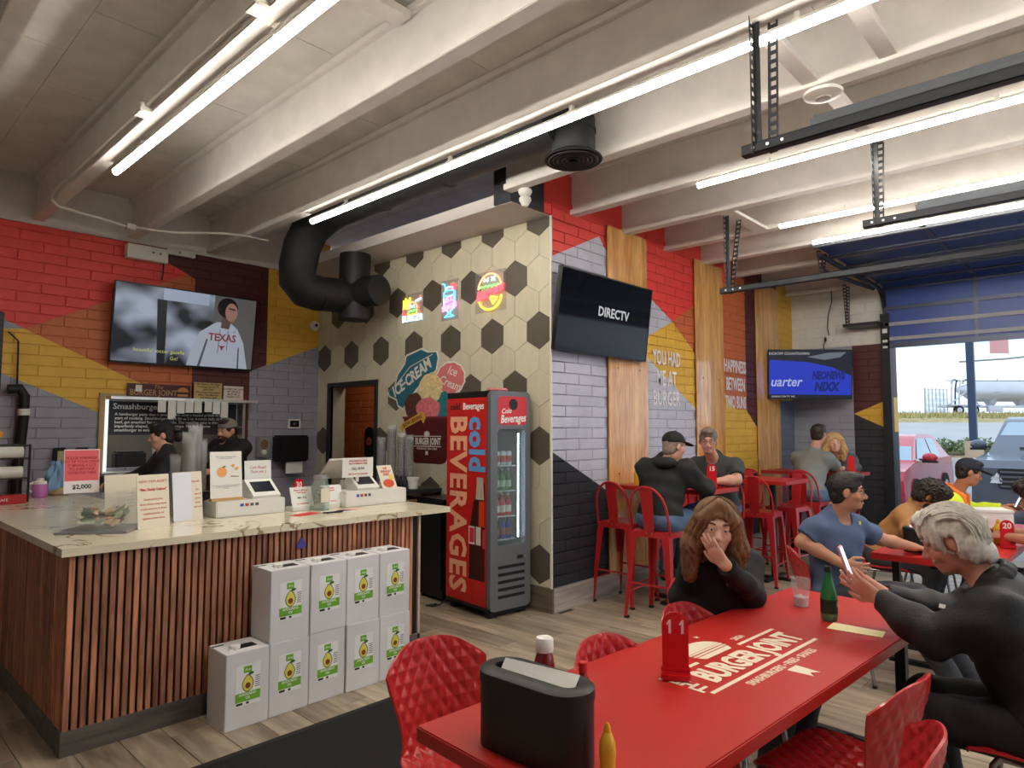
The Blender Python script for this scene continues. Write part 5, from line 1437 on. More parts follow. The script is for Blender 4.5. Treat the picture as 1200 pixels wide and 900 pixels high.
sp('bottle_glass', [(0.07, 1.10), (0.07, 0.30), (0.25, 0.30), (0.24, 0.75), (0.215, 0.90), (0.18, 1.02), (0.165, 1.10), (0.16, 1.17), (0.09, 1.17)], mat('bottle_print_dark', (62, 22, 20), 0.4, var=0.3, vscale=9, stretch=(1, 1, .2)), 0.001)
sp('bottle_highlight', [(0.075, 0.98), (0.075, 0.76), (0.14, 0.76), (0.135, 0.98)], mat('bottle_print_orange', (214, 66, 34), 0.4), 0.0014)
sp('bottle_neck', [(0.09, 1.145), (0.16, 1.145), (0.175, 0.99), (0.08, 0.99)], mat('bottle_print_pale', (196, 186, 168), 0.4, var=0.2, vscale=20, stretch=(1, 1, .2)), 0.0014)
sp('bottle_cap', [(0.085, 1.145), (0.165, 1.145), (0.16, 1.18), (0.09, 1.18)], mat('bottle_print_silver', (170, 170, 166), 0.3), 0.0018)
for a, b in ((0.185, 0.255), (0.115, 0.17)): sp('bottle_label', [(a, 0.60), (b, 0.60), (b, 0.755), (a, 0.755)], mat('bottle_label_white', (226, 210, 200), 0.4), 0.0018)
sp('bottle_label_red', [(0.19, 0.615), (0.245, 0.615), (0.245, 0.74), (0.19, 0.74)], sg, 0.0022)
sp('bottle_label_red', [(0.06, 0.58), (0.095, 0.58), (0.095, 0.74), (0.06, 0.74)], sg, 0.0022)
MB().tube([(0.02, 0.64, 0.06), (-0.05, 0.66, 0.012), (-0.14, 0.66, 0.008), (-0.16, 0.72, 0.008), (-0.05, 0.71, 0.008)], 0.007, 6).build('power_cord', black_m, t, smooth=True)
# ---------------- bottles and cans inside (things of their own)
Mf = Matrix.Translation((FX, FY, 0)) @ Matrix.Rotation(fr, 4, 'Z')
def bottle_mesh(name, prof, m, cap=None, lab=None): return MB().lathe(prof, 14).mesh(name, m, True)
gb = mat('bottle_green', (30, 110, 50), 0.15, coat=0.3); rb = mat('bottle_red', (190, 40, 44), 0.25); bb = mat('bottle_brown', (70, 34, 20), 0.2); ub = mat('bottle_blue', (40, 60, 150), 0.25); cw = mat('can_white', (206, 206, 208), 0.3, 0.3)
bot = [(0.028, 0), (0.03, 0.01), (0.03, 0.10), (0.026, 0.125), (0.012, 0.155), (0.011, 0.178)]
can = [(0.026, 0), (0.033, 0.012), (0.033, 0.11), (0.026, 0.122)]
def drink(kind, label, x, y, z, body_m, capm, labm, group):
    p = Mf @ Vector((x, y, z))
    t = thing(kind, label, 'can' if kind == 'drink_can' else 'bottle', p, fr, group)
    MB().lathe(can if kind == 'drink_can' else bot, 14).build('body', body_m, t, smooth=True)
    if kind == 'drink_can':
        MB().lathe([(0.0335, 0.03), (0.0335, 0.085)], 14, cap=False).build('print_band', labm, t, smooth=True)
        MB().lathe([(0.026, 0.122), (0.024, 0.125)], 14).build('lid', steel, t)
    else:
        MB().lathe([(0.0306, 0.03), (0.0306, 0.09)], 14, cap=False).build('label_band', labm, t, smooth=True)
        MB().lathe([(0.0125, 0.176), (0.0125, 0.192)], 12).build('cap', capm, t)
for row, (z, kind, bm_, cm, lm, lab) in enumerate(((shelf_z[3], 'drink_can', cw, None, mat('can_red_print', (190, 60, 60), 0.4), 'white drink can on the top shelf of the fridge'),
                                                   (shelf_z[2], 'drink_bottle', gb, ink_w, mat('label_pale_green', (180, 200, 170), 0.4), 'green drink bottle on the second shelf of the fridge'),
                                                   (shelf_z[1], 'drink_bottle', rb, ink_w, mat('label_cream', (228, 214, 200), 0.4), 'red drink bottle on the third shelf of the fridge'),
                                                   (shelf_z[0], 'drink_bottle', bb, mat('cap_red', (180, 30, 34), 0.4), mat('label_mix', (150, 60, 60), 0.4), 'dark drink bottle on the bottom shelf of the fridge'))):
    for k in range(4):
        for d in range(2):
            mt_ = bm_
            if row == 3 and k >= 2: mt_ = ub
            drink(kind, lab if not (row == 3 and k >= 2) else 'blue drink bottle on the bottom shelf of the fridge', 0.10 + 0.068 * k, 0.13 + 0.10 * d, z, mt_, cm, lm, 'drinks on fridge shelf ' + ('one', 'two', 'three', 'four')[row] + (' blue' if row == 3 and k >= 2 else ''))
# small pink thing on the fridge top
p = Mf @ Vector((0.22, 0.2, FHt))
t = thing('pink_cloth', 'crumpled pink and white cloth lying on top of the fridge', 'cloth', p)
rnd = random.Random(4); mm = MB()
for k in range(7): mm.ell((rnd.uniform(-.08, .08), rnd.uniform(-.05, .05), 0.02), (rnd.uniform(.025, .05), rnd.uniform(.02, .04), 0.02), 10, 6)
mm.build('folds', mat('pink_cotton', (196, 120, 120), 0.8), t, smooth=True)
# ================================================================== things on the counter
ZC = 1.0102
paper_m = mat('paper_white', (226, 226, 222), 0.6); cream_m = mat('card_cream', (222, 214, 196), 0.6)
pos_m = mat('register_white', (222, 221, 214), 0.35)
red_ink = mat('print_red', (196, 44, 46), 0.6)
acrylic = glassmat('acrylic_sheet', (253, 254, 254), 0.05)
# ---------------- tip box with banknotes
t = thing('tip_box', 'clear acrylic tip box full of banknotes on a grey tray', 'box', (1.24, 4.42, ZC), R(-38))
MB().box(-0.19, 0.19, -0.17, 0.17, 0.0, 0.012, 0.004).build('tray', mat('tray_grey', (150, 150, 152), 0.3, 0.5), t)
for a in ((-0.17, -0.165, -0.15, 0.15), (0.165, 0.17, -0.15, 0.15), (-0.165, 0.165, -0.15, -0.145), (-0.165, 0.165, 0.145, 0.15)): MB().box(*a, 0.012, 0.20).build('acrylic_wall', acrylic, t)
MB().box(-0.17, 0.17, -0.15, 0.15, 0.20, 0.205).build('lid', acrylic, t)
MB().lathe([(0.02, 0), (0.03, 0.01), (0.015, 0.03)], 12, (0.13, 0.1, 0.205)).build('knob', acrylic, t, smooth=True)
rnd = random.Random(11)
notes = [mat('note_green', (172, 188, 156), 0.7, var=0.25, vscale=40), mat('note_grey', (150, 160, 148), 0.7, var=0.3, vscale=40), mat('note_peach', (222, 192, 164), 0.7, var=0.2, vscale=40)]
bn = []
for k in range(22):
    # a banknote with a gentle curl
    vs = []; w, h = 0.066, 0.028; cz = rnd.uniform(0.01, 0.035)
    for i in range(7):
        u = -1 + i / 3
        for v in (-1, 1): vs.append((u * w, v * h, cz * u * u))
    fs = [(2 * i, 2 * i + 2, 2 * i + 3, 2 * i + 1) for i in range(6)]
    m = MB().at((0, 0, 0), (rnd.uniform(-.7, .7), rnd.uniform(-.5, .5), rnd.uniform(0, 6.3))); m.add(vs, fs)
    loc = Matrix.Rotation(R(-38), 3, 'Z') @ Vector((rnd.uniform(-.09, .09), rnd.uniform(-.07, .07), 0)) + Vector((1.24, 4.42, ZC + 0.05 + rnd.uniform(0, 0.06)))
    tag(m.build('banknote', notes[k % 3], None, loc=loc), ['crumpled green banknote inside the clear tip box', 'crumpled dull grey banknote inside the clear tip box', 'crumpled peach-toned banknote inside the clear tip box'][k % 3], 'banknote', 'banknotes in the tip box ' + 'abc'[k % 3])
# ---------------- red notice standing on the tip box
def card(name, label, x0, x1, y, z0, z1, m, cat='sign', lean=6, yaw=0, easel=True):
    t = thing(name, label, cat, ((x0 + x1) / 2, y, z0), R(yaw))
    w = (x1 - x0) / 2; h = z1 - z0; d = math.tan(R(lean))
    M = frame((0, 0, 0), (1, 0, 0), (0, d, 1))
    s = MB(); s.M = M; s.box(-w, w, 0, h, -0.004, 0.0); sh = s.build('sheet', m, t)
    if easel:
        e = MB(); e.add([(-w * .5, 0.004 + d * h * .6, h * .6), (w * .5, 0.004 + d * h * .6, h * .6), (w * .5, 0.09, 0), (-w * .5, 0.09, 0), (-w * .5, 0.007 + d * h * .6, h * .6), (w * .5, 0.007 + d * h * .6, h * .6), (w * .5, 0.094, 0), (-w * .5, 0.094, 0)],
                        [(0, 1, 2, 3), (7, 6, 5, 4), (0, 3, 7, 4), (1, 5, 6, 2), (0, 4, 5, 1), (3, 2, 6, 7)]); e.build('stand', m, t)
    return t, sh, M, w, h
def ctext(par, M, s, size, m, x, y, bold=0.0, sx=1.0, shear=0.0, line=1.0): text('print', s, size, m, par, M @ Matrix.Translation((x, y, 0.0006)), 0.0003, sx, bold, 'CENTER', shear, 1.0, line)
t, sh, M, w, h = card('red_notice', 'red and white printed notice standing on the tip box', 1.075, 1.26, 4.60, ZC + 0.206, 1.475, mat('notice_white', (232, 226, 226), 0.5), easel=False)
q = MB(); q.M = M; q.box(-w * 0.96, w * 0.96, h * 0.28, h * 0.98, 0.0, 0.0008); q.build('red_field', mat('notice_red', (222, 96, 104), 0.5), sh)
ctext(sh, M @ Matrix.Translation((0, 0, 0.0006)), 'PLEASE REMEMBER\nTO TIP YOUR CREW\nIT MEANS A LOT\nTO EVERYONE\nWORKING HERE', 0.022, mat('notice_ink', (170, 30, 40), 0.5), 0, h * 0.63, 0.0005, 0.9)
ctext(sh, M, '$2,000', 0.036, ink, 0, h * 0.14, 0.001)
# ---------------- menu cards
t, sh, M, w, h = card('menu_card', 'cream menu card headed New Item Alert with red print', 1.375, 1.575, 4.30, ZC, 1.325, cream_m, yaw=14)
ctext(sh, M, 'NEW ITEM ALERT!', 0.022, red_ink, 0, h * 0.87)
ctext(sh, M, '"Mac Daddy Deluxe"', 0.021, red_ink, 0, h * 0.72, 0.0008, 0.95)
ctext(sh, M, 'Double beef patties,\nbacon, cheese, crispy bacon,\ncreamy macaroni, & cheese\ncomplemented by our\nsignature cheese sauce.', 0.0185, red_ink, 0, h * 0.36, 0, 0.8, 0, 1.5)
t, sh, M, w, h = card('menu_card', 'cream card half covered by a blank white sheet beside the menu card', 1.63, 1.84, 4.46, ZC, 1.322, cream_m, yaw=16)
ctext(sh, M, 'Special!', 0.022, red_ink, w * 0.55, h * 0.80, 0, 0.9); ctext(sh, M, 'fries,\nsauce, &\ncheese,\nbacon,\nand more', 0.0185, red_ink, w * 0.68, h * 0.45, 0, 0.8, 0, 1.5)
q = MB(); q.M = M; q.box(-w * 1.02, w * 0.25, h * 0.02, h * 0.98, 0.0005, 0.0015); q.build('white_sheet', mat('sheet_bluewhite', (214, 220, 234), 0.6), sh)
t, sh, M, w, h = card('menu_card', 'plain back of a cream card standing behind the menu cards', 1.27, 1.47, 4.52, ZC, 1.32, cream_m, yaw=10)
ctext(sh, M, 'notes\n——\nsauce\nadd\nextra', 0.02, mat('faint_ink', (190, 176, 150), 0.6), 0.05, h * .5)
# ---------------- registers: white cash drawer, tilted display stand, card reader
def register(label, x, y, w, d, h, scr_dx, group):
    t = thing('cash_register', label, 'register', (x, y, ZC), 0, group)
    MB().box(0, w, 0, d, 0, h, 0.006).build('cash_drawer', pos_m, t)
    MB().box(0.01, w - 0.01, 0.01, d - 0.01, -0.0, 0.006).build('base_strip', black_m, t)
    for k, c in enumerate(((40, 90, 190), (190, 70, 40), (90, 90, 96), (90, 90, 96))): MB().box(w * 0.06 + 0.035 * k + scr_dx * 0.5, w * 0.06 + 0.035 * k + 0.024 + scr_dx * 0.5, -0.0012, 0.001, h * 0.62, h * 0.80).build('card_badge', mat('badge_%d' % k, c, 0.5), t)
    # customer terminal: wedge with dark glass
    x0 = scr_dx
    m = MB(); m.prism([(0.03, h), (0.20, h), (0.20, h + 0.12), (0.17, h + 0.125), (0.02, h + 0.02)], x0, x0 + 0.20, 'x'); term = m.build('terminal', pos_m, t)
    n = Vector((0, -0.105, 0.15)).normalized(); uu = Vector((0, 0.15, 0.105)).normalized()
    Mx = frame((x0 + 0.10, 0.095 + n.y * 0.002, h + 0.0725 + n.z * 0.002), (1, 0, 0), uu)
    q = MB(); q.M = Mx; q.box(-0.075, 0.075, -0.05, 0.06, -0.001, 0.0012); q.build('display', mat('terminal_glass', (34, 38, 50), 0.12), term)
    return t
r1 = register('white cash register with plant picture sign on it, at the cups', 1.90, 4.44, 0.485, 0.21, 0.105, 0.26, 'white cash registers')
r2 = register('white cash register at the open end of the counter', 2.83, 4.36, 0.57, 0.25, 0.115, 0.12, 'white cash registers')
# staff-side screens
def staff_screen(label, x, y, z):
    t = thing('staff_screen', label, 'screen', (x, y, ZC))
    MB().cyl((0, 0, 0), 0.055, 0.012, 20).build('base', pos_m, t, smooth=True)
    MB().box(-0.02, 0.02, -0.012, 0.012, 0.012, z - 0.02).build('stem', pos_m, t)
    q = MB(); q.M = frame((0, 0, z + 0.08), (1, 0, 0), (0, -0.75, 0.66)); q.box(-0.18, 0.18, -0.12, 0.12, 0.0, 0.016, 0.005); q.build('panel', pos_m, t)
    q = MB(); q.M = frame((0, 0, z + 0.08), (1, 0, 0), (0, -0.75, 0.66)); q.box(-0.165, 0.165, -0.105, 0.105, -0.002, 0.001); q.build('glass', mat('terminal_glass', (34, 38, 50), 0.12), t)
    return t
staff_screen('back of a white tilted order screen behind the end register', 3.00, 4.675, 0.20)
tag(MB().box(1.86, 2.03, 4.655, 4.73, ZC, ZC + 0.16, 0.01).build('card_reader', mat('reader_black', (30, 30, 32), 0.4)), 'black device behind the register with the plant sign', 'device')
# notice stuck on the screen back
t = thing('tip_notice', 'white notice with red print on the back of the order screen', 'sign', (2.985, 4.44, ZC + 0.116))
MB().box(-0.14, 0.14, -0.002, 0.0, 0.10, 0.25).box(-0.01, 0.01, 0.0, 0.02, 0.0, 0.2).build('sheet', paper_m, t)
text('print', 'NOW HIRING ALL SHIFTS\nVery Good Minimum Charge', 0.019, red_ink, t, frame((0, -0.003, 0.215), (1, 0, 0), (0, 0, 1)), 0.0003, 0.75, 0.0005)
text('print', 'CALL NOW!', 0.026, mat('print_navy', (60, 40, 70), 0.6), t, frame((0, -0.003, 0.165), (1, 0, 0), (0, 0, 1)), 0.0003, 0.8, 0.0008)
text('print', 'Thank You for Your Understanding!', 0.016, red_ink, t, frame((0, -0.003, 0.125), (1, 0, 0), (0, 0, 1)), 0.0003, 0.75, 0.0005)
# picture sign on the first register
t, sh, M, w, h = card('plant_sign', 'tall white sign with orange fruit drawing on the cash register', 1.885, 2.10, 4.50, ZC + 0.1065, 1.445, paper_m, easel=False)
MB().box(-w, w, -0.015, 0.03, 0.0, 0.018).build('wood_foot', mat('foot_wood', (190, 150, 96), 0.5), t)
def onM(M, name, pts, m, par): q = MB(); q.M = M; q.prism(pts, 0.0003, 0.0012); return q.build(name, m, par)
onM(M, 'drawn_fruit', ellp(-0.03, h * 0.58, 0.034, 0.034), mat('drawn_orange', (224, 160, 96), 0.6), sh)
onM(M, 'drawn_leaf', [(-0.03, h * .68), (-0.01, h * .71), (0.0, h * .69), (-0.015, h * .67)], leaf_m, sh)
for dx, dy in ((0.03, 0.04), (0.055, 0.02)): onM(M, 'drawn_slice', [(dx, h * .58 + dy), (dx + .02, h * .58 + dy - .012), (dx + .03, h * .58 + dy + .008), (dx + 0.012, h * .58 + dy + .012)], mat('drawn_orange', (224, 160, 96), 0.6), sh)
onM(M, 'drawn_branch', [(0.03, h * .5), (0.085, h * .49), (0.085, h * .47), (0.03, h * .48)], mat('drawn_green', (110, 110, 90), 0.6), sh)
ctext(sh, M, 'Please consider the season menu\nask for today special', 0.0105, ink_g, 0, h * 0.88); ctext(sh, M, 'Some items are prepared with seasonal produce\nand may be substituted when needed\nthank you', 0.0095, ink_g, 0, h * 0.28)
# handwritten whiteboard
t, sh, M, w, h = card('hand_note', 'white hand-lettered note behind the card terminal', 2.20, 2.40, 4.66, ZC + 0.0, 1.37, paper_m)
ctext(sh, M, 'Cash Please!\nThank you :)', 0.03, mat('marker_red', (170, 50, 80), 0.6), 0, h * 0.82, 0, 0.8, 0.2); ctext(sh, M, 'w/ out 3 %\nCharging!', 0.03, mat('marker_blue', (70, 70, 150), 0.6), 0, h * 0.5, 0, 0.8, 0.2)
# small charge notices with white stands
def small_notice(label, x, y, lines):
    t, sh, M, w, h = card('charge_notice', label, x, x + 0.17, y, ZC + 0.03, ZC + 0.175, paper_m, 'sign', 20, easel=False)
    MB().box(-w, w * 0.6, -0.01, 0.10, -0.03, 0.0, 0.004).build('holder', pos_m, t)
    ctext(sh, M, lines[0], 0.017, red_ink, 0, h * .78, 0.0004, .8); ctext(sh, M, lines[1], 0.022, ink, 0, h * .45, 0.0004, .8); ctext(sh, M, lines[2], 0.014, red_ink, 0, h * .15, 0.0004, .8)
small_notice('small white notice with red print before the red table number', 2.43, 4.42, ('There is a Minimum\nCard Charge', 'MIN 10 $', 'Your Understanding!'))
small_notice('small white notice with red print beside the glass tip jar', 2.68, 4.42, ('Cashless\nPayments', '', 'Thank You'))
# red table number 30
def num_stand(label, num, x, y, z, rz, hgt=0.20, wd=0.075, group=None):
    t = thing('table_number', label, 'table number', (x, y, z), rz, group)
    rp_ = mat('number_red_acrylic', (204, 24, 36), 0.22, coat=0.3)
    pr = [(-wd / 2, 0.03), (wd / 2, 0.03), (wd / 2, hgt - wd / 2)] + [(wd / 2 * math.cos(R(a)), hgt - wd / 2 + wd / 2 * math.sin(R(a))) for a in range(10, 180, 10)] + [(-wd / 2, hgt - wd / 2)]
    MB().prism(pr, -0.004, 0.004, 'y').build('plate', rp_, t)
    MB().box(-wd * 0.56, wd * 0.56, -0.028, 0.028, 0, 0.028, 0.006).box(-wd * 0.56, wd * 0.56, -0.012, 0.012, 0.028, 0.042, 0.003).build('base', rp_, t)
    nw = mat('number_white', (240, 214, 214), 0.5)
    if num == '11':                                # ones drawn with their flag
        one = [(-0.28, 0.2), (-0.02, 0.5), (0.16, 0.5), (0.16, -0.5), (-0.08, -0.5), (-0.08, 0.22), (-0.2, 0.08)]; h_ = wd * 0.52
        for sg in (-1, 1):
            for dx in (-0.22, 0.26): MB().prism([((x_ * h_ * 0.75 + dx * wd) * -sg, z_ * h_ + hgt - wd * 0.55) for x_, z_ in one], sg * 0.0042, sg * 0.0052, 'y').build('number', nw, t)
    elif num.strip():
        for sg in (-1, 1): text('number', num, wd * 0.66, nw, t, frame((0, sg * 0.0046, hgt - wd * 0.5), (-sg, 0, 0), (0, 0, 1)), 0.0004, 0.95, 0.002)
    return t
num_stand('red table number 30 stand on the counter', '30', 2.62, 4.68, ZC, R(15), 0.21, 0.095)
# glass tip jar
jar_g = glassmat('jar_glass', (232, 240, 236), 0.22)
t = thing('tip_jar', 'clear glass jar with coins and banknotes on the counter', 'jar', (2.62, 4.37, ZC))
MB().lathe([(0.06, 0.0), (0.066, 0.01), (0.066, 0.17), (0.05, 0.205), (0.05, 0.235)], 24, cap=False).build('glass', jar_g, t, smooth=True)
MB().lathe([(0.06, 0.0), (0.06, 0.004)], 24).build('glass_bottom', jar_g, t)
MB().lathe([(0.053, 0.225), (0.053, 0.25), (0.05, 0.252)], 24).build('metal_lid', steel, t, smooth=True)
MB().box(-0.035, 0.03, -0.069, -0.067, 0.06, 0.16).build('paper_tag', cream_m, t)
for k in range(8):
    vs = []
    for i in range(7):
        u = -1 + i / 3
        for v in (-1, 1): vs.append((u * 0.036, v * 0.018, 0.02 * u * u))
    m = MB().at((0, 0, 0), (rnd.uniform(-1, 1), rnd.uniform(-1, 1), rnd.uniform(0, 6))); m.add(vs, [(2 * i, 2 * i + 2, 2 * i + 3, 2 * i + 1) for i in range(6)])
    tag(m.build('banknote', notes[k % 2], None, loc=(2.62 + rnd.uniform(-.015, .015), 4.37 + rnd.uniform(-.015, .015), ZC + 0.045 + 0.012 * k)), 'folded banknote inside the glass jar', 'banknote', 'banknotes in the glass jar')
# leaning menu leaflet and pens/papers
t, sh, M, w, h = card('menu_leaflet', 'leaning leaflet with burger picture on the end register', 3.20, 3.36, 4.42, ZC + 0.1165, ZC + 0.31, cream_m, 'leaflet', 24, 8, easel=True)
ctext(sh, M, 'THE\nGIVEAWAY\nGUEST', 0.026, red_ink, 0, h * .72, .001, .9); onM(M, 'burger_picture', ellp(0, h * 0.2, 0.06, 0.035), mat('leaflet_red', (200, 80, 50), 0.6), sh); onM(M, 'fries_picture', [(0.02, h * .35), (0.07, h * .35), (0.06, h * .6), (0.03, h * .55)], mat('leaflet_yellow', (226, 190, 80), 0.6), sh)
for (x, y, rz, m, lab) in ((2.42, 4.22, 20, red_ink, 'red menu sheet lying flat near the first register'), (2.66, 4.20, -15, paper_m, 'white receipt lying flat in front of the tip jar'), (2.78, 4.24, 10, mat('sheet_pink', (214, 170, 160), 0.6), 'pinkish leaflet lying flat beside the end register')):
    tag(MB().box(-0.11, 0.11, -0.05, 0.05, 0, 0.0015).build('paper_sheet', m, None, loc=(x, y, ZC), rot=(0, 0, R(rz))), lab, 'paper')
tag(MB().tube([(0, 0, 0.006), (0.13, 0, 0.006), (0.145, 0, 0.006)], [0.006, 0.006, 0.002], 8).build('pen', black_m, None, loc=(2.52, 4.16, ZC), rot=(0, 0, R(-12))), 'black pen lying on the counter by the red sheet', 'pen')
tag(MB().box(-0.05, 0.05, -0.06, 0.06, 0, 0.02, 0.006).build('card_pouch', mat('pouch_green', (150, 180, 70), 0.6), None, loc=(2.77, 4.52, ZC)), 'small green packet beside the end register', 'packet')
# ---------------- stacks of clear plastic cups
cup_p = mat('plastic_cup_clear', (236, 236, 240), 0.12, alpha=0.14, spec=1.0)
def cup_stack(label, x, y, z, n, r, group):
    t = thing('cup_stack', label, 'cups', (x, y, z), 0, group)
    base = MB().lathe([(r * 0.68, 0), (r * 0.70, 0.003), (r * 0.97, 0.098), (r, 0.10), (r, 0.106)], 16, cap=False).mesh('cup', cup_p, True)
    for k in range(n): place('cup', base, t, (0, 0, k * 0.0125))
    return t
for k, (x, y, n, lab) in enumerate(((1.765, 4.66, 26, 'shorter stack of clear plastic cups behind the menu cards'), (1.815, 4.60, 38, 'tall stack of clear plastic cups before the black-capped server'), (1.875, 4.66, 42, 'tallest stack of clear plastic cups before the two servers'), (1.925, 4.70, 34, 'stack of clear plastic cups behind the plant sign'))):
    cup_stack(lab, x - 0.03, y + 0.02, ZC, n, 0.047, 'cup stacks near the first register')
# small back shelf with cup stacks under the ice cream decal
t = thing('back_shelf', 'dark low shelf unit under the ice cream decal', 'shelf', (4.30, 5.62, 0))
MB().box(-0.26, 0.22, -0.40, 0.35, 0.96, 1.0).build('top', mat('shelf_dark', (56, 54, 52), 0.5), t)
for sx_ in (-0.24, 0.20):
    for sy_ in (-0.37, 0.32): MB().box(sx_ - .02, sx_ + .02, sy_ - .02, sy_ + .02, 0, 0.96).build('leg', black_m, t)
MB().box(-0.25, 0.21, -0.38, 0.33, 0.4, 0.42).build('lower_shelf', mat('shelf_dark', (56, 54, 52), 0.5), t)
for k, (x, y, n) in enumerate(((4.13, 5.72, 42), (4.17, 5.60, 52), (4.22, 5.50, 46), (4.25, 5.42, 44))):
    cup_stack(('silvery stack of cups at the outer end of the back shelf', 'tallest silvery stack of cups on the back shelf', 'silvery stack of cups third on the back shelf', 'silvery stack of cups next to the maroon cup decal')[k], x, y, 1.0, n - 8, 0.05, 'cup stacks on the back shelf')
# cardboard cartons and small black cooler
card_b = mat('brown_cardboard', (150, 118, 78), 0.7, var=0.12, vscale=5)
for k, (z, s) in enumerate(((0.421, 0.24), (0.665, 0.24))):
    t = thing('cardboard_box', ('brown cardboard box with black print on the lower shelf', 'brown cardboard box with black print stacked on its twin')[k], 'box', (4.22, 5.45, z))
    MB().box(-0.15, 0.15, -0.20, 0.20, 0, s, 0.004).build('carton', card_b, t)
    text('print', 'BLUE', 0.12, ink, t, frame((-0.152, 0.0, s / 2), (0, -1, 0), (0, 0, 1)), 0.0004, 0.8, 0.002)
for k in range(3): 
    t = thing('sauce_bottle', 'small dark sauce bottle standing on the back shelf', 'bottle', (4.10, 5.42 - 0.07 * k, 1.0), 0, 'dark sauce bottles on the back shelf')
    MB().lathe([(0.025, 0), (0.027, 0.01), (0.027, 0.08), (0.012, 0.11)], 14).build('body', mat('sauce_dark', (30, 28, 44), 0.3), t, smooth=True); MB().lathe([(0.013, 0.11), (0.013, 0.135)], 12).build('cap', black_m, t)
t = thing('white_tub', 'round white tub with lid on the back shelf', 'tub', (4.20, 5.29, 1.0)); MB().lathe([(0.045, 0), (0.055, 0.01), (0.06, 0.10)], 18).build('tub', cap_w, t, smooth=True); MB().lathe([(0.064, 0.10), (0.064, 0.12)], 18).build('lid', cap_w, t)
t = thing('black_cooler', 'short black cooler cabinet standing left of the drinks fridge', 'cooler', (4.16, 4.84, 0), R(-4))
MB().box(-0.02, 0.36, -0.1, 0.34, 0.03, 0.94, 0.012).build('cabinet', mat('cooler_black', (20, 20, 22), 0.35), t)
MB().box(-0.032, -0.02, -0.08, 0.32, 0.10, 0.92, 0.006).build('door', mat('cooler_black', (20, 20, 22), 0.35), t); MB().box(-0.045, -0.032, 0.26, 0.28, 0.45, 0.75).build('handle', steel, t)
for k in range(4): MB().cyl((0.02 + 0.3 * (k % 2), -0.05 + 0.32 * (k // 2), 0), 0.02, 0.03, 10).build('foot', black_m, t)

# ================================================================== left part of the counter and kitchen wall corner
t = thing('sheet_rack', 'black wire rack holding white paper rolls on the counter', 'rack', (1.04, 6.72, ZC))
bw = mat('rack_black', (28, 28, 30), 0.5)
for sx_ in (-0.24, 0.24):
    for sy_ in (-0.2, 0.2): MB().tube([(sx_, sy_, 0), (sx_, sy_, 0.46)], 0.009, 8).build('post', bw, t)
for z in (0.03, 0.19, 0.35, 0.45):
    MB().tube([(-0.24, -0.2, z), (0.24, -0.2, z), (0.24, 0.2, z), (-0.24, 0.2, z)], 0.007, 6, closed=True).build('rail', bw, t)
for k, z in enumerate((0.235, 0.395)):
    o = tag(MB().tube([(-0.26, 0, 0), (0.26, 0, 0)], 0.045, 18).build('paper_roll', paper_m, None, smooth=True, loc=(1.0, 6.66, ZC + z)), ('white paper roll on the upper tier of the black rack', 'white paper roll on the lower tier of the black rack')[1 - k], 'roll', 'paper rolls in the rack')
t = thing('red_box', 'flat red printed box at the foot of the black rack', 'box', (1.05, 6.45, ZC)); MB().box(-0.22, 0.2, -0.05, 0.05, 0, 0.07, 0.003).build('carton', mat('box_red', (160, 30, 34), 0.5), t); text('print', 'WATERSAFE', 0.03, ink_w, t, frame((0, -0.051, 0.035), (1, 0, 0), (0, 0, 1)), 0.0004)
t = thing('water_bottle', 'pink and white water bottle with carry loop on counter', 'bottle', (1.43, 6.86, ZC))
MB().lathe([(0.05, 0.0), (0.058, 0.01), (0.058, 0.09), (0.05, 0.115)], 20).build('body', mat('bottle_mauve', (186, 110, 176), 0.35), t, smooth=True)
MB().lathe([(0.05, 0.115), (0.05, 0.135), (0.028, 0.145), (0.028, 0.165)], 20).build('lid', cap_w, t, smooth=True)
MB().tube([(-0.045, 0, 0.13), (-0.085, 0, 0.11), (-0.085, 0, 0.07), (-0.055, 0, 0.05)], 0.009, 8).build('loop', cap_w, t, smooth=True)
t = thing('blue_cloth', 'crumpled light blue towel behind the pink bottle', 'towel', (1.60, 7.0, ZC))
mm = MB()
vs = []; fs = []
for i in range(14):
    for j in range(40):
        a = 2 * PI * j / 40; rr_ = (0.10 - 0.055 * (i / 13) ** 1.5) * (1 + 0.22 * math.sin(5 * a + 0.9 * i / 3) + 0.12 * math.sin(9 * a - i / 2)); vs.append((rr_ * math.cos(a) - 0.02 * i / 13, rr_ * 0.7 * math.sin(a), 0.05 + 0.235 * i / 13 + 0.02 * math.sin(3 * a)))
for i in range(13):
    for j in range(40): fs.append((i * 40 + j, i * 40 + (j + 1) % 40, (i + 1) * 40 + (j + 1) % 40, (i + 1) * 40 + j))
fs.append(tuple(13 * 40 + j for j in range(40))); mm.add(vs, fs)
mm.build('folds', mat('towel_blue', (122, 158, 196), 0.9, bump=0.3, bscale=80), t, smooth=True)
MB().lathe([(0.07, 0), (0.09, 0.02), (0.08, 0.06), (0.06, 0.07)], 18).build('basket', mat('basket_tan', (170, 150, 120), 0.7), t, smooth=True)
for k, x in enumerate((1.74, 1.93)):
    t = thing('wall_dispenser', 'small black dispenser with gauge on the grey kitchen brick', 'dispenser', (x, YB - 0.013, 1.22), 0, 'small black wall dispensers')
    MB().box(-0.05, 0.05, -0.09, 0, 0, 0.19, 0.01).build('housing', black_m, t); MB().box(-0.025, 0.025, -0.092, -0.088, 0.03, 0.16).build('gauge', mat('gauge_cream', (176, 168, 130), 0.4), t)
t = thing('drink_machine', 'red and black drink machine with big letters by kitchen wall', 'machine', (0.88, 7.23, 0))
MB().box(-0.35, 0.30, -0.02, 0.45, 0, 1.92, 0.01).build('cabinet', mat('machine_red', (196, 30, 38), 0.35), t)
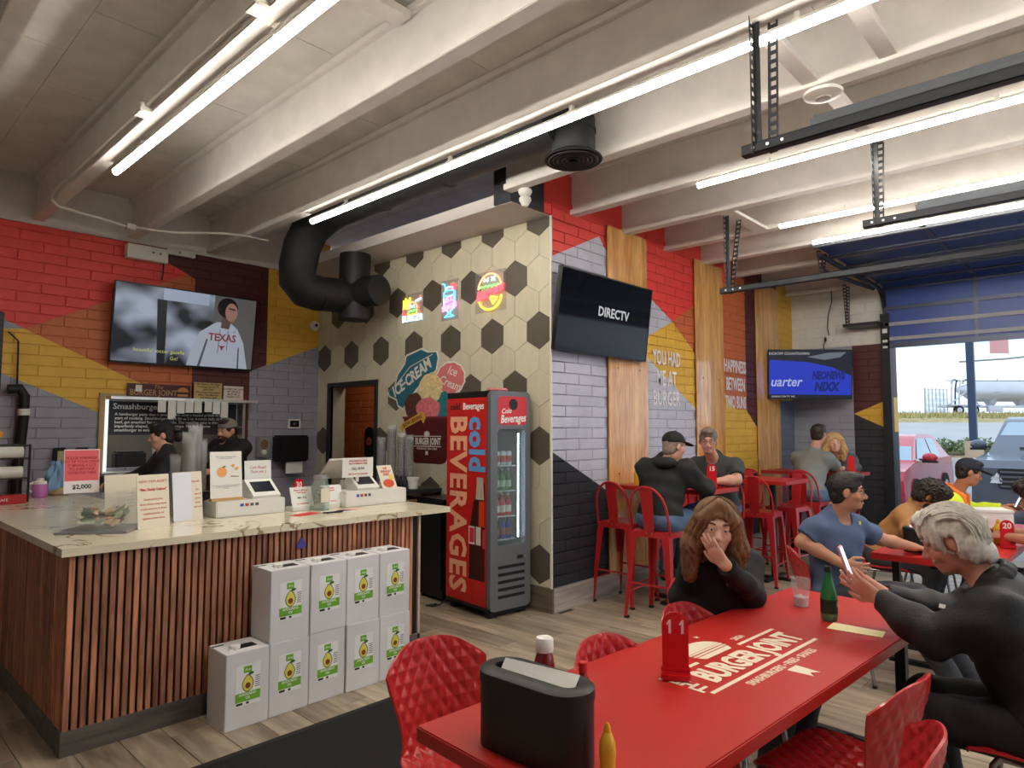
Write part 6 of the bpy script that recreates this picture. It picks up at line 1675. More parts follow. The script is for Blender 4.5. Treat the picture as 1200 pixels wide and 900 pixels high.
MB().box(-0.34, 0.30, -0.03, 0.45, 1.92, 2.62, 0.01).build('black_grille', mat('machine_black', (24, 24, 26), 0.5), t)
for k in range(14): MB().box(-0.33, 0.29, -0.036, -0.03, 1.97 + 0.045 * k, 1.985 + 0.045 * k).build('louvre', mat('louvre_black', (44, 44, 46), 0.5), t)
text('letters', 'Burger', 0.3, mat('machine_letter', (236, 160, 40), 0.4), t, frame((0.02, -0.024, 1.52), (1, 0, 0), (0, 0, 1)), 0.003, 0.75, 0.01); text('letters', 'Tasty', 0.2, mat('machine_blue', (60, 90, 190), 0.4), t, frame((0.06, -0.024, 1.74), (1, 0, 0), (0, 0, 1)), 0.003, 0.9, 0.006)
t = thing('drain_pipe', 'thick black pipe with white band on the grey kitchen wall', 'pipe', (1.43, YB - 0.10, 0))
MB().tube([(-0.13, 0, 1.96), (-0.04, 0, 1.97), (0.0, 0, 1.90), (0.0, 0, 1.7), (-0.03, 0, 1.2), (-0.03, 0, 0.02)], 0.045, 12).build('pipe', black_m, t, smooth=True); MB().tube([(0.0, 0, 1.72), (-0.002, 0, 1.78)], 0.05, 12).build('band', cap_w, t, smooth=True)
MB().tube([(-0.14, 0.05, 2.5), (-0.06, 0.05, 2.42), (-0.05, 0.05, 1.95)], 0.008, 6).build('hose', black_m, t, smooth=True)

# ================================================================== things on the dining tables
TZ = 0.7507
def stadium(l, w, n=10): return [((l / 2 - w / 2) * (1 if k <= n else -1) + w / 2 * math.cos(-PI / 2 + PI * (k if k <= n else k - 1) / n), w / 2 * math.sin(-PI / 2 + PI * (k if k <= n else k - 1) / n)) for k in range(2 * n + 2)]
disp_b = mat('dispenser_plastic_black', (22, 22, 23), 0.42, bump=0.05, bscale=200)
def napkin_box(label, x, y, z, rz, l=0.37, w=0.15, h=0.2):
    t = thing('napkin_dispenser', label, 'dispenser', (x, y, z), rz)
    MB().prism(stadium(l, w), 0, h * 0.83).build('body', disp_b, t, smooth=True, angle=60)
    lidm = MB(); lo, hi = stadium(l + .006, w + .006), stadium(l - .01, w - .01); inn_ = stadium(l * 0.78, w * 0.36)
    n = len(lo)
    vs = [(a, b, h * 0.83) for a, b in lo] + [(a, b, h * 0.97) for a, b in lo] + [(a, b, h) for a, b in hi] + [(a, b, h) for a, b in inn_] + [(a, b, h - 0.02) for a, b in inn_]
    fs = []
    for k in range(4):
        for i in range(n): fs.append((k * n + i, k * n + (i + 1) % n, (k + 1) * n + (i + 1) % n, (k + 1) * n + i))
    fs.append(tuple(range(4 * n, 5 * n))); lidm.add(vs, fs); lidm.build('lid', disp_b, t, smooth=True, angle=50)
    m = MB().add([(-l * 0.36, 0.0, h - 0.02), (l * 0.36, 0.0, h - 0.02), (l * 0.37, -0.026, h + 0.006), (-l * 0.34, -0.040, h + 0.012), (-l * 0.36, 0.002, h - 0.02), (l * 0.36, 0.002, h - 0.02), (l * 0.37, -0.025, h + 0.008), (-l * 0.34, -0.039, h + 0.014)],
                 [(0, 1, 2, 3), (7, 6, 5, 4), (0, 4, 5, 1), (1, 5, 6, 2), (2, 6, 7, 3), (3, 7, 4, 0)])
    m.build('napkin', paper_m, t)
    MB().prism(ellp(l * 0.36, h * 0.42, 0.006, 0.016, 12), -w / 2 - .001, -w / 2 + .004, 'y').build('white_mark', ink_w, t)
    return t
napkin_box('black napkin dispenser at the near end of the logo table', 1.372, 1.20, TZ, R(92), 0.345, 0.15, 0.2)
napkin_box('black napkin dispenser on the table of the bearded man', 5.40, 1.10, TZ, R(100), 0.30, 0.13, 0.17)
# squeeze bottles
def ketchup(label, x, y, z, s=1.0):
    t = thing('ketchup_bottle', label, 'bottle', (x, y, z))
    MB().lathe([(0.03 * s, 0), (0.034 * s, 0.01 * s), (0.034 * s, 0.05 * s), (0.03 * s, 0.08 * s), (0.033 * s, 0.12 * s), (0.027 * s, 0.15 * s), (0.02 * s, 0.165 * s)], 20).build('body', mat('ketchup_red', (120, 20, 22), 0.25, coat=0.4), t, smooth=True)
    MB().lathe([(0.0345 * s, 0.02 * s), (0.0345 * s, 0.06 * s)], 20, cap=False).build('label_band', ink_w, t, smooth=True)
    MB().lathe([(0.027 * s, 0.163 * s), (0.028 * s, 0.167 * s), (0.028 * s, 0.20 * s), (0.024 * s, 0.205 * s)], 20).build('cap', cap_w, t, smooth=True)
    return t
ketchup('ketchup bottle with white cap behind the black napkin dispenser', 1.615, 1.375, TZ, 1.0)
def mustard(label, x, y, z, s=1.0):
    t = thing('mustard_bottle', label, 'bottle', (x, y, z)); t.scale = (s, s, s)
    MB().lathe([(0.026, 0), (0.03, 0.01), (0.027, 0.045), (0.03, 0.085), (0.028, 0.12), (0.016, 0.15), (0.012, 0.155)], 20).build('body', mat('mustard_yellow', (222, 172, 50), 0.3), t, smooth=True)
    MB().lathe([(0.013, 0.153), (0.012, 0.172), (0.005, 0.185)], 14).build('nozzle', mat('mustard_cap', (226, 160, 30), 0.35), t, smooth=True)
    return t
mustard('yellow mustard bottle beside the black napkin dispenser', 1.395, 0.985, TZ, 0.7)
t = thing('hot_sauce_bottle', 'small hot sauce bottle with red cap beside napkin dispenser', 'bottle', (1.66, 1.26, TZ))
MB().lathe([(0.02, 0), (0.021, 0.004), (0.021, 0.09), (0.012, 0.11), (0.011, 0.12)], 16).build('body', mat('hot_sauce', (150, 40, 24), 0.25), t, smooth=True)
MB().lathe([(0.013, 0.118), (0.013, 0.145), (0.011, 0.147)], 14).build('cap', red_ink, t, smooth=True); MB().lathe([(0.0214, 0.02), (0.0214, 0.075)], 16, cap=False).build('label_band', cream_m, t, smooth=True)
num_stand('red number 11 stand on the logo table', '11', 2.085, 1.188, TZ, R(-58), 0.225, 0.088)
num_stand('red number 15 stand on the high bar table', '15', 5.68, 2.84, 1.0655, R(-60), 0.22, 0.085)
num_stand('red number 20 stand on the table by the window', '20', 6.0, 0.725, TZ, R(-70), 0.20, 0.085)
num_stand('red number stand on the bar table of the couple', ' ', 8.95, 2.62, 1.0655, R(-60), 0.21, 0.085)
# plastic tumbler, green bottle, napkin
cg = glassmat('tumbler_clear', (240, 240, 240), 0.2)
t = thing('plastic_tumbler', 'clear plastic tumbler of iced water on the logo table', 'cup', (3.35, 1.225, TZ))
MB().lathe([(0.031, 0.0), (0.0325, 0.004), (0.044, 0.125), (0.046, 0.128), (0.046, 0.132)], 24, cap=False).build('wall', cg, t, smooth=True); MB().lathe([(0.031, 0), (0.031, 0.002)], 24).build('bottom', cg, t)
MB().lathe([(0.0315, 0.004), (0.0355, 0.045)], 24).build('water', mat('ice_water', (226, 214, 216), 0.1, alpha=0.55), t, smooth=True)
for k in range(5): MB().at((rnd.uniform(-.014, .014), rnd.uniform(-.014, .014), 0.03 + .004 * k), (rnd.random(), rnd.random(), rnd.random())).box(-.01, .01, -.01, .01, -.01, .01, .003).build('ice_cube', mat('ice', (235, 232, 234), 0.2, alpha=0.7), t)
t = thing('green_bottle', 'green glass mineral water bottle on the logo table', 'bottle', (3.19, 1.045, TZ))
gg = mat('green_glass', (24, 120, 62), 0.08, alpha=0.82, spec=0.8, coat=0.5)
MB().lathe([(0.030, 0), (0.034, 0.006), (0.036, 0.02), (0.036, 0.10), (0.033, 0.125), (0.022, 0.165), (0.0145, 0.195), (0.0135, 0.215)], 24).build('glass', gg, t, smooth=True)
MB().lathe([(0.0365, 0.035), (0.0365, 0.095)], 24, cap=False).build('label_band', mat('label_dark_green', (26, 44, 34), 0.4), t, smooth=True)
MB().lathe([(0.0145, 0.213), (0.0145, 0.236), (0.013, 0.238)], 16).build('cap', mat('cap_dark_green', (16, 40, 28), 0.4), t, smooth=True)
MB().prism(ellp(0, 0.075, 0.011, 0.011, 12), -0.0372, -0.0362, 'y').at().build('label_emblem', mat('emblem_silver', (160, 170, 150), 0.4), t)
tag(MB().add([(-.108, -.05, 0.001), (.105, -.047, .001), (.10, .05, .001), (-.104, .052, .001), (-.108, -.05, .003), (.105, -.047, .004), (.10, .05, .003), (-.104, .052, .005)], [(0, 1, 2, 3), (7, 6, 5, 4), (0, 4, 5, 1), (1, 5, 6, 2), (2, 6, 7, 3), (3, 7, 4, 0)]).build('folded_napkin', mat('napkin_cream', (226, 214, 168), 0.8), None, loc=(3.107, 0.908, TZ - 0.0005), rot=(0, 0, R(-86))), 'folded cream paper napkin lying on the logo table', 'napkin')
# condiments on the high tables
mustard('yellow mustard bottle on the high table by the wood panel', 5.50, 3.52, 1.0655); ketchup('ketchup bottle with white cap on the high table by wood panel', 5.60, 3.50, 1.0655)
for k, x in enumerate((7.60 - .3, 7.68 - .3)):
    t = thing('shaker', 'small steel-topped shaker on the empty high table', 'shaker', (x, 3.60, 1.0655), 0, 'shakers on the empty high table'); MB().lathe([(0.02, 0), (0.022, 0.005), (0.018, 0.06)], 14).build('glass', cup_p, t, smooth=True); MB().lathe([(0.019, 0.06), (0.019, 0.075), (0.012, 0.085)], 14).build('cap', steel, t, smooth=True)
# takeaway boxes on far table
t = thing('takeaway_box', 'white takeaway food box on the table with number 20', 'box', (6.80, 0.98, TZ), R(-60)); MB().box(-0.18, 0.18, -0.11, 0.11, 0, 0.17, 0.006).build('box', paper_m, t); MB().box(-0.183, 0.183, -0.113, 0.113, 0.17, 0.195, 0.004).build('lid', paper_m, t)
mustard('yellow mustard bottle beside the number 20 stand', 6.17, 0.80, TZ); ketchup('ketchup bottle near the number 20 stand', 6.12, 0.88, TZ, 0.95)
t = thing('food_tray', 'paper-lined tray with burger wrap before the bearded man', 'tray', (6.42, 1.15, TZ)); MB().box(-0.12, 0.12, -0.09, 0.09, 0, 0.03, 0.008).build('tray', mat('tray_red', (190, 40, 44), 0.4), t); MB().ell((0, 0, 0.05), (0.08, 0.06, 0.035)).build('wrap', paper_m, t, smooth=True)
# ================================================================== outside the roll-up door: car park, street, yard
asph = mat('asphalt', (150, 150, 154), 0.9, var=0.12, vscale=0.8, bump=0.2, bscale=20)
road_m = mat('road_pale', (186, 184, 184), 0.9, var=0.06, vscale=0.2)
dry = mat('dry_grass', (182, 164, 118), 0.95, var=0.3, vscale=1.5)
mulch = mat('mulch_bed', (168, 136, 108), 0.95, var=0.25, vscale=3)
conc = mat('kerb_concrete', (200, 192, 182), 0.9, var=0.08, vscale=2)
# the street runs across at an angle to the building: site axes
SF = Vector((0.7295, 0.684, 0)); SR_ = Vector((0.684, -0.7295, 0))
def site(r, f, z): return SR_ * r + SF * f + Vector((0, 0, z))
def band(name, prof, r0, r1, m):
    vs = []; fs = []
    for r in (r0, r1):
        for f, z in prof: vs.append(site(r, f, z))
    n = len(prof)
    for i in range(n - 1): fs.append((i, i + 1, n + i + 1, n + i))
    # thickness
    k = len(vs); vs += [v - Vector((0, 0, 0.3)) for v in vs]
    fs += [tuple(j + k for j in f[::-1]) for f in list(fs)]
    return struct(MB().add(vs, fs).build(name, m))
g = MB().box(XE, 60, -60, 40, -0.4, -0.02); struct(g.build('ground_car_park', asph))
struct(MB().box(-25, XE, -60, -3.2, -0.4, -0.02).build('ground_forecourt', asph))
band('ground_planting_bed', [(34.5, 0.02), (38, 0.25), (42, 0.45)], 5, 75, mulch)
band('ground_verge', [(42, 0.45), (46, 0.62)], 0, 90, conc)
band('ground_road', [(46, 0.62), (52, 1.1), (68, 2.35)], 0, 140, road_m)
band('ground_roadside', [(68, 2.35), (70, 2.75), (76, 3.3), (140, 5.2)], 0, 240, dry)
struct(MB().at().add([site(8, 33.9, -0.02), site(70, 33.9, -0.02), site(70, 34.5, -0.02), site(8, 34.5, -0.02), site(8, 33.9, 0.16), site(70, 33.9, 0.16), site(70, 34.5, 0.16), site(8, 34.5, 0.16)],
       [(0, 1, 2, 3), (4, 7, 6, 5), (0, 4, 5, 1), (1, 5, 6, 2), (2, 6, 7, 3), (3, 7, 4, 0)]).build('trim_kerb', conc))
# ---- low shrubs by the kerb
rnd = random.Random(21)
leafy = [mat('shrub_leaf_a', (132, 148, 104), 0.8), mat('shrub_leaf_b', (104, 124, 84), 0.8), mat('shrub_leaf_c', (160, 168, 128), 0.8)]
for k in range(7):
    t = thing('shrub', 'low grey-green spreading shrub in the planting bed', 'shrub', site(20.6 + 1.25 * k, 37.5 + 0.5 * (k % 2), 0.15), 0, 'low shrubs along the kerb')
    m = MB()
    for j in range(420):
        a, b = rnd.uniform(0, 2 * PI), math.sqrt(rnd.random()); h = (1 - b * b) ** 0.5 * rnd.uniform(0.35, 1.0)
        m.mat(rnd.randrange(3)); m.at((b * 1.05 * math.cos(a), b * 1.05 * math.sin(a), 0.06 + 0.95 * h), (rnd.uniform(-1.2, 1.2), rnd.uniform(-1.2, 1.2), a))
        m.add([(-0.10, -0.035, 0), (0.0, -0.06, 0.02), (0.14, 0, 0.0), (0.0, 0.06, 0.02)], [(0, 1, 2, 3)])
    stuff(m.build('foliage', leafy, t))
    for j in range(5): MB().tube([(0, 0, -0.1), (0.35 * math.cos(j * 1.3), 0.35 * math.sin(j * 1.3), 0.55)], [0.03, 0.012], 5).build('stem', mat('shrub_stem', (110, 92, 70), 0.9), t)
# ---- dry grass tufts on the far roadside
m = MB()
for k in range(2600):
    r, f = rnd.uniform(30, 78), 70.5 + 5 * rnd.random()
    z = 2.75 + (f - 70) / 6 * 0.55; p = site(r, f, z); h = rnd.uniform(0.25, 0.75)
    m.mat(rnd.randrange(2)); m.at(p, (rnd.uniform(-.3, .3), rnd.uniform(-.3, .3), rnd.uniform(0, 6)))
    m.add([(-0.10, 0, 0), (0.10, 0, 0), (0.03, 0.05, h)], [(0, 1, 2)])
tag(stuff(m.build('roadside_grass', [mat('straw_a', (206, 186, 136), 0.95), mat('straw_b', (176, 168, 108), 0.95)])), 'dry straw-coloured grass along the far side of the street', 'grass')
# ---- lamp post on concrete base
t = thing('lamp_post', 'dark square lamp post on a pale concrete base by the kerb', 'lamp post', site(24.3, 35.2, 0.1))
MB().box(-0.17, 0.17, -0.17, 0.17, 0.95, 9.0).build('pole', mat('pole_navy', (52, 66, 92), 0.5), t); MB().cyl((0, 0, -0.1), 0.42, 1.02, 20).build('concrete_base', mat('pole_base', (198, 172, 146), 0.9), t, smooth=True); MB().box(-0.28, 0.28, -0.28, 0.28, 0.92, 0.97).build('base_plate', mat('pole_navy', (52, 66, 92), 0.5), t)
t = thing('traffic_sign_arm', 'overhead sign arm with pale red sign crossing near the pole', 'sign', site(60, 86, 3.5)); td = math.atan2(SR_.y, SR_.x); t.rotation_euler = (0, 0, td)
MB().tube([(-2, 0, 6.9), (4, 0, 7.3), (14, 0, 8.4)], 0.14, 6).build('arm', mat('arm_grey', (150, 150, 150), 0.6), t); MB().tube([(14, 0, -0.5), (14, 0, 9)], 0.2, 8).build('mast', mat('arm_grey', (150, 150, 150), 0.6), t)
MB().box(2.0, 4.4, -0.05, 0.05, 8.0, 9.8).build('sign_board', mat('sign_pale_red', (222, 160, 160), 0.6), t); MB().box(7.5, 11.0, -0.05, 0.05, 8.2, 8.7).build('street_name', mat('sign_pale_green', (170, 200, 180), 0.6), t)
# ---- chain-link fence
fm = mat('fence_galv', (190, 192, 196), 0.5, 0.5)
t = thing('chain_link_fence', 'grey chain-link fence with posts beside the silver tanker', 'fence', site(46.8, 75.5, 3.25), math.atan2(SR_.y, SR_.x))
for k in range(7): MB().tube([(k * 0.5, 0.12 * k, -0.2), (k * 0.5, 0.12 * k, 3.1)], 0.05 if k else 0.09, 6).build('post', fm, t)
ms = MB()
for k in range(26):
    x = k * 0.11; ms.tube([(x, x * .24, 0.0), (x + 0.25, (x + 0.25) * .24, 2.9)], 0.014, 3); ms.tube([(x + 0.25, (x + 0.25) * .24, 0.0), (x, x * .24, 2.9)], 0.014, 3)
stuff(ms.build('wire_mesh', fm, t)); MB().tube([(0, 0, 2.95), (3.0, 0.72, 2.95)], 0.03, 5).build('top_rail', fm, t)
for k in range(3):
    p = site(40.0 + 2.8 * k, 80, 3.5)
    tag(MB().tube([(0, 0, 0), (0, 0, 1.9 - 0.4 * k)], 0.14, 6).build('fence_post', mat('post_weathered', (168, 164, 160), 0.9), None, loc=p), 'weathered post in the dry field beyond the street', 'post', 'weathered field posts')
# ---- silver bulk tanker trailer
sil = mat('tanker_silver', (206, 206, 212), 0.35, 0.35, var=0.05, vscale=0.6); dk = mat('tanker_dark', (74, 74, 80), 0.7); tyre = mat('tyre_black', (40, 40, 42), 0.9); rim = mat('wheel_rim', (206, 206, 208), 0.4, 0.4)
t = thing('tanker_trailer', 'silver bulk tanker trailer with cone hoppers parked beyond street', 'trailer', site(49.9, 76.5, 3.3), math.atan2(SR_.y, SR_.x))
MB().tube([(1.2, 0, 2.9), (3.0, 0, 2.75), (3.2, 0, 2.72), (15, 0, 2.72)], [0.25, 1.15, 1.2, 1.2], 28).build('tank', sil, t, smooth=True)
for k in range(3): MB().tube([(5.0 + 3.4 * k, 0, 2.6), (5.0 + 3.4 * k, 0, 0.85)], [1.25, 0.25], 20).build('hopper', sil, t, smooth=True); 
MB().box(-0.8, 15, -0.5, 0.5, 0.85, 1.08).build('frame', sil, t); MB().box(0.0, 15, -0.15, 0.15, 3.92, 3.99).build('walkway', dk, t)
for k in range(5): MB().tube([(3.4 + 2.6 * k, 0.1, 3.9), (3.4 + 2.6 * k, 0.1, 4.25)], 0.03, 5).build('walkway_post', dk, t)
MB().tube([(-0.3, -0.5, 1.0), (1.9, -0.5, 2.6)], 0.09, 6).build('brace', sil, t); MB().tube([(1.9, -0.6, 2.6), (3.4, -0.6, 1.0)], 0.09, 6).build('brace', sil, t)
for k in range(3): MB().tube([(0.3 + 0.45 * k, -0.3, 1.1), (0.4 + 0.45 * k, -0.3, 3.0), (0.7 + 0.45 * k, -0.1, 3.9)], 0.09, 6).build('pipe', dk if k == 1 else sil, t, smooth=True)
for x in (0.6, 1.9): MB().tube([(x, 0, 3.6), (x + 0.3, 0, 4.15), (x + 0.8, 0, 3.9)], 0.12, 8).build('loop_pipe', sil, t, smooth=True)
for x in (0.7, 2.4, 10.6, 12.2):
    wl = MB().tube([(x, -1.15, 0.52), (x, -0.75, 0.52)], 0.52, 20).build('wheel', tyre, t, smooth=True); MB().tube([(x, -1.17, 0.52), (x, -1.1, 0.52)], 0.3, 16).build('rim', rim, wl)
MB().box(-0.4, 3.3, -1.2, -0.7, 1.08, 1.16).build('mudguard', sil, t); MB().box(4.0, 5.6, -1.15, -0.7, 0.35, 1.0).build('tool_box', sil, t)
# ---- parked vehicles facing the building
glassd = mat('car_glass', (170, 190, 204), 0.08, spec=0.8); lampm = mat('headlamp', (226, 230, 232), 0.15); blkp = mat('car_black_trim', (38, 40, 46), 0.6)
def vehicle(name, label, x, y, paint, L, Wd, prof, roof, belt, hood_x, ws, grille, mz):
    """local +x runs rearwards from the front bumper; prof = lower body side profile, roof = glasshouse profile (x,z)"""
    t = thing(name, label, 'car' if name == 'car' else 'truck', (x, y, -0.02))
    hw = Wd / 2
    def loft(nm, pr, m, w0, w1, z0, z1, nseg=6):
        vs = []; fs = []; n = len(pr)
        sec = [(-1, .0), (-0.97, .5), (-0.85, 1), (0.85, 1), (0.97, .5), (1, .0)]
        for s, _ in sec:
            for (px, pz) in pr:
                tt = max(0, min(1, (pz - z0) / (z1 - z0))); w = w0 + (w1 - w0) * tt
                e = 1 - abs(s); vs.append((px, s * w, pz))
        for i in range(len(sec) - 1):
            for j in range(n): fs.append((i * n + j, i * n + (j + 1) % n, (i + 1) * n + (j + 1) % n, (i + 1) * n + j))
        fs.append(tuple(range(n - 1, -1, -1))); fs.append(tuple((len(sec) - 1) * n + j for j in range(n)))
        return MB().add(vs, fs).build(nm, m, t, smooth=True, angle=35)
    loft('body', prof, paint, hw, hw * 0.96, 0.2, belt)
    loft('cabin', roof, paint, hw * 0.93, hw * 0.74, belt, max(p[1] for p in roof))
    (xa, za), (xb, zb) = ws
    n = Vector((-(zb - za), 0, (xb - xa))).normalized() * 0.012
    w0, w1 = hw * 0.89, hw * 0.71
    MB().add([(xa + n.x, -w0, za + n.z), (xa + n.x, w0, za + n.z), (xb + n.x, w1, zb + n.z), (xb + n.x, -w1, zb + n.z), (xa, -w0, za), (xa, w0, za), (xb, w1, zb), (xb, -w1, zb)], [(0, 1, 2, 3), (7, 6, 5, 4), (0, 4, 5, 1), (1, 5, 6, 2), (2, 6, 7, 3), (3, 7, 4, 0)]).build('windscreen', glassd, t)
    MB().tube([(xa + n.x - 0.01, -w0 * 0.75, za + 0.05), (xa + n.x + .03, 0.0, za + 0.075), (xa + n.x + .03, w0 * .55, za + 0.06)], 0.014, 5).build('wiper', blkp, t)
    zr_ = max(p[1] for p in roof)
    for s in (-1, 1):
        def sd(px, pz): tt = (pz - belt) / (zr_ - belt); return (px, s * (hw * 0.93 + (hw * 0.74 - hw * 0.93) * tt + 0.006), pz)
        x1 = roof[-2][0]
        MB().add([sd(xa + 0.30, belt + 0.05), sd(xb + 0.12, zr_ - 0.09), sd((xb + x1) / 2, zr_ - 0.08), sd((xb + x1) / 2, belt + 0.05)], [(0, 1, 2, 3)]).build('side_window', glassd, t)
        MB().add([sd((xb + x1) / 2 + .08, belt + 0.05), sd((xb + x1) / 2 + .08, zr_ - 0.08), sd(x1 - 0.1, zr_ - 0.09), sd(x1, belt + 0.05)], [(0, 1, 2, 3)]).build('side_window', glassd, t)
        mo = MB().ell((xa + 0.35, s * (hw + 0.13), mz), (0.07, 0.13, 0.085), 14, 8).build('mirror', paint, t, smooth=True); MB().box(xa + 0.33, xa + 0.40, s * hw * 0.95, s * (hw + 0.06), mz - 0.06, mz - 0.03).build('mirror_arm', blkp, mo); MB().box(xa + .28, xa + .42, s * (hw + 0.13) - 0.12, s * (hw + 0.13) + 0.12, mz - 0.10, mz - 0.06).build('mirror_base', blkp, mo)
        hz = grille[1]
        lm_ = MB().at((0.06, s * (hw - 0.27), hz), (0, R(8), R(-14 * s))).box(-0.05, 0.1, -0.2, 0.2, -0.11, 0.11, 0.03).build('headlamp', lampm, t, smooth=True)
        MB().at((0.06, s * (hw - 0.27), hz), (0, R(8), R(-14 * s))).box(-0.056, -0.045, -0.16, 0.16, -0.02, 0.02).build('lamp_bar', rim, lm_)
        for wx in (0.85, L - 0.95):
            wl = MB().tube([(wx, s * (hw - 0.2), 0.36), (wx, s * (hw + 0.01), 0.36)], 0.36, 20).build('wheel', tyre, t, smooth=True); MB().tube([(wx, s * (hw + 0.0), 0.36), (wx, s * (hw + 0.02), 0.36)], 0.22, 14).build('rim', rim, wl)
    gr = MB().box(-0.03, 0.05, -grille[0], grille[0], grille[1] - grille[2], grille[1] + grille[2], 0.02).build('grille', blkp, t)
    for k in range(4): MB().box(-0.045, -0.03, -grille[0] + .03, grille[0] - .03, grille[1] - grille[2] + 0.03 + k * grille[2] * 0.46, grille[1] - grille[2] + 0.06 + k * grille[2] * 0.46).build('grille_bar', mat('grille_bar', (96, 100, 108), 0.4), gr)
    MB().box(-0.08, 0.12, -hw * 0.95, hw * 0.95, 0.38, 0.58, 0.05).build('bumper', paint, t, smooth=True); MB().box(-0.085, 0.0, -0.28, 0.28, 0.41, 0.53).build('plate', lampm, t)
    return t
redp = mat('car_red_paint', (206, 60, 70), 0.25, coat=0.5); gryp = mat('truck_grey_paint', (98, 106, 120), 0.25, 0.2, coat=0.5)
vehicle('car', 'red hatchback parked nose-in outside the roll-up door', 13.3, 3.93, redp, 4.3, 1.82, [(0.0, 0.35), (0.0, 0.72), (0.12, 0.88), (0.9, 1.02), (4.2, 1.05), (4.3, 0.7), (4.25, 0.3), (0.1, 0.25)],
        [(0.85, 1.0), (1.75, 1.47), (2.1, 1.53), (3.3, 1.52), (4.15, 1.04)], 1.02, 0.9, ((0.95, 1.04), (1.72, 1.44)), (0.42, 0.72, 0.12), 1.10)
vehicle('pickup_truck', 'dark grey pickup truck parked nose-in outside the roll-up door', 12.9, 1.02, gryp, 5.6, 1.98, [(0.0, 0.45), (0.0, 1.02), (0.12, 1.14), (1.4, 1.22), (5.6, 1.25), (5.6, 0.5), (0.1, 0.4)],
        [(1.35, 1.2), (2.15, 1.78), (2.5, 1.86), (3.9, 1.86), (4.3, 1.24)], 1.2, 1.4, ((1.45, 1.25), (2.12, 1.75)), (0.62, 0.86, 0.16), 1.36)
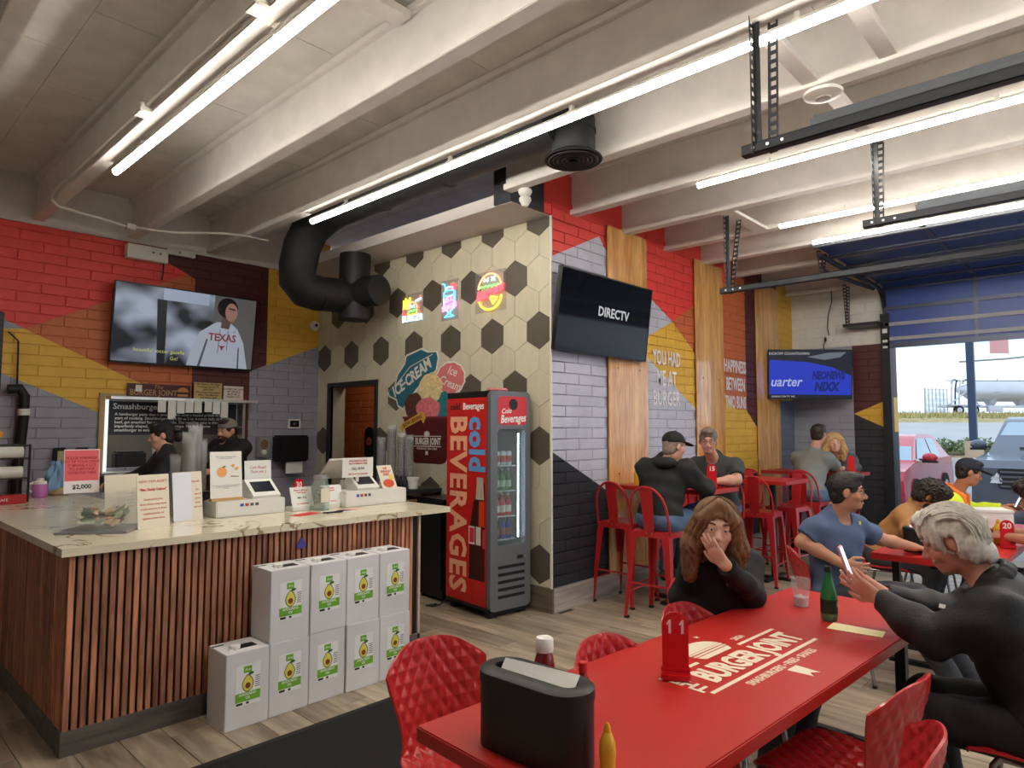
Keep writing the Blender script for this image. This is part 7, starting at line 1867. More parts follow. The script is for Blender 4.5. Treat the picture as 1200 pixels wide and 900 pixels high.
# ================================================================== people: smooth implicit bodies meshed with surface nets
V3 = lambda *a: np.array(a, float)
def nrmz(v): return v / (np.linalg.norm(v) + 1e-9)
class Sdf:
    def __init__(s, vox): s.p = []; s.vox = vox
    def cap(s, a, b, ra, rb=None, k=0.03, sub=False, cut=None): s.p.append(('c', V3(*a), V3(*b), ra, ra if rb is None else rb, k, sub, cut)); return s
    def ell(s, c, r, rot=None, k=0.03, sub=False, cut=None): s.p.append(('e', V3(*c), V3(*r), np.eye(3) if rot is None else rot, None, k, sub, cut)); return s
    def mesh(s, name, m, noise=None, planes=()):
        lo = np.full(3, 1e9); hi = -lo
        for q in s.p:
            if q[6]: continue
            if q[0] == 'c': r = max(q[3], q[4]); a = np.minimum(q[1], q[2]) - r; b = np.maximum(q[1], q[2]) + r
            else: e = np.abs(q[3]) @ q[2]; a, b = q[1] - e, q[1] + e
            lo = np.minimum(lo, a); hi = np.maximum(hi, b)
        v = s.vox; lo = lo - 4 * v - 0.01; n = np.ceil((hi + 4 * v + 0.01 - lo) / v).astype(int) + 1
        ax = [lo[i] + v * np.arange(n[i]) for i in range(3)]
        D = np.full(n, 0.2, np.float32)
        for q in s.p:
            k = q[5]; mg = k + 3 * v
            if q[0] == 'c': r = max(q[3], q[4]); a = np.minimum(q[1], q[2]) - r; b = np.maximum(q[1], q[2]) + r
            else: e = np.abs(q[3]) @ q[2]; a, b = q[1] - e, q[1] + e
            i0 = np.clip(np.floor((a - mg - lo) / v).astype(int), 0, n - 1); i1 = np.clip(np.ceil((b + mg - lo) / v).astype(int) + 1, 1, n)
            if np.any(i1 <= i0): continue
            X, Y, Z = np.meshgrid(ax[0][i0[0]:i1[0]], ax[1][i0[1]:i1[1]], ax[2][i0[2]:i1[2]], indexing='ij')
            if q[0] == 'c':
                a, d = q[1], q[2] - q[1]; L2 = max(d @ d, 1e-9)
                t = np.clip(((X - a[0]) * d[0] + (Y - a[1]) * d[1] + (Z - a[2]) * d[2]) / L2, 0, 1)
                f = np.sqrt((X - a[0] - t * d[0]) ** 2 + (Y - a[1] - t * d[1]) ** 2 + (Z - a[2] - t * d[2]) ** 2) - (q[3] + (q[4] - q[3]) * t)
            else:
                c, r, Rm = q[1], q[2], q[3]; x, y, z = X - c[0], Y - c[1], Z - c[2]
                u = (Rm[0, 0] * x + Rm[1, 0] * y + Rm[2, 0] * z) / r[0]; w = (Rm[0, 1] * x + Rm[1, 1] * y + Rm[2, 1] * z) / r[1]; h = (Rm[0, 2] * x + Rm[1, 2] * y + Rm[2, 2] * z) / r[2]
                l = np.sqrt(u * u + w * w + h * h); g = np.sqrt((u / r[0]) ** 2 + (w / r[1]) ** 2 + (h / r[2]) ** 2)
                f = l * (l - 1) / np.maximum(g, 1e-6)
            if q[7] is not None:
                for (pp, nn) in q[7]: f = np.maximum(f, (X - pp[0]) * nn[0] + (Y - pp[1]) * nn[1] + (Z - pp[2]) * nn[2])
            sl = (slice(i0[0], i1[0]), slice(i0[1], i1[1]), slice(i0[2], i1[2]))
            d0 = D[sl]
            if q[6]:
                f = -f; h = np.maximum(k - np.abs(d0 - f), 0) / k; D[sl] = np.maximum(d0, f) + h * h * k * 0.25
            else:
                h = np.maximum(k - np.abs(d0 - f), 0) / k; D[sl] = np.minimum(d0, f) - h * h * k * 0.25
        if noise is not None or planes:
            X, Y, Z = np.meshgrid(*ax, indexing='ij')
            if noise is not None: D = D + noise(X, Y, Z).astype(np.float32)
            for (pp, nn) in planes: D = np.maximum(D, (X - pp[0]) * nn[0] + (Y - pp[1]) * nn[1] + (Z - pp[2]) * nn[2])
        # ---- surface nets
        S = D < 0
        C = S[:-1, :-1, :-1].astype(np.int8)
        corners = [(i, j, k) for i in (0, 1) for j in (0, 1) for k in (0, 1)]
        cnt = sum(S[i:n[0] - 1 + i, j:n[1] - 1 + j, k:n[2] - 1 + k].astype(np.int8) for i, j, k in corners)
        act = (cnt > 0) & (cnt < 8); idx = np.argwhere(act)
        acc = np.zeros((len(idx), 3)); num = np.zeros(len(idx))
        val = {c: D[idx[:, 0] + c[0], idx[:, 1] + c[1], idx[:, 2] + c[2]] for c in corners}
        for c in corners:
            for axn in range(3):
                if c[axn]: continue
                e = list(c); e[axn] = 1; e = tuple(e)
                a, b = val[c], val[e]; mk = (a < 0) != (b < 0)
                t = np.where(mk, a / np.where(mk, a - b, 1), 0)
                pt = np.array(c, float)[None, :].repeat(len(idx), 0); pt[:, axn] = t
                acc += pt * mk[:, None]; num += mk
        P = lo + v * (idx + acc / num[:, None])
        ids = np.full(act.shape, -1, np.int64); ids[act] = np.arange(len(idx))
        F = []
        for axn in range(3):
            o1, o2 = (axn + 1) % 3, (axn + 2) % 3
            sa = [slice(0, n[i] - 1) for i in range(3)]; sb = list(sa); sb[axn] = slice(1, n[axn])
            A, B = S[tuple(sa)], S[tuple(sb)]
            e = np.argwhere(A != B); e = e[(e[:, o1] > 0) & (e[:, o2] > 0)]
            q = []
            for d1, d2 in ((1, 1), (0, 1), (0, 0), (1, 0)):
                t = e.copy(); t[:, o1] -= d1; t[:, o2] -= d2; q.append(ids[t[:, 0], t[:, 1], t[:, 2]])
            q = np.stack(q, 1); fl = A[e[:, 0], e[:, 1], e[:, 2]]; q[~fl] = q[~fl][:, ::-1]
            F.append(q[(q >= 0).all(1)])
        F = np.concatenate(F)
        me = bpy.data.meshes.new(name)
        me.vertices.add(len(P)); me.vertices.foreach_set('co', P.astype(np.float32).ravel())
        me.loops.add(F.size); me.loops.foreach_set('vertex_index', F.astype(np.int32).ravel())
        me.polygons.add(len(F)); me.polygons.foreach_set('loop_start', np.arange(0, F.size, 4, dtype=np.int32)); me.polygons.foreach_set('loop_total', np.full(len(F), 4, np.int32))
        me.polygons.foreach_set('use_smooth', np.ones(len(F), bool))
        me.materials.append(m); me.update(calc_edges=True); me.validate()
        return me
def lerp(a, b, t): return a + (b - a) * t
def rotz_(a): c, s = math.cos(a), math.sin(a); return np.array([[c, -s, 0], [s, c, 0], [0, 0, 1.0]])
def rotx_(a): c, s = math.cos(a), math.sin(a); return np.array([[1, 0, 0], [0, c, -s], [0, s, c]])
def roty_(a): c, s = math.cos(a), math.sin(a); return np.array([[c, 0, s], [0, 1, 0], [-s, 0, c]])
def add_hand(S, W, d, n, thumb, curl=0.5, spread=0.02, sc=1.0, tc=0.5):
    """palm from wrist W along d; n = palm normal (fingers curl towards it); thumb = +-1 side along d x n"""
    d = nrmz(d); n = nrmz(n - d * (n @ d)); l = np.cross(d, n) * thumb
    for i, (o, kl, fl) in enumerate(((0.030, 0.088, 0.074), (0.010, 0.092, 0.082), (-0.010, 0.088, 0.076), (-0.029, 0.080, 0.058))):
        o *= sc; kn = W + d * kl * sc + l * o
        S.cap(W + l * o * 0.6 + d * 0.01, kn, 0.0145 * sc, 0.0125 * sc, k=0.012)
        p, dd = kn, nrmz(d + l * (o * spread * 20)); c = curl if np.isscalar(curl) else curl[i]
        for sgi, (f, r) in enumerate(((0.42, 0.0095), (0.32, 0.0086), (0.26, 0.0078))):
            a = c * (0.7 if sgi == 0 else 1.0); dd = nrmz(dd * math.cos(a) + n * math.sin(a)); e = p + dd * fl * f * 1.12 * sc
            S.cap(p, e, r * sc, (r - 0.0008) * sc, k=0.004); p = e
            n2 = n - dd * (n @ dd); n = n if np.linalg.norm(n2) < 0.2 else n
    b = W + d * 0.022 * sc + l * 0.022 * sc; m = b + (l * 0.75 + d * 0.6 + n * 0.35 * tc) * 0.045 * sc; e = m + (d * 0.9 + l * 0.25 + n * 0.5 * tc) * 0.032 * sc; g = e + (d * 0.95 + n * 0.3 * tc) * 0.024 * sc
    S.cap(b, m, 0.0145 * sc, 0.0115 * sc, k=0.012).cap(m, e, 0.0115 * sc, 0.0095 * sc, k=0.004).cap(e, g, 0.0095 * sc, 0.008 * sc, k=0.004)
EYE_W = mat('eye_white', (222, 214, 206), 0.2); 
def person(label, pel, face, head, look, skin, shirt, trous, elbows, wrists, knees, ankles, lean=10, lookp=0, roll=0, vox=0.009, sex='m', sleeve=1.0, hair=None, haircol=(60, 44, 34), cap=None, beard=None,
           hands=None, shirt_name='shirt', hem=0.10, build=1.0, glasses=False, eyes=(60, 70, 70), shorts=False, shoe=(40, 38, 38), neckr=0.058, zip_=None, brow=True, wr=0.004, rough=0.75, twist=0, skip_legs=False, vneck=0, collar=0):
    """all joints in room coordinates. face/look = headings in degrees; elbows/wrists/knees/ankles = (left, right)"""
    pel = V3(*pel); org = V3(pel[0], pel[1], 0); A = R(face)
    L_ = lambda p: V3(*p) - org
    f0 = V3(math.cos(A), math.sin(A), 0); le = R(lean)
    A2 = R(face + twist); f2 = V3(math.cos(A2), math.sin(A2), 0)
    up_ = V3(0, 0, 1) * math.cos(le) + f0 * math.sin(le)
    lf = np.cross(V3(0, 0, 1), f2)             # the person's left
    fr_ = nrmz(np.cross(lf, up_)); 
    Rt = np.stack([-lf, fr_, np.cross(-lf, fr_)], 1)
    lf0 = np.cross(V3(0, 0, 1), f0)
    P0 = pel - org; b = build
    hcen = L_(head)
    tl_ = 0.50 if sex == 'm' else 0.465
    nb = P0 + up_ * tl_
    sw = (0.168 if sex == 'm' else 0.145) * b
    SL, SR = nb + lf * sw - up_ * 0.075, nb - lf * sw - up_ * 0.075
    EL, ER = L_(elbows[0]), L_(elbows[1]); WL, WR = L_(wrists[0]), L_(wrists[1])
    KL, KR = L_(knees[0]), L_(knees[1]); AL, AR = L_(ankles[0]), L_(ankles[1])
    HL, HR = P0 + lf0 * 0.09 - V3(0, 0, 0.02), P0 - lf0 * 0.09 - V3(0, 0, 0.02)
    Rh = rotz_(R(look - 90)) @ rotx_(R(lookp)) @ roty_(R(roll))
    H = lambda *p: hcen + Rh @ V3(*p)
    def torso(S, g, k=0.06):
        S.ell(P0 + up_ * 0.02, V3(0.165 * b, 0.125 * b, 0.13) + g, Rt, k); S.ell(P0 + up_ * 0.17, V3(0.148 * b, 0.115 * b, 0.16) + g, Rt, k)
        S.ell(P0 + up_ * (tl_ - 0.17) + fr_ * 0.012, V3((0.168 if sex == 'm' else 0.15) * b, 0.118 * b, 0.17) + g, Rt, k)
        if sex == 'f': S.ell(P0 + up_ * (tl_ - 0.20) + fr_ * 0.085, V3(0.125, 0.06, 0.075) + g, Rt, 0.04)
        S.cap(SL, SR, 0.062 * b + g, k=k); S.cap(nb - up_ * 0.05 + lf * 0.08, nb + up_ * 0.01, 0.05 + g, 0.05 + g, k=0.04); S.cap(nb - up_ * 0.05 - lf * 0.08, nb + up_ * 0.01, 0.05 + g, 0.05 + g, k=0.04)
    ar = 0.05 * b if sex == 'm' else 0.042
    # ---- body
    S = Sdf(vox); torso(S, 0.0)
    S.cap(nb - up_ * 0.04, H(0, -0.022, -0.075), neckr, neckr - 0.004, k=0.03)
    for Sh, E, Wr in ((SL, EL, WL), (SR, ER, WR)): S.cap(Sh, E, ar, ar * 0.84, k=0.03).cap(E, lerp(E, Wr, 0.35), ar * 0.82, ar * 0.86, k=0.02).cap(lerp(E, Wr, 0.35), Wr, ar * 0.84, 0.028, k=0.02)
    for Hp, K, An in ((HL, KL, AL), (HR, KR, AR)):
        S.cap(Hp, K, 0.085 * b, 0.058, k=0.04).cap(K, lerp(K, An, .35), 0.056, 0.054, k=0.02).cap(lerp(K, An, .35), An, 0.054, 0.036, k=0.02)
        S.cap(An + V3(0, 0, -0.03), An + f0 * 0.15 + V3(0, 0, -0.045), 0.036, 0.03, k=0.02)
    S.ell(H(0, -0.015, 0.032), (0.074, 0.093, 0.083), Rh, 0.03).ell(H(0, 0.022, -0.032), (0.060, 0.066, 0.080), Rh, 0.03).ell(H(0, 0.052, -0.088), (0.034, 0.030, 0.026), Rh, 0.03)
    S.cap(H(-0.036, 0.076, 0.026), H(0.036, 0.076, 0.026), 0.011, k=0.016)
    for sx in (-1, 1): S.ell(H(sx * 0.040, 0.056, -0.026), (0.022, 0.022, 0.024), Rh, 0.02).ell(H(sx * 0.077, -0.008, -0.006), (0.010, 0.020, 0.031), Rh, 0.008)
    for sx in (-1, 1): S.ell(H(sx * 0.031, 0.099, 0.007), (0.017, 0.017, 0.012), Rh, 0.010, True)
    for sx in (-1, 1): S.cap(H(sx * 0.019, 0.0845, 0.014), H(sx * 0.044, 0.079, 0.013), 0.0058, k=0.006).cap(H(sx * 0.020, 0.083, -0.002), H(sx * 0.043, 0.078, -0.002), 0.0045, k=0.006)
    S.cap(H(0, 0.080, 0.012), H(0, 0.106, -0.028), 0.0085, 0.0125, k=0.012).ell(H(0, 0.094, -0.034), (0.018, 0.012, 0.009), Rh, 0.010)
    S.ell(H(0, 0.079, -0.060), (0.024, 0.014, 0.006), Rh, 0.007).ell(H(0, 0.077, -0.071), (0.020, 0.014, 0.007), Rh, 0.007)
    hd = hands or ({}, {})
    for Wr, E, s, q in ((WL, EL, 1, hd[0]), (WR, ER, -1, hd[1])):
        dv = V3(*q['d']) if 'd' in q else nrmz(Wr - E); pn = V3(*q['n']) if 'n' in q else nrmz(-lf * s * 0.6 + V3(0, 0, -0.8))
        th = q.get('thumb', None)
        if th is None: th = 1.0 if np.cross(dv, pn) @ (-lf * s + f0 * 0.2) > 0 else -1.0
        add_hand(S, Wr, dv, pn, th, q.get('curl', 0.5), q.get('spread', 0.3), 1.0 if sex == 'm' else 0.9, q.get('tc', 0.5))
    sk = mat('skin_%d_%d_%d' % skin, skin, 0.5, var=0.06, vscale=18, bump=0.03, bscale=120)
    body = place('person', S.mesh('person', sk), None, org)
    tag(body, label, 'person')
    def kid(name, me, lab=None): o = place(name, me, body); return o
    # ---- eyes, brows, lips
    for sx in (-1, 1):
        e = MB(); e.ell(tuple(H(sx * 0.031, 0.0765, 0.007)), 0.0118, 12, 8); eo = e.build('eye', EYE_W, body, smooth=True)
        e = MB(); e.ell(tuple(H(sx * 0.031, 0.0838, 0.006)), 0.0062, 10, 6); e.build('iris', mat('iris_%d' % eyes[0], eyes, 0.15), eo, smooth=True)
        if brow: e = MB(); e.tube([tuple(H(sx * 0.016, 0.090, 0.030)), tuple(H(sx * 0.032, 0.089, 0.036)), tuple(H(sx * 0.048, 0.076, 0.031))], [0.004, 0.0048, 0.003], 6); e.build('eyebrow', mat('brow_%d_%d' % haircol[:2], tuple(int(c * .8) for c in haircol), 0.8), body, smooth=True)
    e = MB(); e.tube([tuple(H(-0.022, 0.081, -0.0655)), tuple(H(0, 0.0945, -0.0655)), tuple(H(0.022, 0.081, -0.0655))], [0.002, 0.0042, 0.002], 6); e.build('lips', mat('lips_%d' % skin[0], (int(skin[0] * .82), int(skin[1] * .62), int(skin[2] * .62)), 0.45), body, smooth=True)
    # ---- shirt / jacket
    shm = mat('cloth_%d_%d_%d' % shirt, shirt, rough, bump=0.25, bscale=160, sheen=0.0, var=0.05, vscale=7)
    wv = lambda X, Y, Z: -0.7 * wr + wr * (np.sin(31 * X + 17 * Z + 3 * np.sin(9 * Y)) * np.sin(23 * Y - 13 * Z) + 0.6 * np.sin(47 * Z + 21 * X))
    S = Sdf(vox); torso(S, 0.014)
    for Sh, E, Wr in ((SL, EL, WL), (SR, ER, WR)):
        if sleeve >= 0.95:
            S.cap(Sh, E, ar + 0.016, ar * 0.84 + 0.018, k=0.06); d = nrmz(Wr - E); mE = lerp(E, Wr, .35); S.cap(E, mE, ar * 0.84 + 0.018, ar * 0.86 + 0.016, k=0.03).cap(mE, Wr, ar * 0.86 + 0.016, 0.028 + 0.015, k=0.03, cut=[(Wr - d * 0.012, d)])
        else: d = nrmz(E - Sh); en = lerp(Sh, E, sleeve); S.cap(Sh, E, ar + 0.018, ar + 0.022, k=0.035, cut=[(en, d)])
    S.cap(H(0, -0.02, -0.02), H(0, -0.022, -0.105) , neckr + 0.004, neckr + 0.004, k=0.01, sub=True).cap(nb - up_ * 0.0 + fr_ * 0.06, nb + up_ * 0.2 + fr_ * 0.04, 0.055, 0.07, k=0.012, sub=True)
    if vneck: S.cap(nb + fr_ * 0.10, P0 + up_ * (tl_ - vneck) + fr_ * 0.17, 0.055, 0.02, k=0.01, sub=True)
    kid(shirt_name, S.mesh(shirt_name, shm, wv, [(P0 - up_ * hem, -up_)]))
    if collar:
        ax_ = nrmz(H(0, -0.02, -0.08) - nb); c0 = nb + ax_ * 0.015; e1 = nrmz(np.cross(ax_, lf)); e2 = np.cross(ax_, e1)
        S = Sdf(min(vox, .007)); n_ = 18
        for k in range(n_):
            q = [c0 + (e1 * math.cos(a) * 0.078 + e2 * math.sin(a) * 0.078) * b ** .5 for a in (2 * PI * k / n_, 2 * PI * (k + 1) / n_)]
            if abs(k - n_ / 2 + .5) < 1.2 or True: S.cap(q[0], q[1], collar, k=0.006).cap(q[0] + ax_ * 0.022, q[1] + ax_ * 0.022, collar * 0.7, k=0.006)
        kid('collar', S.mesh('collar', shm))
    # ---- trousers and shoes
    tm = mat('cloth_%d_%d_%d' % trous, trous, 0.8, bump=0.25, bscale=160, var=0.08, vscale=6)
    if not skip_legs:
        S = Sdf(vox); S.ell(P0 + up_ * 0.0, V3(0.165 * b, 0.128 * b, 0.13) + 0.008, Rt, 0.05)
        for Hp, K, An in ((HL, KL, AL), (HR, KR, AR)):
            if shorts: d = nrmz(K - Hp); S.cap(Hp, K, 0.085 * b + .014, 0.058 + .022, k=0.04, cut=[(lerp(Hp, K, 0.92), d)])
            else: d = nrmz(An - K); S.cap(Hp, K, 0.085 * b + .012, 0.058 + .014, k=0.04).cap(K, An, 0.056 + .014, 0.036 + .02, k=0.03, cut=[(An - d * 0.01, d)])
        kid('shorts' if shorts else 'trousers', S.mesh('trousers', tm, wv, [(P0 + V3(0, 0, 0.12), V3(0, 0, 1))]))
        for An in (AL, AR):
            S = Sdf(vox); S.cap(An + V3(0, 0, -0.028) - f0 * 0.02, An + f0 * 0.16 + V3(0, 0, -0.040), 0.050, 0.042, k=0.02)
            kid('shoe', S.mesh('shoe', mat('shoe_%d_%d' % shoe[:2], shoe, 0.6), None, [(V3(0, 0, An[2] - 0.078), V3(0, 0, -1))]))
    # ---- hair
    hm = mat('hair_%d_%d_%d' % haircol, haircol, 0.55, var=0.25, vscale=40, bump=0.25, bscale=70)
    hx = lambda X, Y, Z: (Rh[0, 0] * (X - hcen[0]) + Rh[1, 0] * (Y - hcen[1]) + Rh[2, 0] * (Z - hcen[2]), Rh[0, 1] * (X - hcen[0]) + Rh[1, 1] * (Y - hcen[1]) + Rh[2, 1] * (Z - hcen[2]), Rh[0, 2] * (X - hcen[0]) + Rh[1, 2] * (Y - hcen[1]) + Rh[2, 2] * (Z - hcen[2]))
    hv = min(vox, 0.007)
    if hair:
        S = Sdf(hv)
        if hair in ('short', 'wavy', 'curly', 'buzz'):
            g = {'buzz': 0.006, 'short': 0.009, 'wavy': 0.022, 'curly': 0.03}[hair]
            S.ell(H(0, -0.018, 0.036), (0.076 + g, 0.094 + g, 0.084 + g), Rh, 0.02).ell(H(0, -0.05, -0.03), (0.066 + g * .7, 0.048 + g * .7, 0.06), Rh, 0.02)
            if hair == 'short': S.ell(H(0, 0.05, 0.098), (0.055, 0.045, 0.025), Rh, 0.03)
            if hair == 'wavy': S.ell(H(0, -0.085, -0.065), (0.066, 0.045, 0.055), Rh, 0.03).ell(H(0.02, 0.045, 0.105), (0.06, 0.05, 0.03), Rh, 0.03).ell(H(-0.06, -0.06, -0.04), (0.035, 0.05, 0.055), Rh, 0.03).ell(H(0.06, -0.06, -0.04), (0.035, 0.05, 0.055), Rh, 0.03)
            if hair == 'curly': S.ell(H(0, 0.05, 0.10), (0.075, 0.06, 0.04), Rh, 0.03).ell(H(0, -0.08, -0.05), (0.075, 0.045, 0.05), Rh, 0.03)
            S.ell(H(0, 0.10, -0.035), (0.085, 0.062, 0.092), Rh, 0.012, True).ell(H(0, 0.05, -0.10), (0.12, 0.09, 0.075), Rh, 0.012, True)
            for sx in (-1, 1): S.ell(H(sx * 0.085, 0.0, -0.005), (0.03, 0.024, 0.034), Rh, 0.008, True)
            am, fq = {'buzz': (0.001, 60), 'short': (0.003, 70), 'wavy': (0.006, 62), 'curly': (0.009, 75)}[hair]
            def nz_(X, Y, Z):
                x, y, z = hx(X, Y, Z)
                if hair == 'wavy': return 0.0045 * np.sin(62 * (z + 0.35 * np.sin(10 * y + 6 * x)) + 20 * np.abs(x)) + 0.002 * np.sin(110 * (z + 0.3 * np.sin(12 * y)) + 30 * np.abs(x))
                return am * (np.sin(fq * (x + 0.4 * np.sin(22 * y + 14 * z))) * np.cos(fq * .8 * (z + 0.35 * np.sin(25 * y))) + 0.5 * np.sin(fq * 1.9 * x + 40 * z))
        else:                                                    # long
            S.ell(H(0, -0.018, 0.038), (0.096, 0.112, 0.098), Rh, 0.02)
            dn = hair[1] if isinstance(hair, tuple) else 0.22
            for sx in (-1, 1):
                S.cap(H(sx * 0.075, 0.0, 0.03), H(sx * 0.105, 0.005, -0.09), 0.036, 0.045, k=0.03).cap(H(sx * 0.105, 0.005, -0.09), H(sx * 0.10, 0.0, -dn), 0.045, 0.032, k=0.03)
                S.cap(H(sx * 0.04, -0.075, 0.0), H(sx * 0.06, -0.085, -dn), 0.055, 0.04, k=0.04); S.cap(H(sx * 0.012, 0.055, 0.118), H(sx * 0.078, 0.05, 0.045), 0.022, 0.024, k=0.02).cap(H(sx * 0.078, 0.05, 0.045), H(sx * 0.088, 0.035, -0.03), 0.022, 0.026, k=0.02)
            S.ell(H(0, 0.105, -0.02), (0.062, 0.065, 0.088), Rh, 0.012, True)
            am, fq = 0.006, 60
            def nz_(X, Y, Z):
                x, y, z = hx(X, Y, Z); th = np.arctan2(x, y + 0.05)
                return am * (np.sin(34 * th + 5 * np.sin(26 * z)) + 0.5 * np.sin(71 * th + 30 * z)) * np.clip((0.11 - z) * 9, 0.15, 1)
        kid('hair', S.mesh('hair', hm, nz_))
    if hair == 'wavy' or isinstance(hair, tuple):
        # separate locks lying on the hair
        rn = random.Random(len(label)); st = MB(); n_ = 190
        for k in range(n_):
            if hair == 'wavy':
                x0 = rn.uniform(-0.095, 0.095); q_ = math.sqrt(max(0.05, 1 - (x0 / 0.112) ** 2)); a0 = 38 if abs(x0) < 0.06 else 75; a1 = rn.uniform(170, 222); ph = rn.uniform(0, 6); pts = []
                for i in range(9):
                    a = R(a0 + (a1 - a0) * i / 8); w_ = 0.006 * math.sin(i * 1.1 + ph)
                    pts.append(tuple(H(x0 * (1 + 0.06 * i / 8) + w_, -0.018 + 0.124 * q_ * math.cos(a), 0.034 + 0.112 * q_ * math.sin(a) - (0.03 * max(0, i - 5) / 3))))
            else:
                th = R(rn.choice((-1, 1)) * rn.uniform(48, 178)); ph = rn.uniform(0, 6); dn = hair[1] * rn.uniform(0.75, 1.05); pts = []
                for i in range(11):
                    if i < 5: f_ = R(12 + 78 * i / 4); rx, ry, z_ = 0.108 * math.sin(f_), 0.122 * math.sin(f_), 0.038 + 0.104 * math.cos(f_)
                    else: g_ = (i - 4) / 6; rx, ry, z_ = 0.112 + 0.038 * math.sin(g_ * 2.6), 0.122 + 0.012 * g_, 0.038 - (dn + 0.038) * g_
                    w_ = 0.007 * math.sin(i * 1.25 + ph); pts.append(tuple(H(rx * math.sin(th) + w_ * math.cos(th), -0.018 + ry * math.cos(th) * (1 if math.cos(th) < 0 else 0.8) - w_ * math.sin(th), z_)))
            m_ = len(pts); st.tube(pts, [0.0045 * (1 - 0.75 * (i / (m_ - 1)) ** 2) for i in range(m_)], 5)
        stuff(st.build('hair_locks', hm, body, smooth=True))
    if beard:
        kind, g, bc = beard; S = Sdf(hv)
        if kind == 'full': S.ell(H(0, 0.030, -0.066), (0.053 + g, 0.057 + g, 0.046 + g), Rh, 0.02)
        S.ell(H(0, 0.052, -0.092), (0.036 + g, 0.030 + g, 0.026 + g), Rh, 0.02)
        S.cap(H(-0.026, 0.080, -0.052), H(0.026, 0.080, -0.052), 0.010, k=0.01)
        S.ell(H(0, 0.098, -0.067), (0.022, 0.022, 0.008), Rh, 0.006, True).ell(H(0, 0.062, -0.012), (0.06, 0.055, 0.032), Rh, 0.012, True).ell(H(0, -0.07, -0.07), (0.09, 0.07, 0.09), Rh, 0.01, True)
        kid('beard', S.mesh('beard', mat('beard_%d_%d_%d' % bc, bc, 0.8, bump=0.4, bscale=90), lambda X, Y, Z: 0.002 * np.sin(140 * X) * np.sin(130 * Z + 60 * Y)))
    if cap:
        col, back = cap; S = Sdf(hv); sg = -1 if back else 1
        S.ell(H(0, -0.014, 0.045), (0.088, 0.106, 0.088), Rh, 0.02, cut=[(H(0, 0, 0.035), -(Rh @ V3(0, -0.10 * sg, 1)))])
        S.ell(H(0, 0.115 * sg, 0.040 - (0.0 if not back else 0.01)), (0.072, 0.075, 0.012), Rh @ rotx_(R(-10 * sg)), 0.012)
        S.ell(H(0, -0.01, 0.134), (0.008, 0.008, 0.006), Rh, 0.004)
        S.ell(H(0, -0.014, 0.020), (0.079, 0.097, 0.085), Rh, 0.004, True)
        kid('cap', S.mesh('cap', mat('cap_%d_%d' % col[:2], col, 0.8, bump=0.2, bscale=150)))
    if glasses:
        g = mat('glasses_frame', (60, 52, 48), 0.3, 0.4)
        for sx in (-1, 1):
            e = MB(); e.tube([tuple(H(sx * 0.033 + 0.023 * math.cos(a), 0.099 - 0.25 * abs(0.023 * math.cos(a)) * (1 if sx * math.cos(a) > 0 else 0), 0.006 + 0.017 * math.sin(a))) for a in [2 * PI * k / 16 for k in range(16)]], 0.0018, 5, closed=True); e.build('glasses_rim', g, body)
            e = MB(); e.tube([tuple(H(sx * 0.056, 0.092, 0.010)), tuple(H(sx * 0.078, 0.03, 0.010)), tuple(H(sx * 0.08, -0.01, 0.004))], 0.0018, 5); e.build('glasses_arm', g, body)
        e = MB(); e.tube([tuple(H(-0.011, 0.100, 0.010)), tuple(H(0.011, 0.100, 0.010))], 0.0018, 5); e.build('glasses_bridge', g, body)
    return body, H, Rh, org
def seated(pel, face, seat_z=0.53, foot=0.33, spread=0.11, kfwd=0.42, kz=0.50, az=0.085):
    A = R(face); f = V3(math.cos(A), math.sin(A), 0); l = V3(-math.sin(A), math.cos(A), 0); p = V3(*pel)
    K = [tuple(V3(p[0], p[1], kz) + f * kfwd + l * s * spread) for s in (1, -1)]; An = [tuple(V3(p[0], p[1], az) + f * foot + l * s * spread) for s in (1, -1)]
    return K, An
BLKC, DEN, DGY = (20, 20, 22), (62, 84, 118), (58, 60, 64)
# ---- woman in black leaning her cheek on her hand
K, An = seated((3.20, 1.58, 0), 262)
person('woman in black cardigan with long brown hair resting cheek on hand', (3.20, 1.595, 0.535), 240, (2.983, 1.473, 1.138), 212, (214, 172, 150), BLKC, (44, 46, 54),
       [(3.20, 1.40, 0.80), (3.02, 1.69, 0.78)], [(2.905, 1.395, 0.985), (3.10, 1.53, 0.66)], K, An, lean=9, lookp=-4, roll=-6, vox=0.0062, sex='f', hair=('long', 0.24), haircol=(122, 90, 60), shirt_name='cardigan',
       hands=({'d': (-0.34, 0.46, 0.80), 'n': (0.95, -0.12, 0.10), 'curl': 0.13, 'tc': 0.3, 'spread': 0.05}, {'d': (0.6, -0.8, 0), 'n': (0, 0, -1), 'curl': 0.3}), eyes=(60, 70, 80), wr=0.003, neckr=0.05, vneck=0.16)
# ---- white-haired man with phone
K, An = seated((3.16, 0.27, 0), 92)
b, H, Rh, og = person('white-haired man in black jacket looking down at a phone', (3.16, 0.26, 0.54), 93, (3.115, 0.56, 1.165), 99, (196, 138, 118), (30, 31, 35), (26, 26, 28),
       [(2.985, 0.60, 0.815), (3.36, 0.62, 0.82)], [(3.085, 0.815, 0.905), (3.205, 0.83, 0.90)], K, An, lean=20, lookp=-24, vox=0.0062, hair='wavy', haircol=(202, 197, 188), beard=('goatee', 0.002, (190, 160, 145)), collar=0.02, shirt_name='jacket', build=1.26, hem=0.24, wr=0.005, rough=0.6,
       hands=({'d': (-0.05, 0.85, 0.5), 'n': (0.75, 0.0, 0.3), 'curl': 0.28, 'thumb': None, 'tc': 0.2}, {'d': (-0.25, 0.85, 0.42), 'n': (-0.8, 0.0, 0.35), 'curl': 0.35, 'tc': 0.4}), eyes=(70, 80, 90))
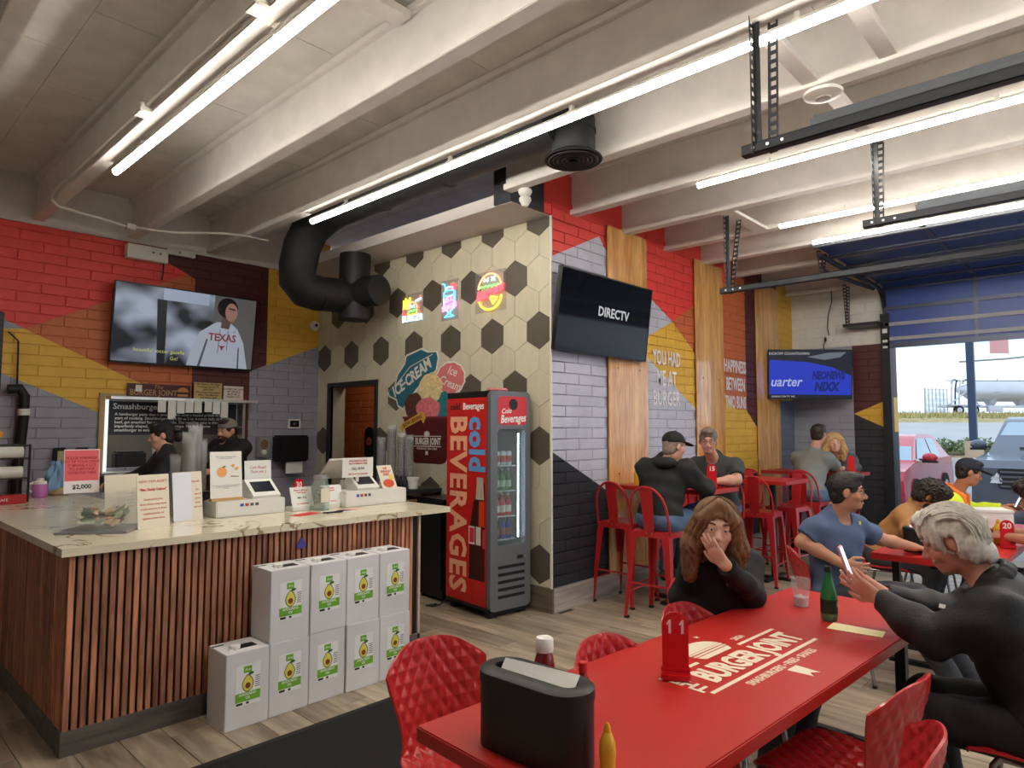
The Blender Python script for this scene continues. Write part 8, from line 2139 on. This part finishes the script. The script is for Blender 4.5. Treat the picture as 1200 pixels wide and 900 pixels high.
MB().box(-0.012, 0.012, -0.001, 0.001, -0.008, 0.008).build('sleeve_logo', ink_w, b, loc=tuple(V3(3.01, 0.575, 0.93) - og), rot=(0.3, 0, R(70)))
t = thing('smartphone', 'smartphone with pale pink case held by the white-haired man', 'phone', (3.118, 0.925, 0.955), R(8))
MB().box(-0.036, 0.036, -0.005, 0.005, -0.0, 0.15, 0.004).build('case', mat('phone_pink', (224, 158, 158), 0.4), t, rot=(R(-18), 0, 0)); MB().box(-0.032, 0.032, -0.0058, -0.005, 0.006, 0.144).build('screen', scr('phone_glow', (235, 240, 250), 1.2), t, rot=(R(-18), 0, 0))
# ---- man in blue T-shirt
K, An = [(4.70, 1.04, 0.60), (4.55, 1.10, 0.60)], [(4.86, 0.78, 0.085), (4.62, 0.80, 0.085)]
b, H, Rh, og = person('smiling man in blue T-shirt with glasses turned to his neighbours', (4.66, 1.50, 0.545), 236, (4.60, 1.375, 1.205), 288, (186, 132, 104), (78, 94, 126), (46, 48, 54),
       [(5.05, 1.31, 0.86), (4.42, 1.60, 0.885)], [(5.25, 1.15, 0.80), (4.47, 1.37, 0.765)], K, An, lean=6, lookp=-2, vox=0.0066, sleeve=0.66, hair='short', haircol=(34, 28, 27), beard=('goatee', 0.001, (92, 66, 54)), glasses=True, shirt_name='t_shirt', twist=8,
       hands=({'curl': 0.6}, {'d': (0.3, -0.9, -0.2), 'n': (0.8, 0.3, 0), 'curl': 0.7}), wr=0.004)
MB().prism([(0.014 * (1 if k % 2 == 0 else 0.55) * math.cos(2 * PI * k / 10), 0.016 * (1 if k % 2 == 0 else 0.55) * math.sin(2 * PI * k / 10)) for k in range(10)], 0.0, 0.002).build('chest_print', mat('print_lime', (190, 196, 130), 0.6), b, loc=tuple(V3(4.665, 1.325, 1.005) - og), rot=(R(84), 0, R(-22)))
# ---- bearded man in tan shirt bent over his food
K, An = seated((6.4, 1.66, 0), 270)
person('bearded man with dark wavy hair in tan shirt bent over the table', (6.44, 1.68, 0.545), 268, (6.41, 1.27, 1.05), 272, (184, 128, 100), (176, 128, 78), DGY,
       [(6.72, 1.34, 0.80), (6.14, 1.38, 0.80)], [(6.55, 1.14, 0.83), (6.30, 1.14, 0.83)], K, An, lean=36, lookp=-38, vox=0.0085, hair='curly', haircol=(42, 34, 30), beard=('full', 0.010, (42, 34, 30)), sleeve=1.0, collar=0.013)
# ---- man in hi-vis vest
K, An = seated((7.5, 1.55, 0), 270)
b, H, Rh, og = person('man in navy cap and yellow safety vest looking at a phone', (7.5, 1.50, 0.545), 275, (7.48, 1.17, 1.205), 292, (176, 122, 96), (206, 226, 52), DGY,
       [(7.76, 1.20, 0.83), (7.30, 1.20, 0.80)], [(7.78, 0.96, 0.87), (7.62, 0.95, 0.86)], K, An, lean=26, lookp=-16, vox=0.009, hair='short', haircol=(34, 28, 26), cap=((28, 32, 48), False), sleeve=1.0, shirt_name='safety_vest')
om = mat('hivis_orange', (236, 120, 50), 0.6)
for sx_ in (-0.08, 0.08): MB().tube([tuple(V3(7.48 + sx_ * .6, 1.36, 1.085) - og), tuple(V3(7.5 + sx_, 1.205, 0.98) - og), tuple(V3(7.5 + sx_, 1.21, 0.83) - og)], 0.024, 8).build('vest_stripe', om, b, smooth=True)
t = thing('smartphone', 'dark smartphone in the hands of the man in safety vest', 'phone', (7.70, 0.86, 0.885), R(20)); MB().box(-0.035, 0.035, -0.004, 0.004, 0, 0.14, 0.003).build('case', black_m, t, rot=(R(25), 0, 0)); MB().box(-0.031, 0.031, 0.004, 0.005, 0.006, 0.134).build('screen', scr('phone_glow', (235, 240, 250), 1.2), t, rot=(R(25), 0, 0))
# ---- person at the other side of that table
K, An = seated((6.15, 0.3, 0), 92)
person('person with curly dark hair reaching over the number 20 table', (6.15, 0.20, 0.545), 92, (6.16, 0.56, 1.12), 95, (178, 126, 100), (110, 74, 70), DGY,
       [(5.86, 0.50, 0.83), (6.40, 0.52, 0.82)], [(6.02, 0.74, 0.83), (6.32, 0.76, 0.83)], K, An, lean=24, lookp=-22, vox=0.0085, hair='curly', haircol=(46, 38, 34), sleeve=0.6)
# ---- man in black hoodie and cap on bar stool
K, An = seated((5.12, 3.05, 0), 2, kfwd=0.40, kz=0.80, foot=0.30, az=0.32)
b, H, Rh, og = person('man in black hoodie and black cap seen from behind on stool', (5.10, 3.04, 0.845), 2, (5.20, 2.945, 1.452), -24, (206, 150, 128), (28, 29, 32), (86, 108, 140),
       [(5.42, 3.36, 1.10), (5.34, 2.72, 1.10)], [(5.62, 3.16, 1.11), (5.58, 2.90, 1.105)], K, An, lean=16, lookp=-8, vox=0.0085, hair='buzz', haircol=(150, 130, 116), cap=((24, 25, 28), False), shirt_name='hoodie', build=1.16, hem=0.12, wr=0.006)
S = Sdf(0.009); q = V3(5.10, 2.99, 1.325) - og; S.ell(q + V3(0.01, 0, -0.01), (0.07, 0.115, 0.055), None, 0.03).ell(q + V3(0.08, 0, 0.06), (0.085, 0.085, 0.1), None, 0.02, True)
place('hood', S.mesh('hood', MATS['cloth_28_29_32']), b)
# ---- man in grey polo
K, An = seated((6.28, 3.08, 0), 182, kfwd=0.40, kz=0.80, foot=0.30, az=0.32)
b, H, Rh, og = person('grey-haired man with glasses in dark polo shirt facing the hoodie', (6.24, 3.04, 0.845), 190, (5.87, 2.965, 1.492), 205, (210, 158, 136), (58, 62, 62), (74, 98, 136),
       [(6.02, 2.76, 1.13), (6.12, 3.25, 1.14)], [(5.80, 2.86, 1.125), (5.86, 3.05, 1.125)], K, An, lean=20, lookp=-10, vox=0.0085, hair='short', haircol=(120, 104, 92), beard=('goatee', 0.001, (150, 118, 100)), collar=0.012, glasses=True, sleeve=0.75, shirt_name='polo_shirt', build=1.12)
t = thing('wrapped_burger', 'white paper-wrapped burger held by the man in polo shirt', 'burger', (5.70, 2.93, 1.10)); MB().ell((0, 0, 0.03), (0.045, 0.05, 0.03)).build('wrapper', paper_m, t, smooth=True); MB().ell((-0.03, 0, 0.035), (0.02, 0.035, 0.02)).build('bun', mat('bun_tan', (190, 128, 70), 0.5), t, smooth=True)
# ---- couple near the corner
K, An = seated((8.40, 2.96, 0), -4, kfwd=0.40, kz=0.80, foot=0.28, az=0.32)
person('dark-haired man in grey T-shirt seen from behind at bar table', (8.38, 2.95, 0.845), -8, (8.58, 2.87, 1.545), -10, (196, 146, 120), (132, 136, 136), (92, 112, 140),
       [(8.70, 3.16, 1.13), (8.78, 2.72, 1.12)], [(8.95, 3.02, 1.11), (8.98, 2.86, 1.105)], K, An, lean=17, lookp=-4, vox=0.009, hair='short', haircol=(44, 36, 32), sleeve=0.66, shirt_name='t_shirt', build=1.1, shorts=True)
K, An = seated((9.62, 2.98, 0), 186, kfwd=0.40, kz=0.80, foot=0.30, az=0.32)
person('smiling blonde woman in grey sweater at the corner bar table', (9.56, 2.94, 0.845), 192, (9.24, 2.90, 1.425), 206, (218, 170, 148), (86, 88, 90), (50, 54, 66),
       [(9.36, 2.68, 1.11), (9.34, 3.16, 1.12)], [(9.16, 2.78, 1.105), (9.14, 3.02, 1.105)], K, An, lean=22, lookp=0, vox=0.009, sex='f', hair=('long', 0.20), haircol=(196, 158, 108), shirt_name='sweater')
# ---- kitchen staff
b, H, Rh, og = person('server in black shirt and black cap standing sideways behind counter', (2.30, 6.38, 0.93), 172, (2.235, 6.42, 1.535), 166, (206, 158, 134), (26, 27, 31), (30, 30, 34),
       [(2.14, 6.20, 1.16), (2.10, 6.60, 1.16)], [(1.93, 6.22, 1.13), (1.92, 6.58, 1.13)], [(2.27, 6.29, 0.50), (2.27, 6.47, 0.50)], [(2.33, 6.28, 0.085), (2.33, 6.47, 0.085)], lean=5, lookp=-8, vox=0.009, sex='f', hair='short', haircol=(40, 30, 28), cap=((22, 22, 25), True))
S = Sdf(0.008); S.ell(H(0, -0.135, -0.02), (0.04, 0.05, 0.06), Rh, 0.02); place('hair_bun', S.mesh('hair_bun', MATS['hair_40_30_28']), b)
b, H, Rh, og = person('server in black hoodie with grey cap worn backwards behind counter', (3.10, 6.90, 0.98), 196, (3.03, 6.89, 1.575), 202, (196, 142, 116), (24, 25, 29), (34, 34, 38),
       [(2.92, 6.66, 1.22), (3.12, 7.16, 1.22)], [(2.74, 6.62, 1.18), (2.86, 7.12, 1.18)], [(3.08, 6.80, 0.52), (3.08, 6.99, 0.52)], [(3.13, 6.80, 0.085), (3.13, 6.99, 0.085)], lean=5, lookp=-4, vox=0.009, hair='short', haircol=(50, 38, 32), beard=('full', 0.004, (50, 38, 32)), cap=((128, 120, 112), True), shirt_name='hoodie', build=1.1)
